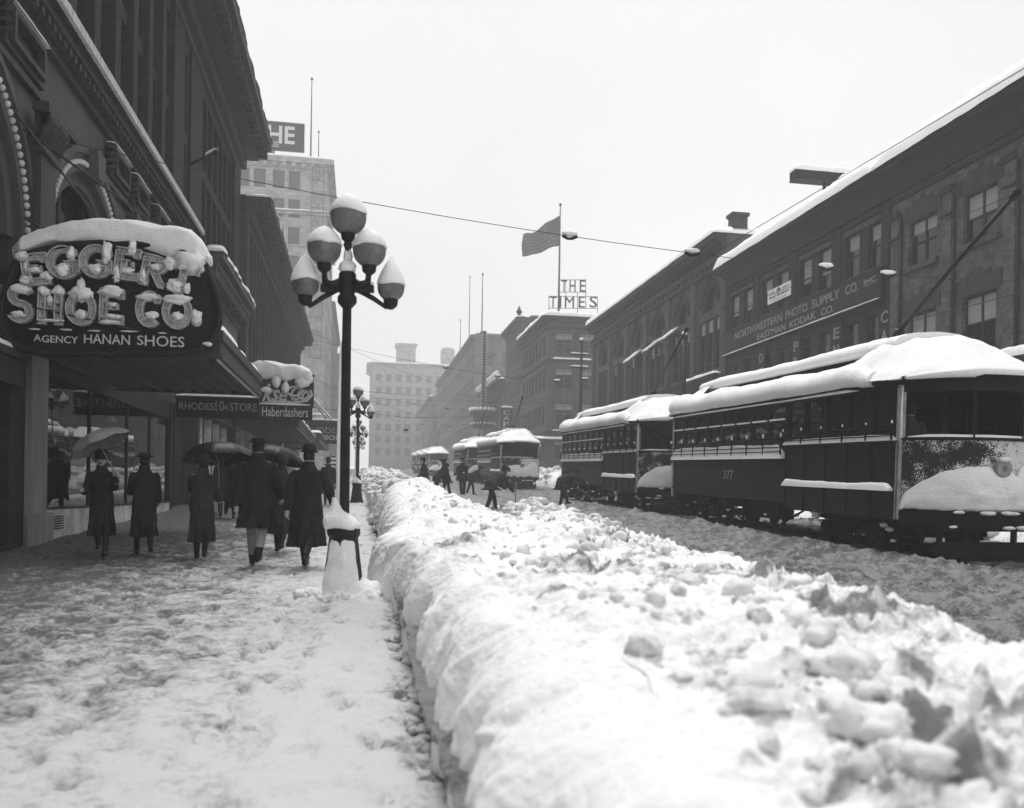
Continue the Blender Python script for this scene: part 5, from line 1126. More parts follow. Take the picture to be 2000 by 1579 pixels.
# ================================================================== STREET LAMPS
def make_lamp():
    t = empty('street_lamp')
    f = MB(); f.lathe([(.27, 0), (.27, .06), (.24, .10), (.22, .22), (.19, .45), (.165, .66), (.19, .70), (.19, .76), (.15, .79)], (0, 0, 0), 12, False); f.build('pedestal', M['iron'], t)
    f = MB()
    n = 24; prof = [(.062, .79), (.056, 2.0), (.05, 3.3)]; A = np.zeros((3, n, 3))
    for i, (r, z) in enumerate(prof):
        for k in range(n): q = 2 * math.pi * k / n; rr = r * (1 if k % 2 else .88); A[i, k] = (rr * math.cos(q), rr * math.sin(q), z)
    f.grid(A, False, True); f.lathe([(.06, 3.28), (.11, 3.34), (.11, 3.40), (.085, 3.43), (.10, 3.62), (.10, 3.66), (.05, 3.72), (.035, 3.95), (.055, 4.0), (.03, 4.05)], (0, 0, 0), 12); f.build('post', M['iron'], t)
    f = MB(); f.box(-.30, .30, -.04, .04, 3.46, 3.54); f.build('crossbar', M['iron'], t)
    G_ = [((0, 0), 4.12, .205), ((-.255, -.06), 3.76, .19), ((.255, -.06), 3.74, .188), ((-.49, .05), 3.41, .158), ((.49, .05), 3.38, .155)]
    for (gx, gy), z, r in G_:
        f = MB()
        if gx:
            if r > .17: f.tube([(gx * .25, gy * .3, 3.58), (gx * .6, gy, 3.53), (gx * .95, gy, 3.56), (gx, gy, z - .06)], [.045, .045, .04, .03], 8)
            else: f.tube([(gx * .2, 0, 3.50), (gx * .6, gy, 3.40), (gx * .9, gy, 3.30), (gx, gy, z - .05)], [.035, .03, .025, .025], 8)
        f.lathe([(.03, z - .10), (.075, z - .06), (.085, z), (.08, z + .03)], (gx, gy, 0), 12); f.build('arm', M['iron'], t)
        f = MB(); cz = z + r * .95; f.ball((gx, gy, cz), r, r, r * 1.02, 20, 14); gl = f.build('globe', M['globe'], t)
        # snow cap: thick on top, following the glass below
        pk = .05 if r > .17 else .20; A = np.zeros((10, 22, 3))
        for i in range(10):
            s = i / 9
            for k in range(22):
                q = 2 * math.pi * k / 22; edge = R(82) + .16 * float(pnoise(math.cos(q) * 1.3 + gx * 9, math.sin(q) * 1.3 + z, .5))
                th = edge * (1 - s); rr = (r + .014 + pk * .25 * s) * math.sin(th) * (1 - (.25 * s if pk > .1 else 0)); A[i, k] = (gx + rr * math.cos(q), gy + rr * math.sin(q), cz + (r + .012) * math.cos(th) + pk * s ** 1.6)
        m = MB(); m.grid(A, True, True); m.f.append(tuple(range(22))[::-1]); m.sm.append(False); m.build('snow_cap', M['snow'], gl)
    f = MB(); lump(f, (0, 0, 3.74), .085, 3, 1.2, 1.2, 1.0); lump(f, (0, 0, 3.86), .05, 5, 1, 1, 2.0); lump(f, (-.2, -.03, 3.56), .05, 6, 2, .8, .5); lump(f, (.2, -.03, 3.56), .05, 7, 2, .8, .5)
    A = np.zeros((9, 24, 3))
    for i, (r, z) in enumerate(((.15, .74), (.20, .77), (.20, .82), (.178, .87), (.145, .91), (.112, .95), (.085, .99), (.066, 1.04), (.04, 1.12))):
        for k in range(24): q = 2 * math.pi * k / 24; rr = r * (1 + .22 * float(fbm(math.cos(q) * 1.5, math.sin(q) * 1.5, z * 4, 3))); A[i, k] = (rr * math.cos(q) - .012 * i, rr * math.sin(q), z + .02 * float(pnoise(math.cos(q) * 2, math.sin(q) * 2, z)))
    f.grid(A, True, True)
    f.tube([(-.06, -.015, 1.0), (-.068, -.015, 1.6), (-.066, -.015, 2.4), (-.06, -.01, 2.9)], [.03, .024, .02, .01], 8)
    f.build('snow_cap', M['snow'], t)
    return t
def mound(parent, seed):
    """snow thrown against the foot: a low lumpy apron and snow plastered up the near side of the pedestal"""
    n, m = 30, 70; A = np.zeros((n, m, 3))
    for i in range(n):
        s = i / (n - 1)
        for k in range(m):
            q = 2 * math.pi * k / m; cx, sy = math.cos(q), math.sin(q); hh = .17 + .09 * max(0, cx) + .05 * float(fbm(cx * 1.6, sy * 1.6, seed, 3))
            ro = .36 + .24 * max(0, cx) + .10 * max(0, -sy) + .08 * float(fbm(cx * 2.2 + 5, sy * 2.2, seed, 3)); ri = .17
            rr = ro + (ri - ro) * s
            A[i, k] = (rr * cx, rr * sy, hh * math.sin(s * math.pi / 2) - .05 + .05 * float(fbm(rr * cx * 8, rr * sy * 8, seed, 3)) * math.sin(math.pi * min(1, s + .15)))
    f = MB(); f.grid(A, True, True); n, m = 30, 26; A = np.zeros((n, m, 3))
    for i in range(n):
        s = i / (n - 1); z = .02 + .64 * s; rp = float(np.interp(z, [0, .1, .22, .45, .66], [.26, .24, .22, .19, .165]))
        for k in range(m):
            q = R(-146 + 118 * k / (m - 1)); e = math.sin(math.pi * k / (m - 1)) ** .5; th = (.012 + .085 * (1 - s) ** .7 + .03 * float(fbm(q * 2, z * 6, seed, 3))) * e * (1 if s < .9 else (1 - s) * 10) - .012
            A[i, k] = ((rp + th) * math.cos(q), (rp + th) * math.sin(q), z)
    f.grid(A)
    for i in range(60):
        q = random.uniform(0, 6.28); r = random.uniform(.26, .5); lump(f, (r * math.cos(q) + .02, r * math.sin(q) * .9 - .05, .02 + .1 * (.5 - r)), random.uniform(.02, .07), i * 2.2, amp=.4)
    f.build('snow_drift', M['snow'], parent)
lamp = make_lamp()
LG = 'five-globe street lamps'
spots = [((-.17, 10.1), 'nearest five-globe lamp post, its foot drifted with snow beside the bank'), ((-.1, 34.3), 'second five-globe lamp post, just right of the nearest lamp post'), ((-.1, 58.5), 'third lamp post along the left kerb, small, below the second one'), ((-.1, 82.5), 'fourth lamp post along the left kerb, nearly hidden below the third'), ((-.1, 106.5), 'farthest small lamp post along the left kerb'),
         ((16.3, 81), 'lamp post on the right kerb beside the front of the third streetcar'), ((16.3, 106), 'faint far lamp post on the right kerb')]
for i, ((x, y_), lab) in enumerate(spots):
    o = lamp if i == 0 else copy_tree(lamp)
    o.location = (x, y_, G(y_) + .0); o.rotation_euler = (0, 0, R(-10) if i == 0 else R(random.uniform(-14, 4)))
    tag(o, lab, 'street lamp', LG)
mound(lamp, 3)
# ================================================================== STREETCARS
def make_car():
    t = empty('streetcar'); W = 1.25
    yF, yD, yR = -5.3, -1.4, 5.3          # front corner, end of the door section, rear corner
    def nose(x, sgn, off=0.0): return sgn * (5.3 + .82 * (1 - min(1, abs(x) / W) ** 2.6) + off)
    # ---- lower body
    f = MB()
    for s in (-1, 1):
        f.box(s * (W - .05), s * W, yD, yR, .85, 1.74); f.box(s * (W - .05), s * W, yF, yD, .72, 2.06)
        f.box(s * (W - .05), s * (W - .002), yD, yR, 1.74, 2.2)
    f.build('body_side', M['car'], t)
    f = MB(); f.box(-W + .05, W - .05, yF, yR, .85, .97); f.box(-W + .05, W - .05, 4.3, 4.36, .97, 3.0); f.box(-W + .05, W - .05, -4.06, -4.0, .97, 2.1)
    for x in (-1.15, -.5, .5, 1.15): f.box(x - .06, x + .06, -4.06, -4.0, 2.1, 3.0)
    f.build('floor_and_bulkheads', M['inside'], t)
    for s in (-1, 1):                       # ledges, guards, battens, windows on both sides
        f = MB()
        for k in range(6): y_ = yF + (yD - yF) * k / 5; f.box(s * W, s * (W + .02), y_ - .025, y_ + .025, .74, 2.06); f.box(s * (W - .06), s * (W + .015), y_ - .04, y_ + .04, 2.06, 3.0)
        f.box(s * W, s * (W + .025), yD, yR, 1.0, 1.03); f.box(s * W, s * (W + .02), yD + .05, yR, 1.66, 1.72)
        f.build('battens', M['car'], t)
        f = MB()
        for k in range(58): y_ = yD + .12 + k * .113; f.ball((s * (W + .002), y_, .92), .011, n=5, m=4); f.ball((s * (W + .002), y_, 1.60), .011, n=5, m=4)
        f.build('rivets', M['car'], t)
        f = MB(); f.box(s * W, s * (W + .10), yF + .02, yD, 2.03, 2.06); f.box(s * W, s * (W + .09), yD, yR - .02, 1.74, 1.78); f.box(s * W, s * (W + .09), yF + .1, yD, 1.18, 1.21); f.build('ledge', M['cardark'], t)
        snow_on([(s * (W + .045), yF + .05, 2.06), (s * (W + .045), yD - .02, 2.06)], .055, .10, (1, 0, 0), t, 3 + s, step=.12)
        snow_on([(s * (W + .045), yD + .02, 1.78), (s * (W + .045), yR - .05, 1.78)], .06, .32, (1, 0, 0), t, 5 + s, step=.15, wob=.12)
        snow_on([(s * (W + .045), yF + .12, 1.21), (s * (W + .045), yD - .02, 1.21)], .055, .13, (1, 0, 0), t, 7 + s, step=.12)
        f = MB()
        for z in (1.93, 2.02, 2.11, 2.20): f.tube([(s * (W + .11), yD + .04, z), (s * (W + .11), yR - .05, z)], .011, 5)
        for z in (2.14, 2.22, 2.30): f.tube([(s * (W + .11), yF + .06, z), (s * (W + .11), yD - .04, z)], .011, 5)
        for k in range(9): y_ = yD + .05 + (yR - yD - .12) * k / 8; f.box(s * (W + .09), s * (W + .115), y_ - .015, y_ + .015, 1.86, 2.26)
        for k in range(6): y_ = yF + .06 + (yD - yF - .1) * k / 5; f.box(s * (W + .09), s * (W + .115), y_ - .015, y_ + .015, 2.07, 2.36)
        f.build('window_guard', M['cardark'], t)
        f = MB()
        for k in range(9): y_ = yD + .05 + (yR - yD - .12) * k / 8; lump(f, (s * (W + .10), y_, 2.27), .026, k * 3.1, .8, .9, 2.0)
        for k in range(6): y_ = yF + .06 + (yD - yF - .1) * k / 5; lump(f, (s * (W + .10), y_, 2.36), .02, k * 3.9, .8, .9, 1.8)
        f.build('snow_tufts', M['snow'], t)
        n = 8; pit = (yR - yD) / n
        for k in range(n):
            a = yD + pit * k; f = MB(); f.box(s * (W - .06), s * W, a, a + .07, 2.2, 2.94); f.box(s * (W - .06), s * W, a + pit - .07, a + pit - .001, 2.2, 2.94); f.box(s * (W - .05), s * (W - .005), a + .07, a + pit - .07, 2.54, 2.60); f.box(s * (W - .06), s * W, a + .07, a + pit - .07, 2.88, 2.94)
            wn = f.build('window', M['car'], t)
            f = MB(); f.box(s * (W - .045), s * (W - .035), a + .05, a + pit - .05, 2.2, 2.9); f.build('pane', M['glass'], wn)
            f = MB(); f.box(s * (W - .02), s * (W + .03), a + .09, a + pit - .09, 2.60, 2.635); f.build('snow_cap', M['snow'], wn)
        for k in range(5):
            a = yF + (yD - yF) * k / 5; f = MB(); f.box(s * (W - .05), s * (W - .04), a + .04, a + (yD - yF) / 5 - .04, 2.06, 3.0); f.build('pane', M['glass'], t)
        f = MB(); f.box(s * (W - .06), s * (W + .02), yF, yR, 2.941, 3.06); f.box(s * (W + .02), s * (W + .07), yF + 1.2, yR - .1, 2.93, 2.97); f.build('letter_board', M['car'], t)
        snow_on([(s * (W + .05), yF + 1.2, 2.97), (s * (W + .05), yR - .1, 2.97)], .03, .05, (1, 0, 0), t, 11 + s, step=.3)
    # ---- the two ends
    for sgn in (-1, 1):
        xs = np.linspace(-W, W, 25)
        def wallstrip(z0, z1, th=.05, off=0.0, x0=-W, x1=W):
            f = MB(); q = np.linspace(x0, x1, 25); A = np.zeros((25, 4, 3))
            for i, x in enumerate(q): A[i] = [(x, nose(x, sgn, off), z0), (x, nose(x, sgn, off), z1), (x * .97, nose(x, sgn, off - th), z1), (x * .97, nose(x, sgn, off - th), z0)]
            f.grid(A, False, True); f.f.append((0, 1, 2, 3)); f.sm.append(False); f.f.append((99, 98, 97, 96)); f.sm.append(False); return f
        if sgn > 0: wallstrip(.92, 2.06).build('dash', M['car'], t)
        else:
            A = np.zeros((26, 61, 3)); gq = np.zeros((26, 61))
            for i in range(26):
                for k in range(61):
                    x = -W + 2 * W * k / 60; z = .92 + 1.14 * i / 25; A[i, k] = (x, nose(x, sgn), z)
                    gq[i, k] = .30 * math.exp(-((x + .55) / .34) ** 2 - ((z - 1.80) / .20) ** 2) + .17 * float(sstep(-.55, -1.15, x)) + .06 * float(sstep(1.35, 1.0, z)) - .10 * float(sstep(-.2, .3, x))
            f = MB(); f.grid(A); me = f.me('dash', M['carsnowy']); at = me.attributes.new('grime', 'FLOAT', 'POINT'); at.data.foreach_set('value', gq.reshape(-1).astype(np.float32)); dsh = link_mesh('dash', me, t)
            f = wallstrip(.92, 2.06, .05, -.006); f.build('backing', M['car'], dsh)
        f = wallstrip(2.06, 2.11, .10, .03); f.build('window_sill', M['car'], t)
        f = wallstrip(2.86, 3.06, .06, .0); f.build('hood', M['car'], t)
        f = wallstrip(.66, .90, .22, .10); f.box(-.95, .95, sgn * 5.2, sgn * 6.05, .60, .70); f.build('bumper', M['cardark'], t)
        for x in (-W + .03, -.44, .44, W - .03):
            f = MB(); y_ = nose(min(abs(x), W - .03), sgn); f.box(x - .016, x + .016, y_ - .06 if sgn > 0 else y_, y_ if sgn > 0 else y_ + .06, 2.11, 2.86) if abs(x) < 1 else f.box(x - .05, x + .05, sgn * 5.3 - .05, sgn * 5.3 + .05, 0.74, 2.98)
            f.build('post', M['carpost'] if abs(x) > 1 else M['car'], t)
        if sgn > 0:
            f = wallstrip(2.11, 2.86, .01, -.02); f.build('pane', M['glass'], t)
        # pilot boards under the platform
        f = MB(); f.box(-.98, .98, sgn * 5.9, sgn * 6.0, .16, .42); f.box(-.98, .98, sgn * 5.2, sgn * 5.9, .30, .34)
        for x in (-.9, -.45, .45, .9): f.box(x - .03, x + .03, sgn * 5.93 - .04, sgn * 5.93 + .04, .42, .62)
        f.build('fender', M['cardark'], t)
    # headlight and snow on the front dash
    f = MB(); prof = [(.03, -.14), (.10, -.12), (.145, -.02), (.15, .05), (.13, .07)]
    A = np.zeros((5, 18, 3))
    for i, (r, d) in enumerate(prof):
        for k in range(18): q = 2 * math.pi * k / 18; A[i, k] = (r * math.cos(q), -6.16 - d, 1.62 + r * math.sin(q))
    f.grid(A, True, True); f.f.append(tuple(4 * 18 + k for k in range(18))); f.sm.append(False); hd = f.build('headlight', M['steel'], t)
    f = MB(); f.ball((0, -6.20, 1.62), .11, .035, .11, 14, 8); f.build('lens', M['globe'], hd); f = MB(); lump(f, (0, -6.2, 1.76), .08, 4, 1.3, 1, .6); f.build('snow_cap', M['snow'], hd)
    def dash_snow(hgt, thick, z0, seed, x0=-W, x1=W):
        n, m = 70, 34; A = np.zeros((m, n, 3))
        for k in range(n):
            x = x0 + (x1 - x0) * k / (n - 1); e = (k / (n - 1)); env = min(1, math.sin(math.pi * min(1, max(0, e))) ** .42) if 0 < e < 1 else 0
            top = z0 + hgt * env * (1 + .12 * float(fbm(x * 1.6 + seed, 0, 1, 3)))
            for i in range(m):
                s = i / (m - 1); z = z0 + (top - z0) * s
                o = thick * (math.sin(math.pi * min(1, s * 1.02)) ** .45 if 0 < s < 1 else 0) * (.8 + .2 * env) * (1 + .25 * float(fbm(x * 3 + seed, z * 4, 2, 3)))
                A[i, k] = (x, -(5.3 + .82 * (1 - min(1, abs(x) / W) ** 2.6)) - .012 - o, z + .012 * float(fbm(x * 8, z * 8, 2, 2)))
        f = MB(); f.grid(A); f.build('snow_patch', M['snow'], t)
    dash_snow(.74, .11, .93, 2.0, -1.24, .62); dash_snow(.88, .09, .94, 7.0, .2, 1.22)
    f = MB()
    for i in range(16): x = random.uniform(-.9, 1.1); lump(f, (x, nose(x, -1, .12), random.choice([.90, .905, .67])), random.uniform(.03, .06), i * 3.7, 2.2, 1, .6)
    f.tube([(-1.25, -5.36, 2.1), (-1.25, -5.35, 2.6), (-1.24, -5.35, 2.95)], [.03, .014, .012], 6); snow_on([(-1.2, -5.5, 2.11), (-.8, -5.93, 2.11), (0, -6.11, 2.11), (.8, -5.93, 2.11)], .05, .04, (0, 1, 0), t, 3, step=.2)
    f.build('snow_bits', M['snow'], t)
    # ---- roof under the snow
    f = MB(); A = np.zeros((2, 7, 3))
    for i, y_ in enumerate((-5.5, 5.5)):
        for k, (x, z) in enumerate(((-1.34, 3.03), (-1.34, 3.10), (-.7, 3.32), (.7, 3.32), (1.34, 3.10), (1.34, 3.03), (0, 3.0))): A[i, k] = (x, y_, z)
    f.grid(A, False, True)
    for sgn in (-1, 1):
        q = [( x, nose(x, sgn, .14), 3.03) for x in np.linspace(-W, W, 21)]
        f.prism([(-1.34, sgn * 5.5, 3.03)] + q + [(1.34, sgn * 5.5, 3.03)], (0, 0, .07))
    f.box(-.66, .66, -4.2, 4.2, 3.30, 3.72); f.build('roof', M['cardark'], t)
    for k in range(14):
        pass
    f = MB()
    for s in (-1, 1):
        for k in range(12): a = -4.0 + k * .67; f.box(s * .655, s * .668, a + .05, a + .58, 3.46, 3.68)
    f.build('clerestory_glass', M['glass'], t)
    # ---- snow on the roof: one long skin with the ventilator slit left open along both sides
    def lower(side):
        n, m = 120, 15; A = np.zeros((n, m, 3)); prof = [(1.31, 3.04), (1.38, 3.08), (1.43, 3.18), (1.42, 3.30), (1.36, 3.40), (1.26, 3.48), (1.12, 3.53), (.98, 3.56), (.86, 3.57), (.77, 3.55), (.70, 3.50), (.664, 3.44), (.664, 3.36), (.8, 3.3), (1.2, 3.1)]
        for i in range(n):
            y_ = -4.6 + 9.9 * i / (n - 1); g = .10 * float(fbm(y_ * .6 + side * 4, 0, 2, 3)) + .03 * float(fbm(y_ * 2.5, side, 1, 2))
            end = sstep(3.9, 5.1, y_) * .06 - sstep(-3.5, -4.5, y_) * .22
            for k, (x, z) in enumerate(prof):
                wgt = max(0, 1 - abs(k - 6) / 7); A[i, k] = (side * (x + .02 * float(pnoise(y_ * 1.7, k * .5, side))), y_, z + (g + end) * wgt)
        return A
    f = MB()
    for s in (-1, 1):
        A = lower(s); f.grid(A, True, True)
        for base in (0, 119): f.f.append(tuple(len(f.v) - 120 * 15 + base * 15 + k for k in range(15))); f.sm.append(False)
    n, m = 110, 19; A = np.zeros((n, m, 3)); prof = [(-.70, 3.70), (-.79, 3.71), (-.83, 3.77), (-.82, 3.85), (-.75, 3.92), (-.6, 3.98), (-.4, 4.02), (-.2, 4.04), (0, 4.05)]; prof = prof + [(-x, z) for x, z in prof[-2::-1]]
    prof += [(.4, 3.69), (-.4, 3.69)]
    for i in range(n):
        y_ = -4.5 + 9.0 * i / (n - 1)
        for k, (x, z) in enumerate(prof):
            wgt = max(0, 1 - abs(k - 8) / 9) if k < 17 else 0; A[i, k] = (x * (1 + .03 * float(pnoise(y_ * .8, x, 4))), y_, z + wgt * (.07 * float(fbm(y_ * .5, 3, 1, 3)) + .02 * float(fbm(y_ * 3, x * 2, 1, 2))))
    f.grid(A, True, True)
    for base in (0, n - 1): f.f.append(tuple(len(f.v) - n * m + base * m + k for k in range(m))); f.sm.append(False)
    # bonnets of snow over the two platforms
    for sgn in (-1, 1):
        n, m = 34, 41; A = np.zeros((n + 2, m, 3))
        for i in range(n):
            s = i / (n - 1)
            for k in range(m):
                q = -1 + 2 * k / (m - 1); x = q * 1.41
                yf = 5.36 + .90 * (1 - abs(q) ** 2.8); y0 = 3.75; yy_ = y0 + (yf - y0) * s
                ridge = 3.10 + (.98 - .0 * s) * (1 - abs(q) ** 1.9) ** .85 if abs(q) < 1 else 3.10
                ridge = min(ridge, 4.0 - .10 * abs(q))
                fall = 1 - .88 * max(0, (s - .22) / .78) ** 1.5
                shoulder = (.36 + .20 * max(0, 1 - s * 1.6)) * (1 - abs(q) ** 8)
                z = 3.06 + max((ridge - 3.06) * fall, shoulder * (1 - s ** 9)) + .08 * float(fbm(x * 1.3, yy_ * 1.3 + sgn, 2, 4)) * (1 - s ** 6)
                A[i, k] = (x, sgn * yy_, z)
        for k in range(m): A[n, k] = (A[n - 1, k, 0] * .985, A[n - 1, k, 1] - sgn * .03, 3.055); A[n + 1, k] = (A[n - 1, k, 0] * .8, sgn * 3.9, 3.08)
        f.grid(A, True)
    f.build('roof_snow', M['snow'], t)
    # ---- trolley pole
    f = MB(); f.tube([(-.1, -3.3, 3.9), (-.1, -3.5, 4.22)], .10, 8); f.tube([(-.1, -3.5, 4.2), (-.1, -4.9, 5.06), (-.1, -6.3, 5.86)], [.045, .038, .03], 8)
    f.tube([(-.1, -6.28, 5.84), (-.1, -6.4, 5.93)], .06, 8); f.lathe([(.03, -.02), (.07, -.015), (.07, .015), (.03, .02)], (-.1, -6.4, 5.93), 10); f.build('trolley_pole', M['iron'], t)
    # ---- trucks
    for yc in (-3.55, 3.55):
        f = MB()
        for s in (-1, 1):
            f.box(s * .98 - .05, s * .98 + .05, yc - 1.05, yc + 1.05, .40, .52); f.tube([(s * 1.0, yc - .95, .45), (s * 1.0, yc - .3, .72), (s * 1.0, yc + .3, .72), (s * 1.0, yc + .95, .45)], .035, 6)
            for dy in (-.75, .75): f.box(s * .95, s * 1.10, yc + dy - .12, yc + dy + .12, .32, .58); f.tube([(s * .7, yc + dy, .42), (-s * .0, yc + dy, .42)], .06, 8)
            for dy in (-.25, 0, .25): f.tube([(s * 1.02, yc + dy, .3), (s * 1.02, yc + dy, .62)], .06, 8)
        f.box(-.9, .9, yc - .15, yc + .15, .55, .84); tr = f.build('truck', M['cardark'], t)
        for s in (-1, 1):
            for dy in (-.75, .75):
                f = MB(); A = np.zeros((5, 24, 3))
                for i, (r, xx) in enumerate(((.05, .80), (.34, .82), (.42, .80), (.42, .70), (.05, .68))):
                    for k in range(24): q = 2 * math.pi * k / 24; A[i, k] = (s * xx, yc + dy + r * math.cos(q), .42 + r * math.sin(q))
                f.grid(A, False, True); f.build('wheel', M['cardark'], tr)
    f = MB()
    for s in (-1, 1):
        f.tube([(s * 1.1, -2.3, .84), (s * 1.1, -.9, .34), (s * 1.1, .9, .34), (s * 1.1, 2.3, .84)], .022, 6)
        for y_ in (-.9, .9): f.tube([(s * 1.1, y_, .85), (s * 1.1, y_, .33)], .035, 6)
        f.box(s * .6, s * 1.0, -.6, .6, .45, .8)
    f.build('truss_rods', M['cardark'], t)
    f = MB()
    for s in (-1, 1):
        for k in range(18): y_ = random.uniform(-5, 5); lump(f, (s * random.uniform(.9, 1.08), y_, random.choice([.36, .53, .6, .34])), random.uniform(.02, .06), k * 2.9, 1, 1.6, .7)
        lump(f, (s * 1.08, -.9, .40), .07, 4, .7, .9, 1.3)
        lump(f, (s * 1.05, -2.35, .66), .10, 5, .8, 1.2, 1.0)
    f.build('snow_bits', M['snow'], t)
    return t
XC = 10.1
car = make_car(); CG = 'stalled streetcars in a line'
cars = [(18.55, 'nearest streetcar, numbered 377, its snow-plastered front at the right edge'), (32.45, 'second streetcar, close behind the nearest one, a shoveller bent beside it'), (60.3, 'third streetcar, facing the camera squarely with snow on its dash, beyond the gap'), (77.6, 'fourth streetcar, mostly hidden just behind the third one'),
        (118.7, 'fifth streetcar, hazy and grey beyond the snow heap'), (132, 'sixth streetcar, only its hazy side seen behind the fifth'), (145.5, 'farthest streetcar, a faint low shape up the street')]
c0_children = None
CARS = []
for i, (Yc, lab) in enumerate(cars):
    CARS.append(car if i == 0 else copy_tree(car))
for i, (Yc, lab) in enumerate(cars):
    o = CARS[i]; o.location = (XC, Yc, G(Yc) + .02); o.rotation_euler = (math.atan(SL), 0, 0); tag(o, lab, 'streetcar', CG)
text('377', (-1.256, 1.75, 1.30), (0, -1, 0), (0, 0, 1), (-1, 0, 0), .55, .22, M['lettergrey'], car, .006, 'number', bold=.01)
# rails show only as grooves; overhead wires
def wire(name, pts, r, lab, n=24, sag=0, m='wire', cat='wire', grp=None, lumps=()):
    P = []; pts = [Vector(p) for p in pts]
    for a, b in zip(pts[:-1], pts[1:]):
        for k in range(n): s = k / n; q = a.lerp(b, s); q.z -= sag * 4 * s * (1 - s); P.append(q)
    P.append(pts[-1]); f = MB(); f.tube(P, r, 5)
    t = f.build(name, M[m], None, pivot=pts[0]); tag(t, lab, cat, grp); return t
for X, lab in ((XC - .1, 'trolley wire over the line of stalled streetcars'), (7.0, 'trolley wire over the shovelled empty track')):
    wire('trolley_wire', [(X, 2, 5.92 + G(2)), (X, 250, 5.92 + G(250))], .006, lab, 40, 0, cat='trolley wire', grp='trolley wires')
def span(Y, zl, zr, lab, lumps=True, x0=-5.6, x1=16.9, zt=None, r=.008):
    zt = zt or (6.02 + G(Y)); pts = [(x0, Y, zl), (6.9, Y, zt + .12), (10.0, Y, zt), (x1, Y, zr)]
    t = empty('span_wire', pts[0], lab, 'span wire', 'span wires across the street'); f = MB()
    P = []
    for a, b in zip(pts[:-1], pts[1:]):
        a, b = Vector(a), Vector(b)
        for k in range(14): s = k / 14; q = a.lerp(b, s); q.z -= (.25 if b.x - a.x > 5 else .03) * 4 * s * (1 - s) * .6; P.append(q)
    P.append(Vector(pts[-1])); f.tube(P, r, 5); f.build('cable', M['wire'], t)
    for x, z in ((4.6, None), (7.0, None), (10.0, None), (11.6, None)):
        f = MB(); g = MB(); q = min(P, key=lambda p: abs(p.x - x)); f.tube([q + Vector((-.16, 0, 0)), q + Vector((-.05, 0, -.05)), q + Vector((.05, 0, -.05)), q + Vector((.16, 0, 0))], .03, 6)
        if lumps: lump(g, q + Vector((0, 0, .05)), .085, x * 3, 2.0, .8, .6)
        ho = f.build('hanger', M['iron'], t)
        if lumps: g.build('snow_cap', M['snow'], ho)
span(17.6, 8.0, 6.7, 'nearest span wire, crossing the whole street with snow lumps on its hangers')
span(44, 9.6, 8.6, 'span wire behind the second streetcar', True)
span(70, 10.2, 10.0, 'span wire over the third streetcar', False)
span(98, 11, 10.6, 'hazy span wire before the far end of the street', False)
span(126, 12, 11.6, 'farthest faint span wire', False)
def pole(X, Y, h, lab, arms=2):
    t = empty('utility_pole', (X, Y, G(Y)), lab, 'utility pole', 'trolley poles on the right kerb'); z0 = G(Y)
    f = MB(); f.tube([(X, Y, z0), (X, Y, z0 + h * .5), (X, Y, z0 + h)], [.16, .13, .1], 10); f.ball((X, Y, z0 + h + .05), .16, n=8, m=6); f.build('shaft', M['iron'], t)
    for k in range(arms): f = MB(); z = z0 + h - 1.0 - k * 1.0; f.box(X - .9, X + .6, Y - .06, Y + .06, z - .06, z + .06); f.build('crossarm', M['iron'], t); snow_on([(X - .9, Y, z + .06), (X + .6, Y, z + .06)], .07, .12, (0, 1, 0), t, k, step=.2)
    f = MB(); lump(f, (X, Y, z0 + h + .2), .15, 3); f.build('snow_cap', M['snow'], t)
pole(16.9, 66, 11.4, 'snow-capped pole with crossarms before the newspaper building'); pole(16.9, 17.6, 7.2, 'trolley pole holding the nearest span wire at the right edge', 0); pole(16.9, 44, 8.6, 'trolley pole behind the second streetcar', 0)
# small hanging board over the street
t = empty('hanging_board', hy(793, 840, 70), 'little dark board hung on a wire above the middle of the street', 'hanging board'); a = hy(788.5, 842.5, 70); b = hy(797.5, 838, 70); f = MB(); f.box(a.x, b.x, 70, 70.06, a.z, b.z); f.build('board', M['signdark'], t)
f = MB(); zc = min([10.2 + (9.98 - 10.2), 8.4]); f.tube([((a.x + b.x) / 2 - .1, 70.03, b.z), ((a.x + b.x) / 2 - .1, 70.03, b.z + .9)], .015, 5); f.tube([(-5.6, 70.03, b.z + 1.6), ((a.x + b.x) / 2, 70.03, b.z + .9), (16.9, 70.03, b.z + 1.4)], .015, 5); f.build('wire', M['wire'], t)
wire('stay_wire', [(-5.6, 30, 6.6), (9.9, 92, 8.4)], .010, 'thin stay wire slanting across the street toward the newspaper building', 20, .15)
wire('stay_wire', [(-5.5, 62, 8.2), (18.5, 66, 8.7)], .010, 'thin stay wire crossing low behind the lamp posts', 20, .2)

wire('stay_wire', [(-5.5, 88, 12.0), (20, 92, 11.2)], .012, 'stay wire across the street at the newspaper building corner', 20, .3)
wire('stay_wire', [(-5.5, 52, 11.8), (18, 110, 12.5)], .012, 'long slanting stay wire above the third streetcar', 20, .4)
wire('stay_wire', [(-5.0, 122, 15.5), (20, 116, 14.8)], .014, 'faint stay wire near the tower corner', 20, .4)
wire('feeder_wire', [(16.9, 17.6, 6.9), (16.9, 44, 8.3), (16.9, 66, 11.5)], .014, 'feeder wire strung along the right-hand poles', 20, .25)
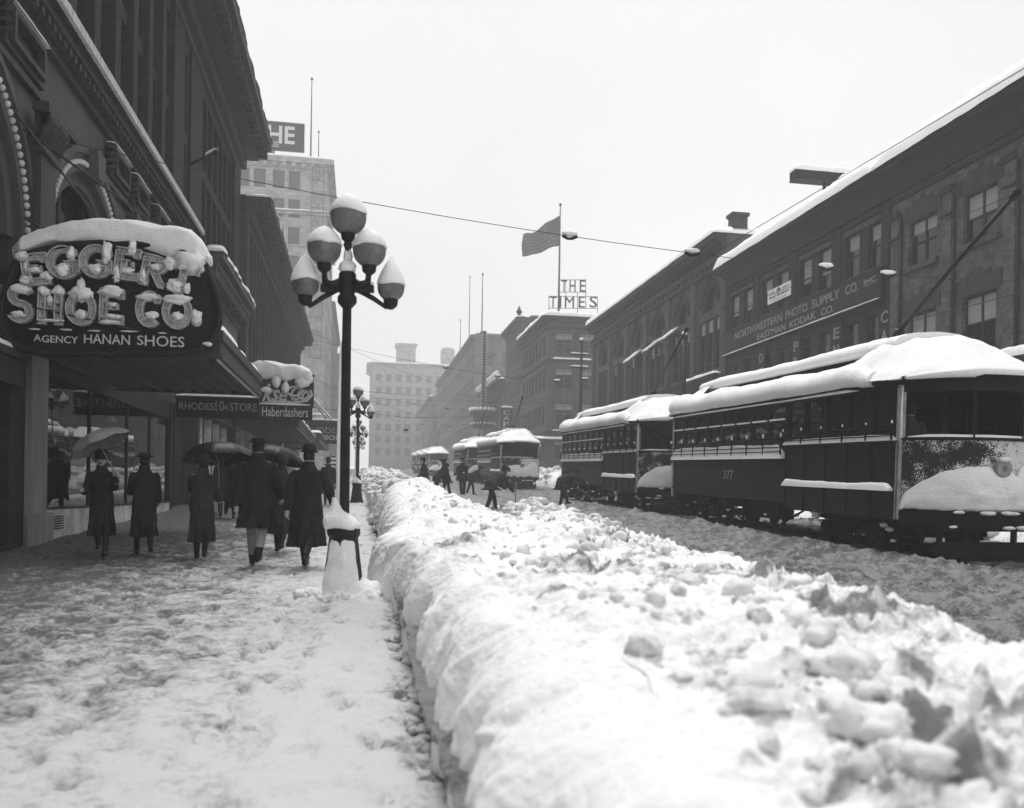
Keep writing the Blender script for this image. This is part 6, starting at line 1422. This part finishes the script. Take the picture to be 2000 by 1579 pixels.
# ================================================================== PEOPLE
def remesh(verts_mb, voxel, name, mats, smooth_it=6):
    me = verts_mb.me(name + '_raw', mats)
    o = bpy.data.objects.new(name + '_tmp', me); col.objects.link(o)
    r = o.modifiers.new('r', 'REMESH'); r.mode = 'VOXEL'; r.voxel_size = voxel
    if smooth_it: s = o.modifiers.new('s', 'SMOOTH'); s.factor = .5; s.iterations = smooth_it
    dg = bpy.context.evaluated_depsgraph_get(); dg.update()
    m2 = bpy.data.meshes.new_from_object(o.evaluated_get(dg)); m2.name = name
    bpy.data.objects.remove(o); bpy.data.meshes.remove(me)
    m2.materials.clear()
    for mm in mats: m2.materials.append(mm)
    m2.polygons.foreach_set('use_smooth', [True] * len(m2.polygons))
    return m2
def chain(mb, pts, rs, n=14, sx=1.0):
    """closed limb with rounded ends"""
    pts = [Vector(p) for p in pts]; rs = list(rs)
    d0 = (pts[0] - pts[1]).normalized(); d1 = (pts[-1] - pts[-2]).normalized()
    P = [pts[0] + d0 * rs[0] * .95, pts[0] + d0 * rs[0] * .6] + pts + [pts[-1] + d1 * rs[-1] * .6, pts[-1] + d1 * rs[-1] * .95]
    mb.tube(P, [rs[0] * .25, rs[0] * .78] + rs + [rs[-1] * .78, rs[-1] * .25], n, True, sx)
def spline(pts, k=4):
    """a few in-between points so that joints bend round"""
    P = [Vector(p) for p in pts]; out = []
    for i in range(len(P) - 1):
        a, b = P[i], P[i + 1]; p0 = P[i - 1] if i else a; p3 = P[i + 2] if i + 2 < len(P) else b
        for j in range(k):
            t = j / k; out.append(.5 * ((2 * a) + (b - p0) * t + (2 * p0 - 5 * a + 4 * b - p3) * t * t + (3 * a - p0 - 3 * b + p3) * t ** 3))
    out.append(P[-1]); return out
def rinterp(rs, k=4):
    out = []
    for i in range(len(rs) - 1):
        for j in range(k): out.append(rs[i] + (rs[i + 1] - rs[i]) * j / k)
    out.append(rs[-1]); return out
def person(lab, loc, head=0, h=1.72, woman=False, lean=0, legs=((0, 0), (0, 0)), arms=((5, 8, 15), (5, 8, 15)), coat=('coat1', .45), hat='fedora', grp='walkers on the left pavement', voxel=.011, fist=(False, False), trousers='trousers', turn=0, dz=0.0, neck=0, brim=1.0, skirt=False):
    """joint-driven figure facing local +Y; legs = (thigh forward, knee bend), arms = (forward, out, elbow bend), degrees"""
    s = h / 1.75; t = empty('person', (0, 0, 0), lab, 'person', grp)
    def leg(side, a, k):
        hip = Vector((side * .095 * s, 0, 0)); a, k = R(a), R(k)
        knee = hip + Vector((side * .01, math.sin(a), -math.cos(a))) * .43 * s; b = a - k
        ank = knee + Vector((0, math.sin(b), -math.cos(b))) * .42 * s; return hip, knee, ank, b
    Ls = [leg(-1, *legs[0]), leg(1, *legs[1])]
    low = min(l[2].z for l in Ls); hp = -low + .085 * s; off = Vector((0, 0, hp))
    Ls = [(l[0] + off, l[1] + off, l[2] + off, l[3]) for l in Ls]
    L = R(lean); td = Vector((0, math.sin(L), math.cos(L))); tf = Vector((0, math.cos(L), -math.sin(L)))
    P = off; ch = P + td * .42 * s; nk = P + td * .56 * s; L2 = R(lean * .45 + neck); hd_ = Vector((0, math.sin(L2), math.cos(L2))); hf = Vector((math.sin(R(turn)) * math.cos(L2), math.cos(R(turn)) * math.cos(L2), -math.sin(L2))); hc = nk + hd_ * .152 * s + hf * .02 * s
    f = MB(); sw = (.175 if woman else .195) * s
    # torso: stacked elliptical rings along the spine
    rings = [(-.06, .15, .115), (.02, .165, .125), (.12, .155, .11), (.24, .15, .11), (.36, .175, .12), (.45, .185, .115), (.51, .15, .095), (.55, .075, .07), (.60, .058, .06), (.66, .055, .058)]
    n = 18; A = np.zeros((len(rings), n, 3))
    for i, (d, rx, ry) in enumerate(rings):
        c = P + td * d * s
        for k in range(n): q = 2 * math.pi * k / n; v = c + Vector((1, 0, 0)) * rx * s * math.cos(q) * (.92 if woman else 1) + tf * ry * s * math.sin(q); A[i, k] = v
    f.grid(A, True, True); nn = len(rings); f.f.append(tuple(range(n))[::-1]); f.sm.append(True); f.f.append(tuple((nn - 1) * n + k for k in range(n))); f.sm.append(True)
    for hip, knee, ank, b in Ls:
        chain(f, spline([hip, knee, ank]), rinterp([.092 * s, .068 * s, (.042 if woman else .054) * s]))
        toe = ank + Vector((0, .17 * s, -.045 * s)); heel = ank + Vector((0, -.05 * s, -.045 * s)); chain(f, [heel, ank + Vector((0, .05 * s, -.035 * s)), toe], [.04 * s, .043 * s, .033 * s])
    H = []
    for side, (fw, ab, el), fs in ((-1, arms[0], fist[0]), (1, arms[1], fist[1])):
        sh = P + td * .465 * s + Vector((side * sw, 0, 0)); fw_, ab_, el_ = R(fw), R(ab), R(el)
        d1 = Vector((side * math.sin(ab_), math.sin(fw_) * math.cos(ab_), -math.cos(fw_) * math.cos(ab_)))
        eb = sh + d1 * .29 * s; d2 = Vector((side * math.sin(ab_) * .3, math.sin(fw_ + el_), -math.cos(fw_ + el_))).normalized(); wr = eb + d2 * .255 * s
        chain(f, spline([sh, eb, wr]), rinterp([.058 * s, .043 * s, .028 * s]))
        # hand: palm, thumb from its side, four fingers of unequal length curled as far as they grip
        side_v = Vector((0, 1, 0)) if abs(d2.z) > .5 else Vector((0, 0, 1)); side_v = (side_v - d2 * side_v.dot(d2)).normalized(); pv = d2.cross(side_v) * (-side)
        pm = wr + d2 * .085 * s; chain(f, [wr, wr + d2 * .045 * s, pm], [.026 * s, .034 * s, .034 * s], 10, 1.0)
        for j, ln in enumerate((.070, .078, .072, .056)):
            base = pm + side_v * (.027 - .018 * j) * s; c1 = R(75 if fs else 22); c2 = R(160 if fs else 48)
            p1 = base + (d2 * math.cos(c1) + pv * math.sin(c1)) * ln * .5 * s; p2 = p1 + (d2 * math.cos(c2) + pv * math.sin(c2)) * ln * .5 * s
            chain(f, [base, p1, p2], [.0095 * s, .009 * s, .008 * s], 8)
        tb = wr + d2 * .03 * s + side_v * .025 * s; q1 = tb + (d2 * .6 + side_v * .7 + pv * .2).normalized() * .035 * s; chain(f, [tb, q1, q1 + (d2 * .8 + pv * (.7 if fs else .25) + side_v * .1).normalized() * .03 * s], [.013 * s, .011 * s, .009 * s], 8)
        H.append((sh, eb, wr, pm, d2))
    # head: skull, jaw, nose, ears, brow
    rt_ = hf.cross(hd_).normalized()
    def hp_(x, y, z): return hc + rt_ * x * s + hf * y * s + hd_ * z * s
    n, m = 18, 14; A = np.zeros((m + 1, n, 3))
    for i in range(m + 1):
        th = math.pi * i / m; z = -math.cos(th) * .118; r0 = max(.004, math.sin(th) ** .85)
        for k in range(n):
            q = 2 * math.pi * k / n; fx = math.cos(q) * .073 * (1 - .20 * sstep(-.01, -.10, z)); fy = math.sin(q) * .093 + (.012 if math.sin(q) > 0 else -.004) * (1 if z < 0 else 0)
            A[i, k] = hp_(fx * r0, fy * r0 + (.018 * sstep(-.02, -.10, z)), z)
    f.grid(A, True, True); f.f.append(tuple(range(n))[::-1]); f.sm.append(True); f.f.append(tuple(m * n + k for k in range(n))); f.sm.append(True)
    chain(f, [hp_(0, .088, .012), hp_(0, .108, -.022)], [.010 * s, .015 * s], 8); f.ball(hp_(0, .085, -.075), .022 * s, n=8, m=6)
    for sd in (-1, 1): f.ball(hp_(sd * .076, -.005, -.005), .011 * s, .018 * s, .028 * s, n=8, m=6); f.ball(hp_(sd * .03, .082, .026), .020 * s, .012 * s, .009 * s, n=8, m=6)
    me = remesh(f, voxel * (.9 if voxel < .014 else 1), 'body', [M['skin'], M[trousers], M['shoe'], M['hair']], 4)
    eyes = [hp_(sd * .031, .09, .006) for sd in (-1, 1)] + [hp_(x, .098, -.052) for x in (-.014, 0, .014)] + [hp_(sd * x, .093, .024) for sd in (-1, 1) for x in (.022, .036)]
    np_ = len(me.polygons); cen = np.zeros(np_ * 3); me.polygons.foreach_get('center', cen); cen = cen.reshape(-1, 3); idx = np.zeros(np_, int)
    Pn = np.array(P); along = (cen - Pn) @ np.array(td); idx[(cen[:, 2] < hp + .02) & (along < .1)] = 1
    for sh, eb, wr, pm, d2 in H:
        dd = np.linalg.norm(cen - np.array(pm), axis=1); idx[(dd < .15 * s)] = 0
    for hip, knee, ank, b in Ls:
        dd = np.linalg.norm(cen - np.array(ank + Vector((0, .05 * s, -.04 * s))), axis=1); idx[dd < .155 * s] = 2
    for k, e in enumerate(eyes): idx[np.linalg.norm(cen - np.array(e), axis=1) < (.013 if k < 2 else .0105) * s] = 3
    me.polygons.foreach_set('material_index', idx.tolist()); me.update()
    link_mesh('body', me, t)
    # hair
    f = MB(); n, m = 18, 9; A = np.zeros((m + 1, n, 3))
    for i in range(m + 1):
        th = R(8) + (R(118 if not woman else 140) - R(8)) * i / m
        for k in range(n):
            q = 2 * math.pi * k / n; lim = .35 if math.sin(q) > .35 else 1.0; tt = th * (lim if th > R(60) else 1); A[i, k] = hp_(math.sin(tt) * math.cos(q) * .081, math.sin(tt) * math.sin(q) * .104 - .008, math.cos(tt) * .126 + .002)
    f.grid(A, True, True); f.f.append(tuple(range(n))); f.sm.append(True)
    if woman: f.ball(hp_(0, -.105, -.03), .055 * s, .04 * s, .045 * s, 10, 8)
    f.build('hair', M['hair'], t)
    # hat
    if hat:
        f = MB(); prof = {'fedora': [(.138, .060), (.143, .068), (.105, .076), (.099, .105), (.090, .130), (.055, .137), (.02, .128)], 'bowler': [(.13, .068), (.134, .076), (.10, .078), (.099, .12), (.085, .17), (.05, .195), (.01, .20)],
                          'cloche': [(.10, .01), (.125, .03), (.106, .06), (.105, .11), (.09, .16), (.05, .19), (.01, .195)], 'cap': [(.10, .055), (.115, .07), (.125, .10), (.11, .135), (.06, .15), (.01, .152)]}[hat]
        n = 22; A = np.zeros((len(prof), n, 3))
        for i, (r, z) in enumerate(prof):
            for k in range(n):
                q = 2 * math.pi * k / n; rr = r * (brim if i < 2 else 1); y_ = math.sin(q) * rr * 1.12 + (.05 if hat == 'cap' and i < 2 and math.sin(q) > .3 else 0); A[i, k] = hp_(math.cos(q) * rr, y_ - .004, z + (.012 * abs(math.cos(q)) if i < 2 and hat == 'fedora' else 0))
        f.grid(A, True, True); f.f.append(tuple(range(n))[::-1]); f.sm.append(False); f.f.append(tuple((len(prof) - 1) * n + k for k in range(n))); f.sm.append(False)
        ho = f.build('hat', M[coat[0]] if hat != 'bowler' else M['coat1'], t)
        if hat == 'fedora':
            f = MB(); A = np.zeros((2, n, 3))
            for i, z in enumerate((.078, .105)):
                for k in range(n): q = 2 * math.pi * k / n; A[i, k] = hp_(math.cos(q) * .1045, math.sin(q) * .1045 * 1.12 - .004, z)
            f.grid(A, True, True); f.build('hat_band', M['shoe'], ho)
    # coat: shell over torso, sleeves and skirts, hanging to the hem
    if coat:
        f = MB(); hem = coat[1] * s; n = 40; top = [(.60, .085, .085), (.54, .115, .10), (.49, .175, .13), (.38, .205, .16), (.24, .19, .15), (.10, .20, .155), (-.02, .22, .17)]
        wd = 1.0 if not woman else .9; R_ = []
        for d, rx, ry in top: R_.append((P + td * d * s, rx * s * wd, ry * s * wd, tf, d))
        kn = (Ls[0][1] + Ls[1][1]) / 2; spr = abs(Ls[0][1].y - Ls[1][1].y)
        zb = hem; zt_ = P.z - .06 * s; st = 9
        if zb < zt_:
            for i in range(1, st + 1):
                u_ = i / st; z = zt_ + (zb - zt_) * u_; yv = P.y + (kn.y - P.y) * u_ * .8 - .02 * u_; R_.append((Vector((0, yv, z)), (.215 + (.012 if not woman else -.01) * u_) * s * wd, (.165 + .012 * u_) * s * wd + spr * .5 * u_, Vector((0, 1, 0)), -u_))
        A = np.zeros((len(R_), n, 3)); sd_ = random.random() * 50
        for i, (c, rx, ry, fv, d) in enumerate(R_):
            fold = .030 * s * max(0, -d) * 2.0
            for k in range(n):
                q = 2 * math.pi * k / n; w_ = 1 + fold / .2 * math.sin(q * 7 + sd_) + .07 * float(fbm(math.cos(q) * 1.6 + sd_, math.sin(q) * 1.6, i * .35 + sd_, 2)); v = c + Vector((1, 0, 0)) * rx * w_ * math.cos(q) + fv * ry * w_ * math.sin(q); A[i, k] = v
        f.grid(A, True, True); f.f.append(tuple(range(n))); f.sm.append(True); f.f.append(tuple((len(R_) - 1) * n + k for k in range(n))[::-1]); f.sm.append(True)
        for sh, eb, wr, pm, d2 in H: chain(f, spline([sh + Vector((0, 0, -.01)), eb, wr - d2 * .02]), rinterp([.070 * s, .064 * s, .054 * s]))
        c = P + td * .56 * s; f.lathe([(.08 * s, -.05 * s), (.088 * s, .0), (.088 * s, .075 * s), (.070 * s, .080 * s)], c, 16)
        me = remesh(f, max(.013, voxel * 1.1), 'coat', [M[coat[0]]], 3); link_mesh('coat', me, t)
    if skirt:
        f = MB(); n = 36; R_ = []
        for i in range(9): u_ = i / 8; R_.append((P.z + .05 - u_ * (P.z + .05 - skirt), .15 + .07 * u_))
        A = np.zeros((9, n, 3))
        for i, (z, r) in enumerate(R_):
            for k in range(n): q = 2 * math.pi * k / n; w_ = 1 + .05 * (i / 8) * math.sin(q * 8); A[i, k] = (r * w_ * math.cos(q) * s, r * w_ * math.sin(q) * s * .9, z)
        f.grid(A, True, True); f.f.append(tuple(range(n))); f.sm.append(True); f.f.append(tuple(8 * n + k for k in range(n))[::-1]); f.sm.append(True); f.build('skirt', M['coat2'], t)
    loc = Vector(loc); t.location = (loc.x, loc.y, G(loc.y) + dz + .015); t.rotation_euler = (0, 0, R(head))
    Mx = Matrix.Translation(t.location) @ Matrix.Rotation(R(head), 4, 'Z')
    return t, [Mx @ (h_[3] + h_[4] * .03 * s) for h_ in H], Mx @ hc
def umbrella(p_hand, tip, r, lab, m='umb', grp='open umbrellas', sag=.26):
    """open umbrella: its shaft runs through the hand up to the tip"""
    p_hand, tip = Vector(p_hand), Vector(tip); ax = (tip - p_hand).normalized(); t = empty('umbrella', p_hand, lab, 'umbrella', grp)
    a = ax.cross(Vector((0, 1, 0))).normalized(); b = ax.cross(a); top = tip - ax * .06; n = 8; rad, ang = 9, 8 * 6
    A = np.zeros((rad + 1, ang, 3)); B = np.zeros((rad + 1, ang, 3))
    for i in range(rad + 1):
        s = i / rad
        for k in range(ang):
            q = 2 * math.pi * k / ang; ph = (k % 6) / 6; sc_ = math.sin(math.pi * ph); rr = r * math.sin(s * 1.25) / math.sin(1.25) * (1 - .085 * sc_ * s); dz = -sag / .26 * r * .46 * (1 - math.cos(s * 1.25)) / (1 - math.cos(1.25)) - .02 * sc_ * s * 0
            p = top + (a * math.cos(q) + b * math.sin(q)) * rr + ax * (dz - .012 * sc_ * s); A[i, k] = p; B[i, k] = p - ax * .006
    f = MB(); f.grid(A, True, True); f.grid(B, True, True); f.build('canopy', M[m], t)
    f = MB(); f.tube([p_hand - ax * .10, tip], .007, 8); f.tube([top, tip + ax * .03], [.008, .003], 6); f.build('shaft', M['steel'], t)
    f = MB(); f.tube([p_hand - ax * .02, p_hand - ax * .14, p_hand - ax * .19 + a * .02, p_hand - ax * .20 + a * .06, p_hand - ax * .16 + a * .08], .012, 8); f.build('handle', M['wood'], t)
    f = MB()
    for k in range(8): q = 2 * math.pi * k / 8; o = a * math.cos(q) + b * math.sin(q); f.tube([top - ax * .01, Vector(A[5, k * 6]) - ax * .012, Vector(A[-1, k * 6]) - ax * .012], .003, 5); f.tube([p_hand.lerp(top, .62), Vector(A[5, k * 6]) - ax * .02], .0025, 5)
    f.build('ribs', M['steel'], t); return t
def feet(px, py): p = hg(px, py, .03); return (p.x, p.y)
UB = []
# --- walkers on the left pavement, near to far
pA, hA, cA = person('woman walking toward the camera by the marble bulkhead, under a grey umbrella', feet(197, 1084), 186, 1.60, True, 3, ((20, 6), (-16, 24)), ((42, 12, 95), (20, 10, 70)), ('coat1', .34), 'cloche', fist=(True, True), trousers='shoe')
hr = hA[0]; umbrella(hr, hy(178, 838, hr.y + .02), .47, 'pale grey umbrella, left of the others by the shop window', 'umbg')
pB, hB, cB_ = person('woman in a wide-brimmed hat and long coat before the shop window, second from the left', feet(280, 1084), 14, 1.62, True, 4, ((24, 8), (-20, 24)), ((20, 6, 70), (12, 8, 40)), ('coat1', .33), 'fedora', trousers='shoe', brim=1.05)
pC, hC, cC_ = person('stooped walker in a long dark coat under the big tilted black umbrella', feet(393, 1092), 2, 1.58, True, 9, ((18, 8), (-16, 22)), ((48, 6, 85), (10, 8, 60)), ('coat2', .30), 'cloche', fist=(False, True), trousers='shoe', neck=8)
hr = hC[1]; umbrella(hr, hy(424, 857, hr.y + .15), .56, 'big black umbrella tilted to the right over the stooped walker', 'umb')
pD, hD, cD_ = person('tall man in a tall felt hat and knee-length coat, pale stockings showing below', feet(500, 1104), -4, 1.86, False, 4, ((22, 4), (-22, 20)), ((-20, 8, 16), (22, 10, 30)), ('coat1', .52), 'fedora', trousers='spats', neck=-2)
pE, hE, cE_ = person('woman with an umbrella walking just beyond and between the two big men', feet(547, 1078), -6, 1.62, True, 5, ((20, 6), (-18, 24)), ((46, 6, 90), (10, 6, 60)), ('coat2', .34), 'cloche', fist=(True, False), trousers='shoe')
hr = hE[0]; umbrella(hr, hy(553, 868, hr.y + .08), .46, 'dark umbrella low behind the tall man, between him and the man in the bowler', 'umb')
pF, hF, cF_ = person('broad man in a long dark overcoat and bowler walking away, nearest the lamp post', feet(598, 1106), -10, 1.76, False, 6, ((26, 6), (-24, 26)), ((-26, 8, 14), (26, 16, 20)), ('coat1', .30), 'bowler')
pG, hG_, cG_ = person('man farther off in dark clothes between the stooped walker and the tall man', feet(436, 1010), 4, 1.70, False, 2, ((20, 4), (-20, 22)), ((10, 8, 20), (-10, 8, 16)), ('coat2', .45), 'fedora', voxel=.014)
pH, hH, cH_ = person('distant woman under a small dark umbrella, seen between the walkers', feet(462, 1012), 0, 1.6, True, 2, ((8, 4), (-8, 12)), ((46, 6, 95), (8, 6, 30)), ('coat1', .3), 'cloche', voxel=.014, fist=(True, False), trousers='shoe')
hr = hH[0]; umbrella(hr, hy(474, 878, hr.y + .05), .46, 'small dark umbrella seen between the stooped walker and the tall man', 'umb')
pI, hI, cI_ = person('distant walker in black at the kerb just left of the nearest lamp post', feet(640, 985), 0, 1.7, False, 2, ((22, 3), (-20, 22)), ((8, 8, 20), (-8, 8, 16)), ('coat1', .4), 'bowler', voxel=.014)
# --- shovellers and men in the street
WG = 'men clearing snow in the street'
def shovel(p0, p1, lab, blade=.30):
    p0, p1 = Vector(p0), Vector(p1); d = (p1 - p0).normalized(); t = empty('shovel', p0, lab, 'shovel', 'snow shovels'); sd = d.cross(Vector((0, 0, 1))).normalized(); nrm = sd.cross(d)
    f = MB(); f.tube([p0, p1], .017, 8); f.tube([p0 - sd * .06, p0 + sd * .06], .018, 8); f.build('shaft', M['wood'], t)
    f = MB(); A = np.zeros((7, 9, 3))
    for i in range(7):
        for k in range(9):
            u_ = -1 + 2 * k / 8; s = i / 6; w_ = .13 * (1 if s < .75 else 1 - (s - .75) * .9); A[i, k] = p1 + d * (blade * s) + sd * w_ * u_ + nrm * (.03 * u_ * u_ + .05 * s * s)
    f.grid(A); ob = f.build('blade', M['steel'], t); sm = ob.modifiers.new('thick', 'SOLIDIFY'); sm.thickness = .006
def gz(x, y, h=.12): return Vector((x, y, G(y) + h))
fx, fy = hg(1094, 997, 0).xy
p, h_, c_ = person('shoveller bent double beside the second streetcar', (fx, fy), -72, 1.72, False, 66, ((42, 34), (2, 14)), ((38, 6, 20), (62, 6, 12)), ('coat2', .62), 'cap', WG, .013, (True, True), dz=.10)
e = gz(fx + 1.75, fy + .35, .14); m_ = (h_[0] + h_[1]) / 2; dvec = (h_[1] - h_[0]).normalized(); shovel(h_[0] + (h_[0] - e).normalized() * .08, e, 'shovel in the hands of the bent man beside the second streetcar')
p, h_, c_ = person('man in a light-banded hat standing behind the bent shoveller at the second streetcar', hg(1104, 983, 0).xy, -60, 1.74, False, 10, ((10, 4), (-8, 10)), ((20, 8, 30), (18, 8, 30)), ('coat3', .75), 'fedora', WG, .014, dz=.08)
fx, fy = hg(958, 1011, 0).xy
p, h_, c_ = person('shoveller stooping with legs apart, nearest on the snow bank', (fx, fy), -58, 1.74, False, 58, ((30, 20), (-16, 8)), ((40, 8, 18), (22, 8, 24)), ('coat2', .72), 'cap', WG, .013, (True, True), dz=.08)
e = gz(fx + .75, fy + .05, .22); shovel(h_[1] + (h_[1] - e).normalized() * .35, e, 'shovel of the stooping man on the snow bank')
fx, fy = hg(903, 978, 0).xy
p, h_, c_ = person('man in a brimmed hat standing on the far side of the bank crest', (fx, fy), 150, 1.76, False, 5, ((6, 3), (-7, 10)), ((26, 10, 60), (20, 9, 50)), ('coat2', .78), 'fedora', WG, .014, dz=.06)
fx, fy = hg(928, 974, 0).xy
p, h_, c_ = person('stooping man half hidden right of the man in the brimmed hat', (fx, fy + 2), -80, 1.7, False, 54, ((24, 18), (-10, 8)), ((36, 8, 20), (30, 8, 24)), ('coat2', .75), 'cap', WG, .015, (True, True), dz=.06)
for (px, py, hd, ln, lab) in ((830, 945, 100, 8, 'man in a round hat, left end of the distant group before the fifth streetcar'), (852, 945, -60, 46, 'stooping dark figure, middle of the distant group before the fifth streetcar'), (872, 946, 60, 14, 'dark figure, right end of the distant group before the fifth streetcar')):
    p, h_, c_ = person(lab, hg(px, 980, 0).xy, hd, 1.72, False, ln, ((12, 6), (-8, 10)), ((24, 8, 30), (14, 8, 30)), ('coat1', .75), 'bowler' if ln < 10 else 'cap', WG, .017, dz=.05)
# --- motorman in the nearest car
p, h_, c_ = person('motorman in a brimmed hat standing inside the nearest streetcar', (9.42, 13.75), -55, 1.72, False, 4, ((4, 2), (-4, 6)), ((22, 8, 40), (20, 8, 40)), ('coat3', .8), 'fedora', 'men aboard the streetcars', .012, dz=.98)
